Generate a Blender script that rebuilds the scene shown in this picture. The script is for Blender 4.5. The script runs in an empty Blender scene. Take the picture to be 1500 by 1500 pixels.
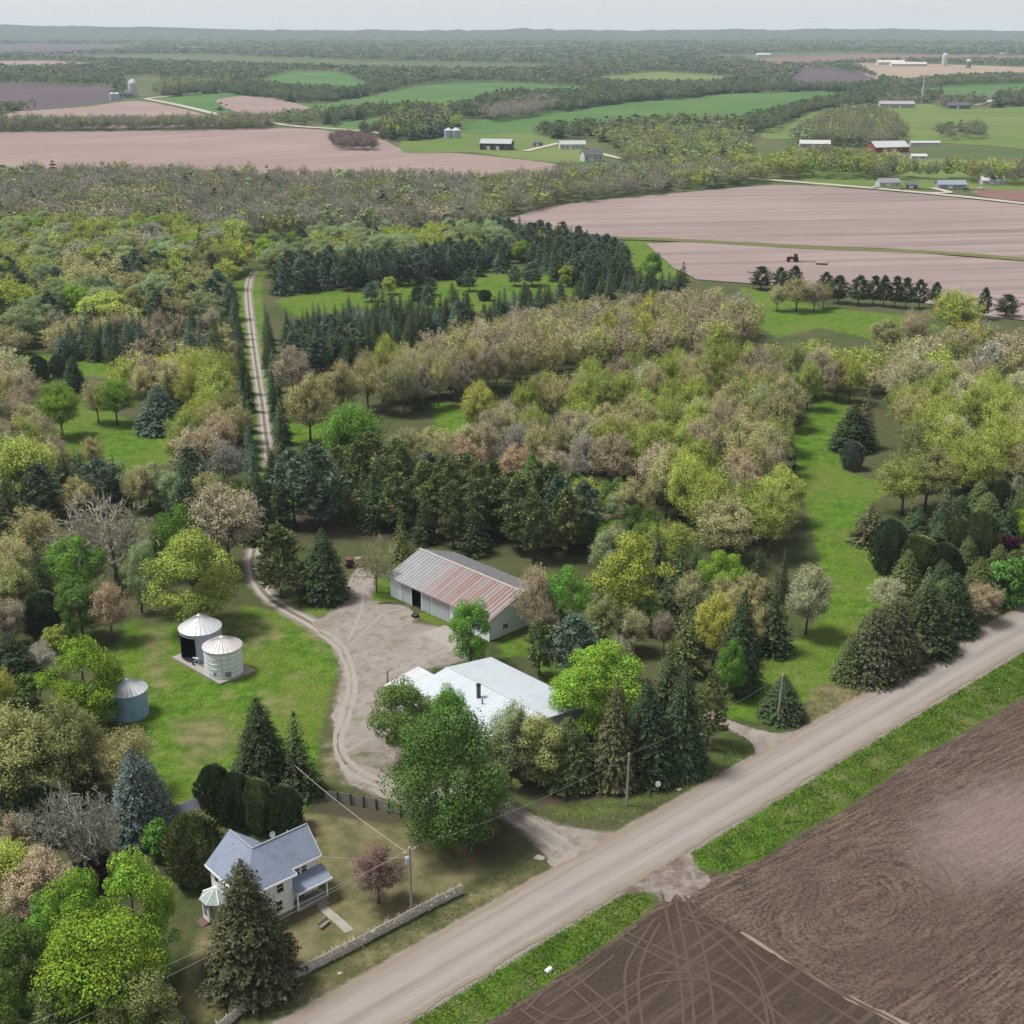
import bpy, math, random
import numpy as np
from mathutils import Vector, Matrix
R = math.radians
random.seed(7)
S = bpy.context.scene
COL = S.collection

# ------------------------------------------------------------------ camera and pixel helpers
CH, CF = 100.0, 1900.0
PIT = math.atan(714 / CF)
cp, sp = math.cos(PIT), math.sin(PIT)
def at(px, py, z=0.0):
    """ground point (at height z) seen at photo pixel px, py"""
    x = (px - 750) / CF; y = (750 - py) / CF
    t = (z - CH) / (-sp + y * cp)
    return (x * t, (cp + y * sp) * t, z)
def pj(X, Y, Z):
    d = Y * cp - (Z - CH) * sp; u = Y * sp + (Z - CH) * cp
    return (750 + CF * X / d, 750 - CF * u / d)
def depth(px, py):
    X, Y, _ = at(px, py); return Y * cp + CH * sp
def hgt(px, yb, yt):
    X, Y, _ = at(px, yb); lo, hi = 0, 60
    for _ in range(40):
        m = (lo + hi) / 2
        if pj(X, Y, m)[1] > yt: lo = m
        else: hi = m
    return lo

cam = bpy.data.cameras.new('camera'); co = bpy.data.objects.new('camera', cam); COL.objects.link(co)
co.location = (0, 0, CH); co.rotation_euler = (math.pi / 2 - PIT, 0, 0)
cam.sensor_fit = 'HORIZONTAL'; cam.angle = 2 * math.atan(750 / CF); cam.clip_start = 1; cam.clip_end = 60000
S.camera = co

ALB = 0.52      # one reflectance scale for every hard surface, matched to the exposure
# ------------------------------------------------------------------ node helpers
class NT:
    def __init__(s, name):
        s.m = bpy.data.materials.new(name); s.m.use_nodes = True
        s.t = s.m.node_tree; s.t.nodes.clear()
        s.out = s.t.nodes.new('ShaderNodeOutputMaterial')
    def n(s, typ, **kw):
        nd = s.t.nodes.new('ShaderNode' + typ)
        for k, v in kw.items():
            if k in nd.inputs: s.put(nd.inputs[k], v)
            elif k.startswith('i') and k[1:].isdigit(): s.put(nd.inputs[int(k[1:])], v)
            else: setattr(nd, k, v)
        return nd
    def put(s, sock, v):
        if hasattr(v, 'is_output'): s.t.links.new(v, sock)
        else:
            if sock.type == 'RGBA' and len(v) == 3: v = (*v, 1)
            sock.default_value = v
    def mix(s, f, a, b, blend='MIX'):
        nd = s.t.nodes.new('ShaderNodeMix'); nd.data_type = 'RGBA'; nd.blend_type = blend
        s.put(nd.inputs[0], f); s.put(nd.inputs[6], a); s.put(nd.inputs[7], b); return nd.outputs[2]
    def math(s, op, a, b=0.0, c=None):
        nd = s.t.nodes.new('ShaderNodeMath'); nd.operation = op
        s.put(nd.inputs[0], a); s.put(nd.inputs[1], b)
        if c is not None: s.put(nd.inputs[2], c)
        return nd.outputs[0]
    def noise(s, scale, detail=3, vec=None, rough=0.55, dist=0.0):
        nd = s.n('TexNoise', Scale=scale, Detail=float(detail), Roughness=rough, Distortion=dist)
        if vec is not None: s.t.links.new(vec, nd.inputs['Vector'])
        return nd.outputs[0]
    def rng(s, v, a, b, c=0.0, d=1.0):
        nd = s.n('MapRange', i0=v, i1=a, i2=b, i3=c, i4=d); return nd.outputs[0]
    def pos(s): return s.n('NewGeometry').outputs['Position']
    def obj(s): return s.n('TexCoord').outputs['Object']
    def mapv(s, vec, rot=0.0, scale=(1, 1, 1), loc=(0, 0, 0)):
        if rot:
            r0 = s.n('Mapping'); s.t.links.new(vec, r0.inputs[0]); r0.inputs['Rotation'].default_value = (0, 0, rot); vec = r0.outputs[0]
        nd = s.n('Mapping'); s.t.links.new(vec, nd.inputs[0])
        nd.inputs['Scale'].default_value = scale; nd.inputs['Location'].default_value = loc; return nd.outputs[0]
    def attr(s, name):
        return s.n('Attribute', attribute_name=name)
    def bump(s, h, strength=0.5, dist=0.1):
        return s.n('Bump', Height=h, Strength=strength, Distance=dist).outputs[0]
    def fin(s, color, rough=0.9, normal=None, metal=0.0, spec=0.3):
        b = s.n('BsdfPrincipled'); color = s.mix(1.0, color if hasattr(color, 'is_output') else (*color[:3], 1), (ALB, ALB, ALB, 1), 'MULTIPLY')
        s.put(b.inputs['Base Color'], color); s.put(b.inputs['Roughness'], rough)
        s.put(b.inputs['Metallic'], metal); b.inputs['Specular IOR Level'].default_value = spec
        if normal is not None: s.t.links.new(normal, b.inputs['Normal'])
        s.t.links.new(b.outputs[0], s.out.inputs[0]); return s.m

def plain(name, col, var=0.15, scale=3.0, rough=0.8, metal=0.0, spec=0.3, bump=0.0):
    t = NT(name); nz = t.noise(scale, 4, t.obj())
    c = t.mix(nz, tuple(x * (1 - var) for x in col), tuple(x * (1 + var) for x in col))
    nm = t.bump(t.noise(scale * 6, 4, t.obj()), bump, 0.05) if bump else None
    return t.fin(c, rough, nm, metal, spec)

M = {}
def foliage(name, src, trans=0.3, var=0.35, dark=(0.6, 0.6, 0.6)):
    t = NT(name)
    if src == 'object': c = t.n('ObjectInfo').outputs['Color']
    else: c = t.attr('tint').outputs['Color']
    isl = t.n('NewGeometry').outputs['Random Per Island']
    v = t.rng(isl, 0, 1, 1 - var, 1 + var)
    lo = t.noise(0.35, 2, t.obj())
    v2 = t.math('MULTIPLY', v, t.rng(lo, 0.3, 0.7, 0.8, 1.2))
    h = t.n('HueSaturation', Color=c); t.put(h.inputs['Value'], v2)
    hue = t.rng(lo, 0.3, 0.7, 0.488, 0.512); t.put(h.inputs['Hue'], hue)
    d = t.n('BsdfDiffuse', Color=h.outputs[0]); tr = t.n('BsdfTranslucent', Color=h.outputs[0])
    mx = t.n('MixShader', i0=trans, i1=d.outputs[0], i2=tr.outputs[0])
    t.t.links.new(mx.outputs[0], t.out.inputs[0]); return t.m
M['leaf'] = foliage('leaf_foliage', 'object', 0.18)
M['needle'] = foliage('needle_foliage', 'object', 0.15, 0.4)
M['leaf_far'] = foliage('woodland_foliage', 'tint', 0.25, 0.2)
M['bark'] = plain('bark', (0.16, 0.13, 0.105), 0.35, 4, 0.95, bump=0.6)
M['pale_bark'] = plain('pale_bark', (0.30, 0.27, 0.24), 0.25, 4, 0.95, bump=0.5)
def twigmat(name='fine_twigs', k=0.45):
    t = NT(name); c = t.n('ObjectInfo').outputs['Color']
    g = t.mix(k, c, (0.29, 0.25, 0.225)); h = t.n('HueSaturation', Color=g)
    t.put(h.inputs['Value'], t.rng(t.n('NewGeometry').outputs['Random Per Island'], 0, 1, 0.7, 1.25))
    d = t.n('BsdfDiffuse', Color=h.outputs[0]); t.t.links.new(d.outputs[0], t.out.inputs[0]); return t.m
M['twig'] = twigmat(); M['bare_twig'] = twigmat('bare_twigs', 0.05)

# ------------------------------------------------------------------ mesh helpers
def link(o, parent=None):
    COL.objects.link(o)
    if parent is not None: o.parent = parent
    return o
def tag(o, label=None, cat=None, group=None, kind=None):
    if label: o['label'] = label
    if cat: o['category'] = cat
    if group: o['group'] = group
    if kind: o['kind'] = kind
    return o
def quadmesh(name, V, mats, midx=None, tint=None):
    """V: (n,4,3) array of quads"""
    V = np.asarray(V, dtype=np.float32); n = len(V)
    me = bpy.data.meshes.new(name)
    me.vertices.add(n * 4); me.vertices.foreach_set('co', V.reshape(-1))
    me.loops.add(n * 4); me.loops.foreach_set('vertex_index', np.arange(n * 4, dtype=np.int32))
    me.polygons.add(n); me.polygons.foreach_set('loop_start', np.arange(0, n * 4, 4, dtype=np.int32))
    me.polygons.foreach_set('loop_total', np.full(n, 4, dtype=np.int32))
    for m in mats: me.materials.append(m)
    if midx is not None: me.polygons.foreach_set('material_index', np.asarray(midx, dtype=np.int32))
    if tint is not None:
        a = me.color_attributes.new('tint', 'FLOAT_COLOR', 'POINT')
        c = np.ones((n, 4, 4), dtype=np.float32); c[:, :, :3] = np.asarray(tint, dtype=np.float32)[:, None, :]
        a.data.foreach_set('color', c.reshape(-1))
    me.update(calc_edges=True); return me

class MB:
    """collects shapes for ONE mesh object"""
    def __init__(s): s.v = []; s.f = []; s.mi = []
    def add(s, vs, fs, mi=0):
        o = len(s.v); s.v += [tuple(map(float, v)) for v in vs]; s.f += [tuple(i + o for i in f) for f in fs]; s.mi += [mi] * len(fs); return s
    def box(s, x0, x1, y0, y1, z0, z1, mi=0):
        return s.add([(x0, y0, z0), (x1, y0, z0), (x1, y1, z0), (x0, y1, z0), (x0, y0, z1), (x1, y0, z1), (x1, y1, z1), (x0, y1, z1)],
                     [(0, 3, 2, 1), (4, 5, 6, 7), (0, 1, 5, 4), (1, 2, 6, 5), (2, 3, 7, 6), (3, 0, 4, 7)], mi)
    def hexa(s, b, t, mi=0):
        return s.add(list(b) + list(t), [(0, 3, 2, 1), (4, 5, 6, 7), (0, 1, 5, 4), (1, 2, 6, 5), (2, 3, 7, 6), (3, 0, 4, 7)], mi)
    def slab(s, q, th, mi=0):
        """a quad given by four points, thickened downwards"""
        return s.hexa([(p[0], p[1], p[2] - th) for p in q], q, mi)
    def tube(s, pts, rad, n=6, mi=0, cap=True):
        pts = [Vector(p) for p in pts]; rad = rad if hasattr(rad, '__len__') else [rad] * len(pts)
        vs = []; 
        for i, p in enumerate(pts):
            d = (pts[min(i + 1, len(pts) - 1)] - pts[max(i - 1, 0)]).normalized()
            u = d.cross(Vector((0, 0, 1)) if abs(d.z) < 0.95 else Vector((1, 0, 0))).normalized(); w = d.cross(u)
            for k in range(n):
                a = 2 * math.pi * k / n; vs.append(p + (u * math.cos(a) + w * math.sin(a)) * rad[i])
        fs = [(i * n + k, i * n + (k + 1) % n, (i + 1) * n + (k + 1) % n, (i + 1) * n + k) for i in range(len(pts) - 1) for k in range(n)]
        if cap: fs += [tuple(range(n))[::-1], tuple(range((len(pts) - 1) * n, len(pts) * n))]
        return s.add(vs, fs, mi)
    def lathe(s, prof, n=24, c=(0, 0), a0=0.0, a1=2 * math.pi, mi=0):
        full = abs(a1 - a0 - 2 * math.pi) < 1e-6; m = n if full else n + 1; vs = []
        for r, z in prof:
            for k in range(m):
                a = a0 + (a1 - a0) * k / n; vs.append((c[0] + r * math.cos(a), c[1] + r * math.sin(a), z))
        fs = [(i * m + k, i * m + (k + 1) % m, (i + 1) * m + (k + 1) % m, (i + 1) * m + k) for i in range(len(prof) - 1) for k in range(n)]
        return s.add(vs, fs, mi)
    def build(s, name, mats, parent=None, smooth=False):
        me = bpy.data.meshes.new(name); me.from_pydata(s.v, [], s.f)
        for m in (mats if isinstance(mats, (list, tuple)) else [mats]): me.materials.append(m)
        if any(s.mi): me.polygons.foreach_set('material_index', s.mi)
        if smooth: me.polygons.foreach_set('use_smooth', [True] * len(s.f))
        me.update(); return link(bpy.data.objects.new(name, me), parent)
def empty(name, loc, rz=0.0, label=None, cat=None, group=None):
    o = bpy.data.objects.new(name, None); COL.objects.link(o); o.location = loc; o.rotation_euler = (0, 0, rz)
    o.empty_display_size = 0.5; return tag(o, label, cat, group)

def smooth_poly(pts, step, closed=True, jit=0.0, rs=None, rounded=True):
    """world 2D points -> Catmull-Rom densified, jittered"""
    rs = rs or random.Random(3); n = len(pts); out = []
    rng = range(n) if closed else range(n - 1)
    for i in rng:
        if closed: p0, p1, p2, p3 = pts[(i - 1) % n], pts[i], pts[(i + 1) % n], pts[(i + 2) % n]
        else: p0, p1, p2, p3 = pts[max(i - 1, 0)], pts[i], pts[i + 1], pts[min(i + 2, n - 1)]
        k = max(1, int(math.dist(p1, p2) / step)); k = min(k, 160)
        for j in range(k):
            t = j / k
            if rounded:
                a = 0.5
                f = lambda q0, q1, q2, q3: 0.5 * (2 * q1 + (q2 - q0) * t + (2 * q0 - 5 * q1 + 4 * q2 - q3) * t * t + (3 * q1 - q0 - 3 * q2 + q3) * t ** 3)
            else: f = lambda q0, q1, q2, q3: q1 + (q2 - q1) * t
            out.append((f(p0[0], p1[0], p2[0], p3[0]), f(p0[1], p1[1], p2[1], p3[1])))
    if not closed: out.append(pts[-1])
    if jit:      # ragged edge: push each point along the outline's normal only, so that the outline never crosses itself
        m = len(out); w1 = [rs.uniform(-1, 1) for _ in range(m)]; res = []
        for i in range(m):
            a, b = out[i - 1], out[(i + 1) % m]; dx, dy = b[0] - a[0], b[1] - a[1]; L = math.hypot(dx, dy) or 1
            o = jit * (0.55 * w1[i] + 0.9 * (w1[i - 1] + w1[i] + w1[(i + 1) % m] + w1[i - 2]) / 4)
            res.append((out[i][0] - dy / L * o, out[i][1] + dx / L * o))
        out = res
    return out
def gpoly(px): return [at(*p)[:2] for p in px]
def sheet(name, px, z, mat, step=1.0, jit=0.0, kind='structure', rounded=True, world=None, label=None):
    w = world or gpoly(px); w = smooth_poly(w, step, True, jit, random.Random(hash(name) % 999 if False else len(px)), rounded)
    me = bpy.data.meshes.new(name); me.from_pydata([(x, y, z) for x, y in w], [], [tuple(range(len(w)))])
    me.materials.append(mat); me.update()
    if me.polygons[0].normal.z < 0: me.flip_normals()
    o = link(bpy.data.objects.new(name, me)); tag(o, label=label, kind=kind); return o
def strip(name, pts, width, z, mat, step=1.0, jit=0.0, kind='structure', label=None, seed=1):
    """a strip along world 2D points, uv u = metres along, v = 0..1 across"""
    rs = random.Random(seed); c = smooth_poly(pts, step, False); n = len(c); vs = []; uv = []; u = 0; wob = {0: 0.0, 4: 0.0}
    for i, p in enumerate(c):
        q0, q1 = c[max(0, i - 1)], c[min(n - 1, i + 1)]; d = math.hypot(q1[0] - q0[0], q1[1] - q0[1]) or 1
        nx, ny = -(q1[1] - q0[1]) / d, (q1[0] - q0[0]) / d
        w = width(i / (n - 1)) if callable(width) else width
        if i: u += math.dist(p, c[i - 1])
        for k in range(5):
            t = k / 4 - 0.5; j = 0
            if k in (0, 4):      # a slowly wandering edge
                wob[k] = 0.82 * wob[k] + rs.uniform(-jit, jit) * 0.55; j = wob[k]
            vs.append((p[0] + nx * (w * t + j), p[1] + ny * (w * t + j), z + (0.0 if k in (0, 4) else 0.0))); uv.append((u, k / 4))
    fs = [(i * 5 + k, (i + 1) * 5 + k, (i + 1) * 5 + k + 1, i * 5 + k + 1) for i in range(n - 1) for k in range(4)]
    fs = [f[::-1] for f in fs]
    me = bpy.data.meshes.new(name); me.from_pydata(vs, [], fs); me.materials.append(mat)
    l = me.uv_layers.new(name='UVMap')
    li = np.empty(len(me.loops), dtype=np.int32); me.loops.foreach_get('vertex_index', li)
    l.data.foreach_set('uv', np.asarray(uv, dtype=np.float32)[li].reshape(-1)); me.update()
    o = link(bpy.data.objects.new(name, me)); return tag(o, label=label, kind=kind)
# ------------------------------------------------------------------ tree prototypes
def unit(v): return v / np.maximum(np.linalg.norm(v, axis=-1, keepdims=True), 1e-9)
def leaves(c, nrm, size, rg, ar=0.6):
    """kite shaped leaf faces at c (n,3) facing nrm"""
    n = len(c); nrm = unit(nrm)
    t = unit(np.cross(nrm, unit(rg.normal(size=(n, 3))))); b = np.cross(nrm, t)
    s = np.asarray(size).reshape(-1, 1) * np.ones((n, 1))
    bend = nrm * s * 0.18
    return np.stack([c + t * s * 0.5 - bend, c + b * s * 0.5 * ar, c - t * s * 0.5 - bend, c - b * s * 0.5 * ar], axis=1)
def blades(p, q, w, rg):
    """thin quads from p to q of width w"""
    d = unit(q - p); t = unit(np.cross(d, unit(rg.normal(size=p.shape)))) * np.asarray(w).reshape(-1, 1) * 0.5
    return np.stack([p - t, p + t, q + t * 0.5, q - t * 0.5], axis=1)
def sph(n, rg, zmin=-1.0):
    v = unit(rg.normal(size=(n * 4 + 8, 3))); v = v[v[:, 2] > zmin]
    while len(v) < n: v = np.concatenate([v, unit(rg.normal(size=(n, 3)))])
    return v[:n]

def g_leafy(seed, H=14., W=11., nl=7000, ls=0.5, lumps=30, low=0.16, irg=1.0):
    rg = np.random.default_rng(seed); out = []
    cz = H * (0.5 + low / 2 + 0.02); rz = H * (0.5 - low / 2 - 0.03); rx = W / 2
    d = sph(lumps, rg, -0.97)
    rr = rg.uniform(0.5, 0.9, lumps)[:, None] ** 0.8
    cen = d * rr * np.array([rx, rx, rz]); cen[:, 2] += cz
    cen[:, :2] *= (1.0 - 0.18 * np.clip((cen[:, 2] - cz) / rz, 0, 1))[:, None]
    ph = rg.uniform(0, 6.28, 4); az = np.arctan2(d[:, 1], d[:, 0])
    irr = 1 + irg * 0.13 * np.sin(2 * az + ph[0] + 2 * d[:, 2]) + irg * 0.11 * np.sin(3 * az + ph[1] - 3 * d[:, 2]); cen[:, :2] *= irr[:, None]
    cen[:, 2] += irg * 0.05 * H * np.sin(az * 2 + ph[2]) * (cen[:, 2] > cz)
    rad = rg.uniform(0.07, 0.21, lumps) * W * 0.95
    k = np.maximum(4, (nl * rad ** 2 / (rad ** 2).sum()).astype(int))
    for i in range(lumps):
        v = sph(k[i], rg, -0.6); r = rg.uniform(0.62, 1.06, k[i])[:, None]
        p = cen[i] + v * r * rad[i] * np.array([1, 1, 0.8])
        nn = v + rg.normal(size=v.shape) * 0.45 + np.array([0, 0, 0.35])
        out.append(leaves(p, nn, ls * rg.uniform(0.6, 1.35, k[i]), rg))
    return np.concatenate(out), None
def g_bud(seed, H=13., W=9.5, nb=105, per=16, buds=10, bs=0.215, tw=0.07, vase=0.0, low=0.2):
    rg = np.random.default_rng(seed); tw_q = []; bud_q = []
    rx = W / 2; cz = H * (0.56 + low * 0.1); rz = H * 0.44
    d = sph(nb, rg, -0.55); tip = d * np.array([rx, rx, rz]) * rg.uniform(0.78, 1.0, nb)[:, None]; tip[:, 2] += cz
    az = np.arctan2(d[:, 1], d[:, 0]); tip[:, :2] *= 1 + (0.15 * np.sin(3 * az + seed + 2 * d[:, 2]) + 0.12 * np.sin(2 * az + 2.3 * seed))[:, None]; tip[:, 2] *= 1 + 0.07 * np.sin(2 * az + seed * 1.7) * (d[:, 2] > 0)
    z0 = H * low + (tip[:, 2] - H * low) * rg.uniform(0.25, 0.6, nb); z0 = np.minimum(z0, tip[:, 2] - 0.05 * H)
    root = np.stack([tip[:, 0] * 0.08, tip[:, 1] * 0.08, z0], 1)
    mid = root * 0.45 + tip * 0.55; mid[:, 2] += 0.03 * H
    tw_q += [blades(root, mid, np.full(nb, tw * 1.9), rg), blades(mid, tip, np.full(nb, tw * 1.3), rg)]
    for i in range(nb):
        s = rg.uniform(0.25, 1.0, per)[:, None]
        a = np.where(s < 0.55, root[i] + (mid[i] - root[i]) * s / 0.55, mid[i] + (tip[i] - mid[i]) * (s - 0.55) / 0.45)
        dr = unit(unit(tip[i] - root[i]) * 0.9 + rg.normal(size=(per, 3)) * 0.55 + np.array([0, 0, 0.35]))
        L = rg.uniform(0.06, 0.15, per)[:, None] * W
        e = a + dr * L
        tw_q.append(blades(a, e, np.full(per, tw), rg))
        u = rg.uniform(0.35, 1.08, (per, buds, 1)); c = (a[:, None, :] + (e - a)[:, None, :] * u).reshape(-1, 3) + rg.normal(size=(per * buds, 3)) * 0.035 * W
        nn = unit(c - np.array([0, 0, cz * 0.85])) * 0.8 + rg.normal(size=c.shape) * 0.7 + np.array([0, 0, 0.3])
        kp = rg.random(len(c)) < np.clip(0.35 + 1.6 * (c[:, 2] - 0.36 * H) / H, 0.22, 1.0)
        c, nn = c[kp], nn[kp]
        bud_q.append(leaves(c, nn, bs * rg.uniform(0.6, 1.4, len(c)), rg, 0.7))
    a = np.concatenate(tw_q); b = np.concatenate(bud_q)
    return np.concatenate([b, a]), np.concatenate([np.zeros(len(b), int), np.ones(len(a), int)])
def g_spruce(seed, H=14., W=6., lev=34, den=1.0, s0=0.42, ragged=0.15, expo=0.85, low=0.04, droop=0.28, stp=0.3):
    rg = np.random.default_rng(seed); C = []; N = []; SZ = []
    for i in range(lev):
        f = (i + rg.uniform(0, 0.6)) / lev; z = H * (low + (0.985 - low) * f)
        r = W / 2 * (1 - f) ** expo * rg.uniform(1 - ragged, 1 + ragged * 0.6) + 0.12
        nb = max(4, int(den * (3 + 2 * math.pi * r / 0.95)))
        an = rg.uniform(0, 2 * math.pi) + np.arange(nb) * 2 * math.pi / nb + rg.normal(size=nb) * 0.25
        ln = r * rg.uniform(0.72, 1.08, nb)
        for a, l in zip(an, ln):
            k = max(2, int(l / stp)); t = np.linspace(0.28, 1.0, k)
            x = l * t; zz = z - droop * l * t + 0.10 * l * t ** 3
            dv = np.array([math.cos(a), math.sin(a)])
            side = rg.normal(size=k) * 0.12 * (1 + 0 * x)
            c = np.stack([dv[0] * x - dv[1] * side, dv[1] * x + dv[0] * side, zz + rg.normal(size=k) * 0.06], 1)
            nn = np.stack([np.full(k, dv[0] * 0.75), np.full(k, dv[1] * 0.75), np.full(k, 0.8)], 1) + rg.normal(size=(k, 3)) * 0.4
            C.append(c); N.append(nn); SZ.append(s0 * rg.uniform(0.75, 1.35, k) * (0.75 + 0.35 * (1 - f)))
    C = np.concatenate(C); N = np.concatenate(N); SZ = np.concatenate(SZ)
    return leaves(C, N, SZ * 1.12, rg, 0.5), None
def g_pine(seed, H=16., W=9., wh=13, per=7, tuft=26, s0=0.75, low=0.22):
    rg = np.random.default_rng(seed); P = []; Q = []
    for i in range(wh):
        f = i / (wh - 1); z = H * (low + (0.93 - low) * f)
        r = W / 2 * (math.sin(math.pi * min(1, 0.30 + 0.68 * f)) ** 0.8) * rg.uniform(0.75, 1.1)
        nb = max(3, int(per * (1 - 0.4 * f) + rg.integers(-1, 2)))
        for a in rg.uniform(0, 2 * math.pi, 1)[0] + np.arange(nb) * 2 * math.pi / nb + rg.normal(size=nb) * 0.3:
            l = r * rg.uniform(0.65, 1.15); up = 0.10 + 0.5 * f
            for t in (0.5, 0.75, 1.0):
                c = np.array([math.cos(a) * l * t, math.sin(a) * l * t, z + up * l * t * t * 0.6])
                k = int(tuft * (0.4 + 0.25 * t)); d = unit(rg.normal(size=(k, 3)) * np.array([1, 1, 0.55]) + np.array([math.cos(a) * 0.5, math.sin(a) * 0.5, 0.45]))
                st = c + rg.normal(size=(k, 3)) * np.array([0.28, 0.28, 0.14]) * W / 9
                P.append(st); Q.append(st + d * (s0 * rg.uniform(0.7, 1.4, k))[:, None] * W / 9)
    k = 40; st = np.array([0, 0, H * 0.94]) + rg.normal(size=(k, 3)) * np.array([0.3, 0.3, 0.4]); P.append(st); Q.append(st + unit(rg.normal(size=(k, 3)) + np.array([0, 0, 1.0])) * s0)
    P = np.concatenate(P); Q = np.concatenate(Q)
    return blades(P, Q, np.full(len(P), s0 * 0.42), rg), None
def g_cedar(seed, H=7., W=4.4, n=6500, s0=0.34, point=1.0, lump=0.12):
    rg = np.random.default_rng(seed); f = rg.uniform(0.0, 1.0, n) ** 0.9
    prof = np.sqrt(np.clip(1 - np.abs((f - 0.36) / np.where(f < 0.36, 0.5, 0.64)) ** (1.9 / point ** 0.5), 0, 1)) ** point
    a = rg.uniform(0, 2 * math.pi, n)
    ph = rg.uniform(0, 6.28, 6)
    lm = 1 + lump * (np.sin(5 * a + ph[0] + 3 * f) + 0.8 * np.sin(9 * a + ph[1] - 7 * f) + 0.7 * np.sin(14 * f + ph[2] + 2 * a))
    r = W / 2 * prof * lm * rg.uniform(0.78, 1.04, n)
    c = np.stack([r * np.cos(a), r * np.sin(a), H * (0.02 + 0.97 * f)], 1)
    out = np.stack([np.cos(a), np.sin(a), 0.25 + 0.9 * np.clip(f - 0.4, 0, 1)], 1)
    d = unit(np.array([0, 0, 1.0]) + out * 0.45 + rg.normal(size=(n, 3)) * 0.3); s = s0 * rg.uniform(0.7, 1.4, n)[:, None]
    t = unit(np.cross(d, out)) * s * 0.3
    return np.stack([c - d * s * 0.4, c + t, c + d * s * 0.6 + out * s * 0.15, c - t], 1), None
def g_bare(seed, H=14., W=12., n1=15, tw=0.085, dens=1.0):
    rg = np.random.default_rng(seed); P = []; Q = []; Wd = []
    def rec(p, d, l, w, lev):
        q = p + d * l; P.append(p); Q.append(q); Wd.append(w)
        if lev == 0: return
        k = int(rg.integers(3, 5) * dens + 0.5)
        for _ in range(k):
            t = rg.uniform(0.35, 1.0); dd = d * 0.75 + rg.normal(size=3) * 0.55; dd[2] += 0.12; dd /= np.linalg.norm(dd)
            rec(p + (q - p) * t, dd, l * rg.uniform(0.5, 0.75), w * 0.6, lev - 1)
    for i in range(n1):
        a = 2 * math.pi * i / n1 + rg.normal() * 0.3; e = rg.uniform(0.35, 1.25)
        d = np.array([math.cos(a) * math.cos(e) * W / H * 1.15, math.sin(a) * math.cos(e) * W / H * 1.15, math.sin(e)])
        rec(np.array([0, 0, H * rg.uniform(0.08, 0.34)]), d / np.linalg.norm(d), H * rg.uniform(0.22, 0.31), tw * 2.4, 4)
    P = np.array(P); Q = np.array(Q); W_ = np.maximum(np.array(Wd), tw * 0.8)
    return np.concatenate([blades(P, Q, W_, rg), blades(P, Q, W_, rg)]), None
def trunk_mesh(name, H, r, limbs, low, W, seed, mat):
    rs = random.Random(seed); b = MB()
    lean = [(rs.uniform(-0.15, 0.15), rs.uniform(-0.15, 0.15))]
    b.tube([(0, 0, -0.3), (0, 0, H * 0.15), (lean[0][0], lean[0][1], H * 0.45), (lean[0][0] * 2, lean[0][1] * 2, H * 0.82)], [r * 1.35, r, r * 0.7, r * 0.15], 7)
    for i in range(limbs):
        a = i * 2.4 + rs.uniform(-0.4, 0.4); z = H * (low + 0.05 + 0.3 * i / max(1, limbs)); l = W * rs.uniform(0.25, 0.38); z2 = z + l * rs.uniform(0.6, 1.2)
        b.tube([(0, 0, z), (math.cos(a) * l * 0.45, math.sin(a) * l * 0.45, z + (z2 - z) * 0.4), (math.cos(a) * l, math.sin(a) * l, z2)], [r * 0.5, r * 0.33, r * 0.1], 5)
    o = b.build(name, mat, smooth=True); me = o.data; bpy.data.objects.remove(o); return me

PROTO = {}   # species -> list of (crown mesh, trunk mesh, H, W)
def proto(sp, fn, n, mats, H, W, r, limbs, tlow, bark='bark', **kw):
    L = []
    for k in range(n):
        V, mi = fn(100 + k * 17 + len(sp), H=H, W=W, **kw)
        zmax = V[:, :, 2].max(); rad = np.percentile(np.hypot(V[:, :, 0], V[:, :, 1]), 97)
        L.append((quadmesh(sp + '_crown', V, mats, mi), trunk_mesh(sp + '_trunk', H, r, limbs, tlow, W, k, M[bark]), zmax, rad * 2))
    PROTO[sp] = L
proto('leafy', g_leafy, 6, [M['leaf']], 14., 11., 0.3, 5, 0.16, nl=16000, low=0.05, lumps=58, ls=0.32)
proto('maple', g_leafy, 4, [M['leaf']], 15., 12., 0.32, 6, 0.16, nl=27000, ls=0.29, lumps=78, low=0.0)
proto('fullmaple', g_leafy, 1, [M['leaf']], 16., 13., 0.34, 6, 0.12, nl=34000, ls=0.29, lumps=130, low=-0.10, irg=0.35)
proto('bud', g_bud, 6, [M['leaf'], M['twig']], 13., 9.5, 0.22, 5, 0.2)
proto('budfull', g_bud, 4, [M['leaf'], M['twig']], 13., 10., 0.24, 5, 0.2, nb=130, per=18, buds=12, bs=0.235)
proto('bare', g_bare, 3, [M['bare_twig']], 14., 12., 0.22, 0, 0.2, 'pale_bark')
proto('spruce', g_spruce, 4, [M['needle']], 14., 6., 0.22, 0, 0.04)
proto('_s2', g_spruce, 3, [M['needle']], 14., 6.6, 0.22, 0, 0.04, ragged=0.32, expo=1.05, droop=0.18, den=0.85); PROTO['spruce'] += PROTO.pop('_s2')
proto('broadspruce', g_spruce, 3, [M['needle']], 14., 8.5, 0.28, 0, 0.03, lev=54, den=1.5, s0=0.36, expo=0.62, ragged=0.24, stp=0.21)
proto('slim', g_spruce, 3, [M['needle']], 14., 4.2, 0.18, 0, 0.03, lev=40, expo=0.75, droop=0.6)
proto('pine', g_pine, 4, [M['needle']], 16., 9., 0.24, 0, 0.2)
proto('cedar', g_cedar, 4, [M['needle']], 7., 4.4, 0.15, 0, 0.1)
proto('shrub', g_leafy, 2, [M['leaf']], 5., 5., 0.1, 3, 0.0, nl=3600, ls=0.30, lumps=44, low=-0.12)

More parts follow.
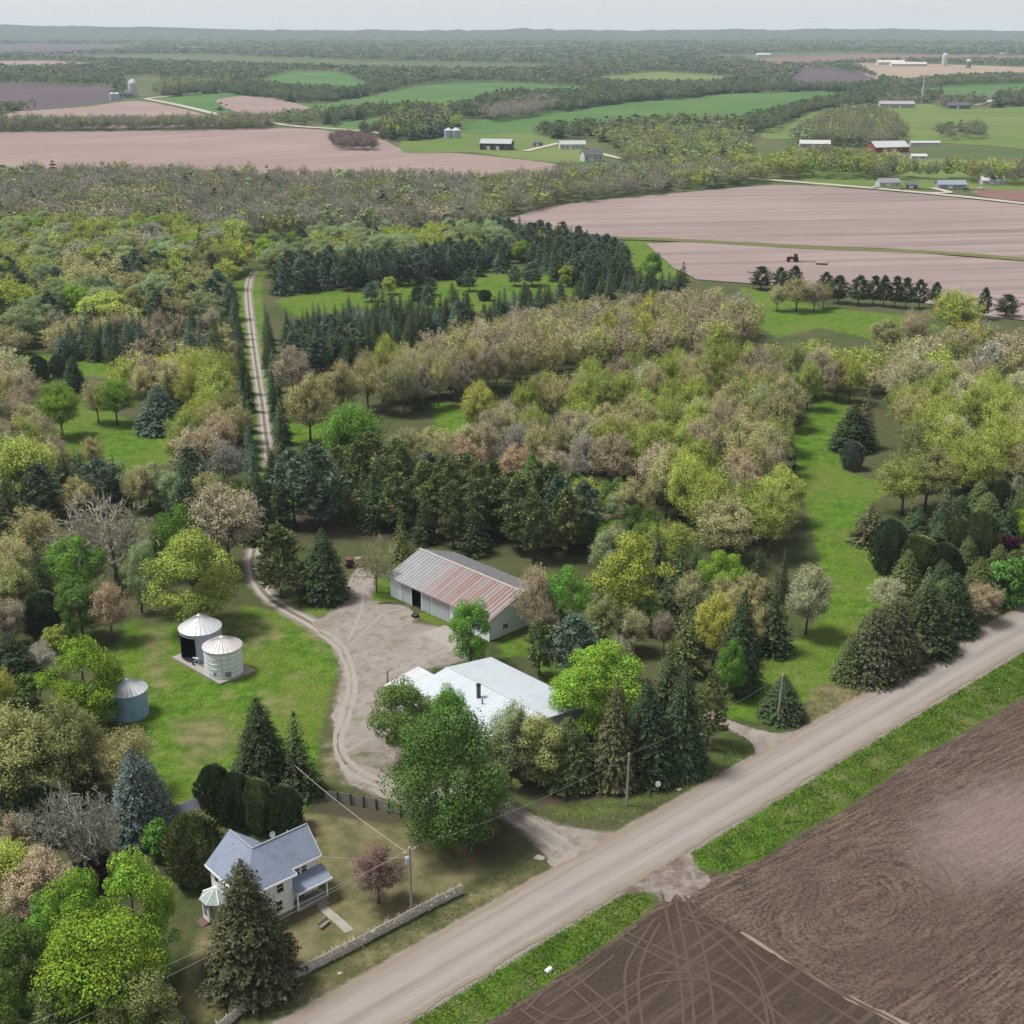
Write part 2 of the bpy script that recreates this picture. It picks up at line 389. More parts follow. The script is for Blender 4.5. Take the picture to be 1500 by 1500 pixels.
PAL = {  # base colours (linear) and the words used in labels
 'lime': ((0.175, 0.29, 0.035), 'lime green'), 'bright': ((0.11, 0.235, 0.035), 'bright green'), 'green': ((0.088, 0.15, 0.036), 'mid green'),
 'deep': ((0.04, 0.10, 0.028), 'deep green'), 'yellow': ((0.285, 0.34, 0.07), 'yellow green'), 'gold': ((0.335, 0.34, 0.07), 'golden yellow'),
 'tan': ((0.34, 0.325, 0.15), 'tan'), 'pink': ((0.32, 0.275, 0.185), 'pinkish tan'), 'orange': ((0.37, 0.285, 0.185), 'orange tan'),
 'cream': ((0.38, 0.385, 0.22), 'pale cream'), 'grey': ((0.29, 0.28, 0.23), 'grey'), 'olive': ((0.225, 0.245, 0.09), 'olive green'),
 'sage': ((0.235, 0.30, 0.145), 'sage green'), 'purple': ((0.045, 0.012, 0.03), 'dark purple'), 'maroon': ((0.17, 0.105, 0.085), 'maroon brown'),
 'ndark': ((0.062, 0.088, 0.042), 'dark green'), 'nblue': ((0.098, 0.138, 0.095), 'blue green'), 'nolive': ((0.115, 0.145, 0.055), 'olive toned'),
 'nbright': ((0.10, 0.22, 0.045), 'fresh green'), 'nbrown': ((0.10, 0.105, 0.055), 'brownish green'), 'nslate': ((0.145, 0.185, 0.16), 'slate blue'),
}
KINDN = {'fullmaple': ('maple_tree', 'maple tree'), 'leafy': ('leafy_tree', 'leafy tree'), 'maple': ('maple_tree', 'maple tree'), 'bud': ('budding_tree', 'budding tree'), 'budfull': ('budding_tree', 'budding tree'),
         'bare': ('bare_tree', 'bare tree'), 'spruce': ('spruce_tree', 'spruce'), 'broadspruce': ('spruce_tree', 'spruce'), 'slim': ('spruce_tree', 'spruce'),
         'pine': ('pine_tree', 'pine tree'), 'cedar': ('cedar_tree', 'cedar'), 'shrub': ('shrub', 'shrub')}
TREES = []   # dict(sp, x, y, h, w, col, label, grove, mark)
def tree(sp, X, Y, h, w, col, label=None, grove=None, mark=None, group=None):
    TREES.append(dict(sp=sp, x=X, y=Y, h=h, w=w, col=col, label=label, grove=grove, mark=mark, group=group))
def hero(sp, px, yt, yb, wpx, col, label, group=None):
    if sp in ('spruce', 'broadspruce', 'cedar', 'shrub'): yb -= 0.16 * wpx      # the skirt of low boughs hides the foot
    X, Y, _ = at(px, yb); h = hgt(px, yb, yt); w = wpx * depth(px, yb - 0.35 * (yb - yt)) / CF
    tree(sp, X, Y, h, w, col, label, group=group)
def inpoly(x, y, P):
    c = False; n = len(P); j = n - 1
    for i in range(n):
        if (P[i][1] > y) != (P[j][1] > y) and x < (P[j][0] - P[i][0]) * (y - P[i][1]) / (P[j][1] - P[i][1]) + P[i][0]: c = not c
        j = i
    return c
def fillpts(poly, spacing, rs, keep=None):
    """jittered hex fill of a world polygon"""
    xs = [p[0] for p in poly]; ys = [p[1] for p in poly]; out = []; y = min(ys); row = 0
    while y < max(ys):
        x = min(xs) + (row % 2) * spacing / 2
        while x < max(xs):
            a, b = x + rs.uniform(-.38, .38) * spacing, y + rs.uniform(-.38, .38) * spacing
            if inpoly(a, b, poly) and (keep is None or keep(a, b)): out.append((a, b))
            x += spacing
        y += spacing * 0.866; row += 1
    return out
def pickpatch(rs, mix, x, y, cell, seed=0):
    """like pick, but neighbours mostly share their kind"""
    if rs.random() < 0.42: return pick(random.Random(int(x // cell) * 7919 + int(y // cell) * 104729 + seed), mix)
    return pick(rs, mix)
def pick(rs, mix):
    t = rs.uniform(0, sum(m[2] for m in mix))
    for m in mix:
        t -= m[2]
        if t <= 0: return m
    return mix[-1]
# ------------------------------------------------------------------ ground sheet with grass, dry and bare areas
ROADL = [(440, 1500), (560, 1410), (740, 1311), (900, 1217), (1050, 1143), (1185, 1069), (1305, 1003), (1500, 898)]
RDIR = unit(np.array([115.5, 103.5])); RNRM = np.array([-RDIR[1], RDIR[0]]); RANG = math.atan2(RDIR[1], RDIR[0])
RC0 = np.array([-0.8 + 12.6, 132.5 + 132.6]) / 2 + np.array([0.3, 0.0])      # a point on the road's centre line
RW = 8.9
def roadpt(s, o=0.0): p = RC0 + RDIR * s + RNRM * o; return (float(p[0]), float(p[1]))
LANE_PX = [(374, 397), (366, 408), (363, 430), (368, 480), (376, 540), (385, 600), (392, 655), (398, 690), (404, 730), (396, 765), (378, 790), (371, 815), (373, 845), (391, 872), (420, 893), (455, 912), (490, 935)]
YARD_PX = [(456, 914), (480, 902), (500, 882), (514, 848), (528, 832), (547, 838), (547, 866), (542, 880), (562, 885), (594, 889), (607, 905), (604, 914), (635, 917), (665, 925), (692, 940), (682, 966), (640, 977), (605, 987), (577, 1012), (567, 1050), (577, 1085), (596, 1102), (580, 1116), (545, 1100), (512, 1105), (500, 1086), (487, 1052), (500, 1004), (499, 970), (488, 945)]
TRACK_PX = [(500, 1122), (540, 1122), (590, 1148), (660, 1146), (712, 1156), (760, 1186), (815, 1208), (878, 1219), (905, 1222), (850, 1250), (812, 1268), (792, 1243), (752, 1208), (712, 1186), (655, 1176), (590, 1176), (545, 1162), (512, 1148)]
DRIVE2_PX = [(1036, 1040), (1075, 1058), (1130, 1074), (1178, 1071), (1205, 1085), (1120, 1112), (1098, 1084), (1062, 1066), (1034, 1055)]
ENTRY_PX = [(880, 1312), (960, 1268), (1003, 1236), (1014, 1256), (1022, 1275), (1040, 1284), (1036, 1298), (1016, 1308), (1004, 1322), (992, 1310), (978, 1322), (964, 1310), (950, 1306), (925, 1306)]
V1_PX = [(1012, 1240), (1133, 1163), (1267, 1093), (1417, 1004), (1500, 956), (1600, 895), (1600, 970), (1500, 1018), (1440, 1054), (1330, 1116), (1240, 1181), (1160, 1226), (1112, 1258), (1060, 1277), (1022, 1268)]
V2_PX = [(560, 1526), (620, 1487), (750, 1405), (900, 1316), (945, 1307), (957, 1324), (930, 1350), (860, 1399), (770, 1459), (690, 1512), (640, 1548)]
FIELD_PX = [(560, 1600), (640, 1550), (692, 1513), (772, 1460), (862, 1400), (932, 1351), (962, 1328), (1020, 1290), (1060, 1280), (1112, 1261), (1162, 1229), (1242, 1184), (1332, 1119), (1442, 1057), (1502, 1021), (1600, 973), (1800, 880), (2300, 1100), (2000, 1750), (560, 1750)]
LUSH = [  # bright mown or long grass (photo pixels), softness in metres, strength
    ([(1207, 572), (1250, 578), (1238, 640), (1238, 690), (1285, 705), (1300, 720), (1255, 760), (1290, 830), (1300, 880), (1235, 955), (1232, 1000), (1120, 1058), (1060, 1050), (1080, 985), (1190, 925), (1212, 870), (1195, 790), (1165, 690), (1165, 640)], 2.0, 1.0),
    ([(185, 910), (300, 885), (370, 888), (440, 905), (485, 938), (494, 975), (485, 1020), (466, 1085), (465, 1180), (300, 1210), (220, 1190), (190, 1090), (165, 980)], 2.5, 0.85),
    ([(1085, 420), (1130, 428), (1200, 450), (1325, 462), (1380, 480), (1290, 500), (1200, 480), (1140, 495), (1095, 470)], 4, 0.85),
    ([(400, 440), (470, 425), (560, 428), (640, 392), (760, 390), (850, 405), (880, 430), (770, 445), (690, 460), (640, 476), (600, 460), (520, 450), (440, 470)], 5, 0.75),
    ([(80, 615), (130, 585), (215, 630), (300, 640), (290, 670), (200, 690), (140, 690), (60, 650)], 3, 0.8),
    ([(20, 520), (60, 518), (220, 530), (300, 520), (260, 545), (160, 555), (80, 548)], 4, 0.7),
    ([(915, 348), (952, 350), (985, 390), (1012, 408), (980, 418), (925, 395)], 4, 0.9),
    ([(1430, 562), (1480, 552), (1475, 600), (1450, 612)], 3, 0.9),
    ([(630, 590), (690, 590), (690, 640), (640, 650)], 3, 0.8), ([(410, 600), (470, 580), (490, 640), (420, 660)], 3, 0.8),
    ([(768, 1192), (850, 1212), (960, 1185), (1060, 1142), (1114, 1102), (1095, 1085), (1050, 1070), (1000, 1130), (900, 1160), (800, 1160)], 2.5, 0.35),
    ([(410, 880), (500, 860), (520, 890), (460, 905)], 1.5, 0.8), ([(538, 845), (570, 848), (590, 880), (560, 884), (540, 880)], 0.8, 0.9), ([(606, 900), (640, 895), (660, 915), (635, 915)], 0.8, 0.8),
    ([(725, 920), (800, 910), (800, 960), (735, 965)], 2, 0.7), ([(770, 960), (830, 975), (860, 1020), (800, 1000)], 1.5, 0.6), ([(405, 720), (425, 715), (440, 740), (420, 760)], 2, 0.8),
    (V1_PX, 0.8, 0.95), (V2_PX, 0.8, 1.0),
    ([(440, 905), (470, 930), (480, 980), (475, 1010)], 1.5, 0.5)]
DRY = [([(440, 1190), (520, 1195), (600, 1205), (690, 1240), (710, 1280), (600, 1345), (515, 1392), (425, 1437), (350, 1488), (250, 1500), (280, 1400), (300, 1340), (430, 1330), (470, 1290)], 2, 0.75),
       ([(385, 1500), (425, 1450), (520, 1400), (610, 1350), (700, 1300), (790, 1272), (740, 1315), (560, 1412), (445, 1498)], 1.2, 0.5),
       ([(1180, 1050), (1190, 1005), (1250, 995), (1290, 1005), (1230, 1045), (1190, 1062)], 1.2, 0.8),
       ([(472, 1080), (560, 1095), (600, 1120), (560, 1150), (500, 1140), (468, 1150)], 2, 0.6),
       ([(250, 1070), (320, 1060), (330, 1090), (260, 1100)], 2, 0.6), ([(420, 900), (470, 915), (485, 960), (470, 960), (440, 930)], 1.5, 0.5),
       ([(330, 905), (400, 900), (430, 935), (360, 960), (310, 930)], 2.5, 0.45), ([(200, 930), (250, 905), (255, 1000), (215, 1040)], 3, 0.5), ([(240, 1050), (330, 1040), (370, 1090), (270, 1140)], 3, 0.5), ([(360, 1000), (450, 1020), (440, 1060), (380, 1050)], 3, 0.4),
       ([(490, 1390), (560, 1340), (545, 1310), (490, 1330)], 1.0, 0.5)]
LITTER = [([(640, 1190), (760, 1200), (740, 1260), (680, 1250)], 3, 0.8), ([(760, 1140), (900, 1150), (1040, 1080), (1040, 1110), (930, 1165), (790, 1180)], 2, 0.9),
          ([(430, 790), (860, 800), (860, 730), (430, 720)], 6, 0.8), ([(200, 890), (360, 870), (360, 905), (280, 915), (190, 925)], 2, 0.5), ([(455, 1172), (600, 1196), (580, 1212), (455, 1190)], 1, 0.7)]
GRAV = [(YARD_PX, 2.4, 0.9), (TRACK_PX, 2.0, 0.9), (DRIVE2_PX, 0.6, 0.8), (ENTRY_PX, 1.0, 0.8), ([(470, 1085), (560, 1090), (600, 1115), (560, 1165), (500, 1150)], 2.0, 0.45)]

def soft_mask(px, soft, X, Y, dens=True):
    P = np.array(gpoly(px)); m = np.zeros(X.shape)
    x0, y0 = P.min(0) - soft * 2; x1, y1 = P.max(0) + soft * 2
    sel = (X > x0) & (X < x1) & (Y > y0) & (Y < y1)
    if not sel.any(): return m
    x, y = X[sel], Y[sel]; dmin = np.full(x.shape, 1e9); ins = np.zeros(x.shape, bool)
    for i in range(len(P)):
        a, b = P[i], P[(i + 1) % len(P)]; e = b - a; L = (e ** 2).sum() + 1e-9
        t = np.clip(((x - a[0]) * e[0] + (y - a[1]) * e[1]) / L, 0, 1)
        dmin = np.minimum(dmin, np.hypot(x - a[0] - t * e[0], y - a[1] - t * e[1]))
        cr = ((a[1] > y) != (b[1] > y)) & (x < (b[0] - a[0]) * (y - a[1]) / (b[1] - a[1] + 1e-12) + a[0]); ins ^= cr
    sd = np.where(ins, dmin, -dmin); f = np.clip((sd + soft) / (2 * soft), 0, 1); m[sel] = f * f * (3 - 2 * f); return m
def axis(lo, hi, parts, end):
    a = []
    for x0, x1, st in parts: a += list(np.arange(x0, x1, st))
    a.append(parts[-1][1]); left = [-end, -end / 2, -4000, -2000, -1000] if lo else []
    return a
gx = np.unique(np.concatenate([[-13000, -9000, -6000, -4000, -2600, -1700, -1100, -700], np.arange(-450, -115, 5.), np.arange(-115, 135, 0.85), np.arange(135, 450, 5.), [700, 1100, 1700, 2600, 4000, 6000, 9000, 13000]]))
gy = np.unique(np.concatenate([[-400, -100, 0, 50], np.arange(80, 300, 0.85), np.arange(300, 640, 3.), np.arange(640, 1200, 20.), [1300, 1500, 1800, 2200, 2800, 3600, 5000, 7000, 9500, 13000]]))
GX, GY = np.meshgrid(gx, gy)
def combine(lst):
    m = np.zeros(GX.shape)
    for px, so, st in lst: m = np.maximum(m, soft_mask(px, so, GX, GY) * st)
    return m
lush, dry, lit, grv = combine(LUSH), combine(DRY), combine(LITTER), combine(GRAV)
rd = np.abs((GX - RC0[0]) * RNRM[0] + (GY - RC0[1]) * RNRM[1])          # gravel thrown on to the road's shoulders
grv = np.maximum(grv, np.clip(1.25 - (rd - RW / 2 + 0.3) / 1.1, 0, 1) * 0.75)
lp = np.array([at(*p)[:2] for p in LANE_PX])
ld = np.full(GX.shape, 1e9)
for i in range(len(lp) - 1):
    a, b = lp[i], lp[i + 1]; e = b - a; t = np.clip(((GX - a[0]) * e[0] + (GY - a[1]) * e[1]) / (e ** 2).sum(), 0, 1)
    ld = np.minimum(ld, np.hypot(GX - a[0] - t * e[0], GY - a[1] - t * e[1]))
lush = np.maximum(lush, np.clip(1.6 - ld / 5.5, 0, 1) * 0.7 * (GY > 290)); grv = np.maximum(grv, np.clip(1.4 - ld / 2.2, 0, 1) * 0.7)
ny, nx = GX.shape
gm = bpy.data.meshes.new('ground')
gm.vertices.add(nx * ny); gm.vertices.foreach_set('co', np.stack([GX, GY, np.zeros_like(GX)], -1).astype(np.float32).reshape(-1))
ii = np.arange(nx * ny).reshape(ny, nx); q = np.stack([ii[:-1, :-1], ii[:-1, 1:], ii[1:, 1:], ii[1:, :-1]], -1).reshape(-1, 4)
gm.loops.add(len(q) * 4); gm.loops.foreach_set('vertex_index', q.reshape(-1).astype(np.int32)); gm.polygons.add(len(q))
gm.polygons.foreach_set('loop_start', np.arange(0, len(q) * 4, 4, dtype=np.int32)); gm.polygons.foreach_set('loop_total', np.full(len(q), 4, dtype=np.int32))
ca = gm.color_attributes.new('cover', 'FLOAT_COLOR', 'POINT')
ca.data.foreach_set('color', np.stack([lush, dry, lit, grv], -1).astype(np.float32).reshape(-1)); gm.update(calc_edges=True)

GRAVEL = ((0.285, 0.25, 0.225), (0.385, 0.345, 0.315))
def ground_mat():
    t = NT('ground_cover'); a = t.attr('cover'); sep = t.n('SeparateColor', Color=a.outputs['Color']); p = t.pos()
    n1 = t.noise(0.045, 5, p); n2 = t.noise(0.35, 5, p, 0.65); n3 = t.noise(2.6, 4, p, 0.7); n4 = t.noise(0.012, 3, p)
    base = t.mix(t.rng(n2, .35, .65), (0.06, 0.08, 0.028), (0.09, 0.13, 0.034)); base = t.mix(t.rng(n1, .4, .62), base, (0.125, 0.125, 0.06)); base = t.mix(t.rng(n3, .5, .7, 0, .6), base, (0.045, 0.05, 0.02)); base = t.mix(t.rng(t.noise(.9, 4, p, .7), .54, .7, 0, .6), base, (0.17, 0.155, 0.085))
    far = t.mix(t.rng(n4, .42, .58), (0.09, 0.14, 0.05), (0.14, 0.15, 0.07))
    y = t.n('SeparateXYZ', Vector=p).outputs[1]; base = t.mix(t.rng(y, 620, 760), base, far)
    lu = t.mix(t.rng(n2, .42, .58), (0.066, 0.175, 0.008), (0.15, 0.285, 0.018)); lu = t.mix(t.math('MULTIPLY', t.rng(n1, .44, .62), 0.7), lu, (0.20, 0.245, 0.045)); n5 = t.noise(1.1, 4, t.mapv(p, 0.5, (1, .45, 1)), .7); lu = t.mix(t.rng(n5, .48, .6, 0, .65), lu, (0.20, 0.25, 0.06)); lu = t.mix(t.rng(n3, .47, .6, 0, .75), lu, (0.035, 0.095, 0.010)); nd = t.noise(.16, 5, t.mapv(p, 0, (1, 1, 1), (31, 7, 0)), .7); lu = t.mix(t.rng(nd, .585, .68, 0, .7), lu, (0.25, 0.235, 0.10))
    def edge(ch, k=0.9): 
        s = t.math('ADD', ch, t.math('MULTIPLY', t.math('SUBTRACT', t.math('MULTIPLY_ADD', n2, 0.6, t.math('MULTIPLY', n3, 0.4)), 0.5), k))
        return t.math('MULTIPLY', t.rng(s, .25, .6), t.rng(ch, 0.0, 0.12))
    c = t.mix(edge(sep.outputs[0]), base, lu)
    dr = t.mix(t.rng(n2, .35, .65), (0.13, 0.135, 0.055), (0.30, 0.25, 0.14)); dr = t.mix(t.rng(n3, .55, .75, 0, .5), dr, (0.36, 0.30, 0.19))
    c = t.mix(t.math('MULTIPLY', edge(sep.outputs[1], 1.3), 0.85), c, dr)
    li = t.mix(n3, (0.06, 0.05, 0.035), (0.13, 0.10, 0.07)); c = t.mix(t.math('MULTIPLY', edge(sep.outputs[2], 1.2), 0.9), c, li)
    gr = t.mix(n2, *GRAVEL); gr = t.mix(t.rng(n3, .5, .8, 0, .5), gr, (0.24, 0.20, 0.17)); c = t.mix(edge(a.outputs['Alpha'], 1.2), c, gr)
    h = t.math('MULTIPLY_ADD', n3, 0.6, t.math('MULTIPLY', t.noise(9, 2, p), 0.4))
    return t.fin(c, 0.95, t.bump(h, 0.9, 0.25), spec=0.1)
M['ground'] = ground_mat(); gm.materials.append(M['ground'])
tag(link(bpy.data.objects.new('ground', gm)), 'grassy ground of the whole valley with mown and dry patches', kind='structure')

def gravel_road_mat(name, tracks, dark=0.0, a=GRAVEL[0], b=GRAVEL[1]):
    t = NT(name); uv = t.n('UVMap').outputs[0]; sp_ = t.n('SeparateXYZ', Vector=uv); v = sp_.outputs[1]; p = t.pos()
    w = t.math('ADD', v, t.math('MULTIPLY', t.math('SUBTRACT', t.noise(0.08, 3, p), 0.5), 0.10))
    st = t.noise(1.0, 5, t.mapv(uv, 0, (0.035, 16, 1)), 0.6); st2 = t.noise(1.0, 4, t.mapv(uv, 0, (0.10, 40, 1)), 0.6)
    n2 = t.noise(0.5, 5, p, 0.65); n3 = t.noise(5, 4, p, .7)
    c = t.mix(t.rng(st, .35, .65), a, b); c = t.mix(t.rng(st2, .5, .75, 0, .45), c, tuple(x * 0.78 for x in a)); c = t.mix(t.rng(n2, .5, .75, 0, .5), c, (0.35, 0.285, 0.25)); c = t.mix(t.rng(n3, .55, .75, 0, .5), c, (0.21, 0.175, 0.155)); c = t.mix(t.rng(t.noise(.18, 4, p, .7), .5, .7, 0, .4), c, (0.40, 0.37, 0.355))
    for cen, wd, col, amt in tracks:
        d = t.math('ABSOLUTE', t.math('SUBTRACT', w, cen)); c = t.mix(t.math('MULTIPLY', t.rng(d, wd, wd * 0.2), amt), c, col)
    return t.fin(c, 0.95, t.bump(t.math('MULTIPLY_ADD', n3, .6, t.math('MULTIPLY', st2, .6)), .6, .06), spec=0.15)
M['road'] = gravel_road_mat('gravel_road', [(0.30, 0.12, (0.42, 0.38, 0.35), .5), (0.64, 0.15, (0.42, 0.38, 0.35), .5), (0.02, 0.09, (0.27, 0.225, 0.165), .8), (0.98, 0.10, (0.30, 0.235, 0.17), .8), (0.46, 0.06, (0.29, 0.25, 0.23), .4), (0.82, 0.06, (0.31, 0.265, 0.24), .4)])
M['lane'] = gravel_road_mat('two_track_lane', [(0.5, 0.17, (0.15, 0.15, 0.08), .85), (0.22, 0.14, (0.58, 0.52, 0.48), .6), (0.78, 0.14, (0.58, 0.52, 0.48), .6)])
M['farroad'] = gravel_road_mat('distant_gravel', [], a=(0.50, 0.45, 0.38), b=(0.62, 0.56, 0.47))
strip('road', [roadpt(s) for s in range(-75, 176, 10)], RW, 0.06, M['road'], 0.35, 0.26, label='wide pale gravel road running along the ploughed field')
strip('lane', [at(*p)[:2] for p in LANE_PX], 2.7, 0.035, M['lane'], 1.0, 0.18, label='two track gravel lane between rows of spruces')
def yard_mat():
    t = NT('gravel_yard'); p = t.pos(); n1 = t.noise(0.10, 4, p, .6, 0.6); n2 = t.noise(0.55, 5, p, .65, 0.4); n3 = t.noise(4, 4, p, .7)
    ru = t.noise(1.0, 5, t.mapv(p, R(-52), (.10, .75, 1)), .65, 1.2)
    c = t.mix(t.rng(n1, .35, .65), (0.29, 0.25, 0.222), (0.395, 0.35, 0.315)); c = t.mix(t.rng(n2, .48, .68, 0, .75), c, (0.20, 0.15, 0.13)); c = t.mix(t.rng(ru, .5, .68, 0, .6), c, (0.44, 0.385, 0.36)); c = t.mix(t.rng(n3, .52, .75, 0, .6), c, (0.17, 0.135, 0.11))
    g = t.noise(0.22, 5, t.mapv(p, 0, (1, 1, 1), (50, 9, 0)), .7); c = t.mix(t.rng(g, .57, .66, 0, .6), c, (0.19, 0.19, 0.09))
    return t.fin(c, .95, t.bump(t.math('MULTIPLY_ADD', n3, .5, n2), .7, .12), spec=.15)
M['yard'] = yard_mat()
sheet('farmyard', YARD_PX, 0.04, M['yard'], 0.45, 0.35, label='bare gravel farmyard in front of the rusty barn')
sheet('driveway', TRACK_PX, 0.045, M['yard'], 0.45, 0.35, label='gravel driveway joining the road below the white shed')
sheet('side_driveway', DRIVE2_PX, 0.05, M['yard'], 0.5, 0.22, label='short gravel driveway beside the lone roadside spruce')

PT = NT('pale_gravel'); _p = PT.pos(); M['pale'] = PT.fin(PT.mix(PT.noise(.8, 5, _p, .7), (0.31, 0.27, 0.24), (0.47, 0.42, 0.385)), .95, PT.bump(PT.noise(5, 3, _p), .5, .05), spec=.1)
for i, px in enumerate(([(470, 922), (503, 948), (521, 1000), (510, 1055), (500, 1092), (520, 1122), (560, 1144), (620, 1160), (700, 1164), (760, 1192), (830, 1232)], [(468, 930), (496, 955), (510, 1000), (500, 1050), (490, 1088), (508, 1128), (556, 1153), (620, 1168), (690, 1172), (745, 1200), (815, 1245)], [(520, 960), (570, 985), (620, 965), (670, 950)], [(515, 945), (560, 900), (585, 893)], [(510, 940), (530, 890), (530, 850)])):
    strip('wheel_rut', [at(*p)[:2] for p in px], 0.75 if i < 2 else 0.55, 0.058 + i * .002, M['pale'], 0.4, 0.16, seed=50 + i)
def soil_mat():
    t = NT('ploughed_soil'); p = t.pos(); ang = RANG
    pr = t.mapv(p, -ang, (1, 1, 1)); n1 = t.noise(0.06, 4, p, .6); n2 = t.noise(0.5, 5, p, .65); n3 = t.noise(2.2, 5, p, .75); n4 = t.noise(8, 3, p, .7)
    st = t.noise(1.0, 5, t.mapv(p, -ang + 0.10, (0.20, 1.9, 1)), .75, 0.6)
    C = at(1270, 1325)
    dn = t.n('TexNoise', Scale=0.16, Detail=4.0); t.t.links.new(p, dn.inputs['Vector']); dv = t.n('VectorMath', operation='MULTIPLY_ADD'); t.t.links.new(dn.outputs['Color'], dv.inputs[0]); dv.inputs[1].default_value = (5, 5, 0); t.t.links.new(p, dv.inputs[2])
    el = t.mapv(dv.outputs[0], 0, (1, 1, 1), (-C[0] - 2.5, -C[1] - 2.5, 0)); el = t.mapv(el, -ang, (0.72, 1.25, 0))
    ln = t.n('VectorMath', operation='LENGTH'); t.t.links.new(el, ln.inputs[0]); rr = ln.outputs['Value']
    ex = t.n('SeparateXYZ', Vector=el); an = t.math('ARCTAN2', ex.outputs[1], ex.outputs[0]); pv = t.n('CombineXYZ', X=t.math('MULTIPLY', rr, 1.7), Y=t.math('MULTIPLY', t.math('SINE', an), 1.1), Z=t.math('MULTIPLY', t.math('COSINE', an), 1.1)); pol = t.noise(1.0, 5, pv.outputs[0], .72)
    ringm = t.math('MULTIPLY', t.rng(rr, 17, 10), t.rng(rr, 0.5, 3))
    f = t.mix(t.math('MULTIPLY', ringm, .62), st, pol)
    f = t.math('MULTIPLY_ADD', f, .58, t.math('MULTIPLY', n3, .52))
    c = t.mix(t.rng(f, .47, .66), (0.046, 0.031, 0.022), (0.285, 0.21, 0.165))
    c = t.mix(t.rng(n1, .42, .66, 0, .55), c, (0.11, 0.066, 0.052)); c = t.mix(t.rng(n4, .54, .68, 0, .75), c, (0.34, 0.28, 0.24)); 
    # dry pale patch far up the field
    D = at(1470, 1210); dl = t.n('VectorMath', operation='LENGTH'); t.t.links.new(t.mapv(t.mapv(p, 0, (1, 1, 1), (-D[0], -D[1], 0)), -ang, (0.06, 0.11, 0)), dl.inputs[0])
    pd = t.math('ADD', dl.outputs['Value'], t.math('MULTIPLY', t.math('SUBTRACT', n2, .5), 1.0)); c = t.mix(t.rng(pd, 1.25, .5, 0, .8), c, t.mix(t.rng(f, .3, .7), (0.20, 0.145, 0.13), (0.40, 0.31, 0.28)))
    return t.fin(c, .97, t.bump(t.math('MULTIPLY_ADD', f, .7, t.math('MULTIPLY', n4, .4)), 1.0, .4), spec=.1)
def smooth_soil_mat():
    t = NT('rolled_soil'); p = t.pos(); n1 = t.noise(0.12, 4, p, .6); n3 = t.noise(2.5, 5, p, .7); n4 = t.noise(9, 3, p, .7)
    st = t.noise(1.0, 4, t.mapv(p, -RANG, (0.05, 1.1, 1)), .6)
    c = t.mix(t.rng(n3, .35, .7), (0.052, 0.036, 0.027), (0.096, 0.068, 0.052)); c = t.mix(t.rng(n1, .5, .7, 0, .5), c, (0.12, 0.085, 0.068)); c = t.mix(t.rng(st, .52, .68, 0, .6), c, (0.18, 0.135, 0.115)); c = t.mix(t.rng(n4, .6, .8, 0, .5), c, (0.22, 0.18, 0.165))
    return t.fin(c, .97, t.bump(t.math('MULTIPLY_ADD', n3, .7, t.math('MULTIPLY', n4, .3)), .8, .12), spec=.1)
M['soil'] = soil_mat(); M['soil2'] = smooth_soil_mat()
sheet('ploughed_field', FIELD_PX, 0.012, M['soil'], 0.8, 0.25, label='dark ploughed field across the gravel road')
sheet('field_headland', [(560, 1610), (640, 1553), (700, 1516), (774, 1464), (864, 1404), (934, 1355), (966, 1330), (1012, 1322), (1060, 1352), (1120, 1385), (1180, 1425), (1250, 1465), (1320, 1505), (1460, 1600), (1600, 1750), (560, 1760)], 0.024, M['soil2'], 0.6, 0.35, label='smooth dark field corner crossed by wheel tracks')
ET = NT('trampled_dirt'); _p = ET.pos(); M['entry'] = ET.fin(ET.mix(ET.rng(ET.noise(.5, 5, _p, .7), .4, .62), (0.17, 0.13, 0.11), (0.34, 0.29, 0.26)), .97, ET.bump(ET.noise(4, 4, _p, .7), .8, .1), spec=.1)
sheet('field_entrance', ENTRY_PX, 0.036, M['entry'], 0.4, 0.25, label='bare dirt entrance from the road into the field')
def track_mat():
    t = NT('wheel_track_soil'); p = t.pos(); c = t.mix(t.noise(1.6, 4, p, .7), (0.07, 0.05, 0.04), (0.165, 0.124, 0.10)); return t.fin(c, .97, t.bump(t.noise(6, 3, p), .6, .06), spec=.1)
M['track'] = track_mat()
TR = [[(988, 1312), (1000, 1370), (1012, 1440), (1018, 1520)], [(1003, 1312), (1025, 1370), (1038, 1430), (1050, 1520)], [(970, 1310), (985, 1380), (998, 1450), (1002, 1520)],
      [(1005, 1315), (1070, 1370), (1150, 1430), (1260, 1500)], [(1012, 1312), (1085, 1360), (1170, 1415), (1290, 1490)], [(1000, 1330), (1060, 1390), (1110, 1440), (1128, 1520)],
      [(960, 1345), (930, 1390), (915, 1430), (922, 1510)], [(968, 1352), (945, 1395), (935, 1440), (942, 1510)], [(915, 1365), (990, 1400), (1080, 1440), (1170, 1510)], [(905, 1372), (985, 1412), (1060, 1450), (1130, 1510)],
      [(770, 1470), (810, 1490), (850, 1490), (905, 1455), (955, 1428), (1010, 1425)], [(762, 1478), (800, 1502), (860, 1502), (920, 1465), (965, 1440), (1030, 1436), (1080, 1460)],
      [(835, 1425), (890, 1470), (940, 1520)], [(820, 1432), (870, 1478), (910, 1520)], [(990, 1345), (1050, 1360), (1095, 1400), (1120, 1450), (1140, 1520)], [(880, 1395), (840, 1425), (800, 1450), (770, 1480)], [(900, 1400), (850, 1440), (800, 1475)], [(1030, 1340), (1110, 1375), (1200, 1440), (1300, 1490), (1360, 1530)]]
for i, px in enumerate(TR):
    strip('wheel_track', [at(*p)[:2] for p in px], 0.34, 0.044 + i * 0.002, M['track'], 0.5, 0.035, seed=i)
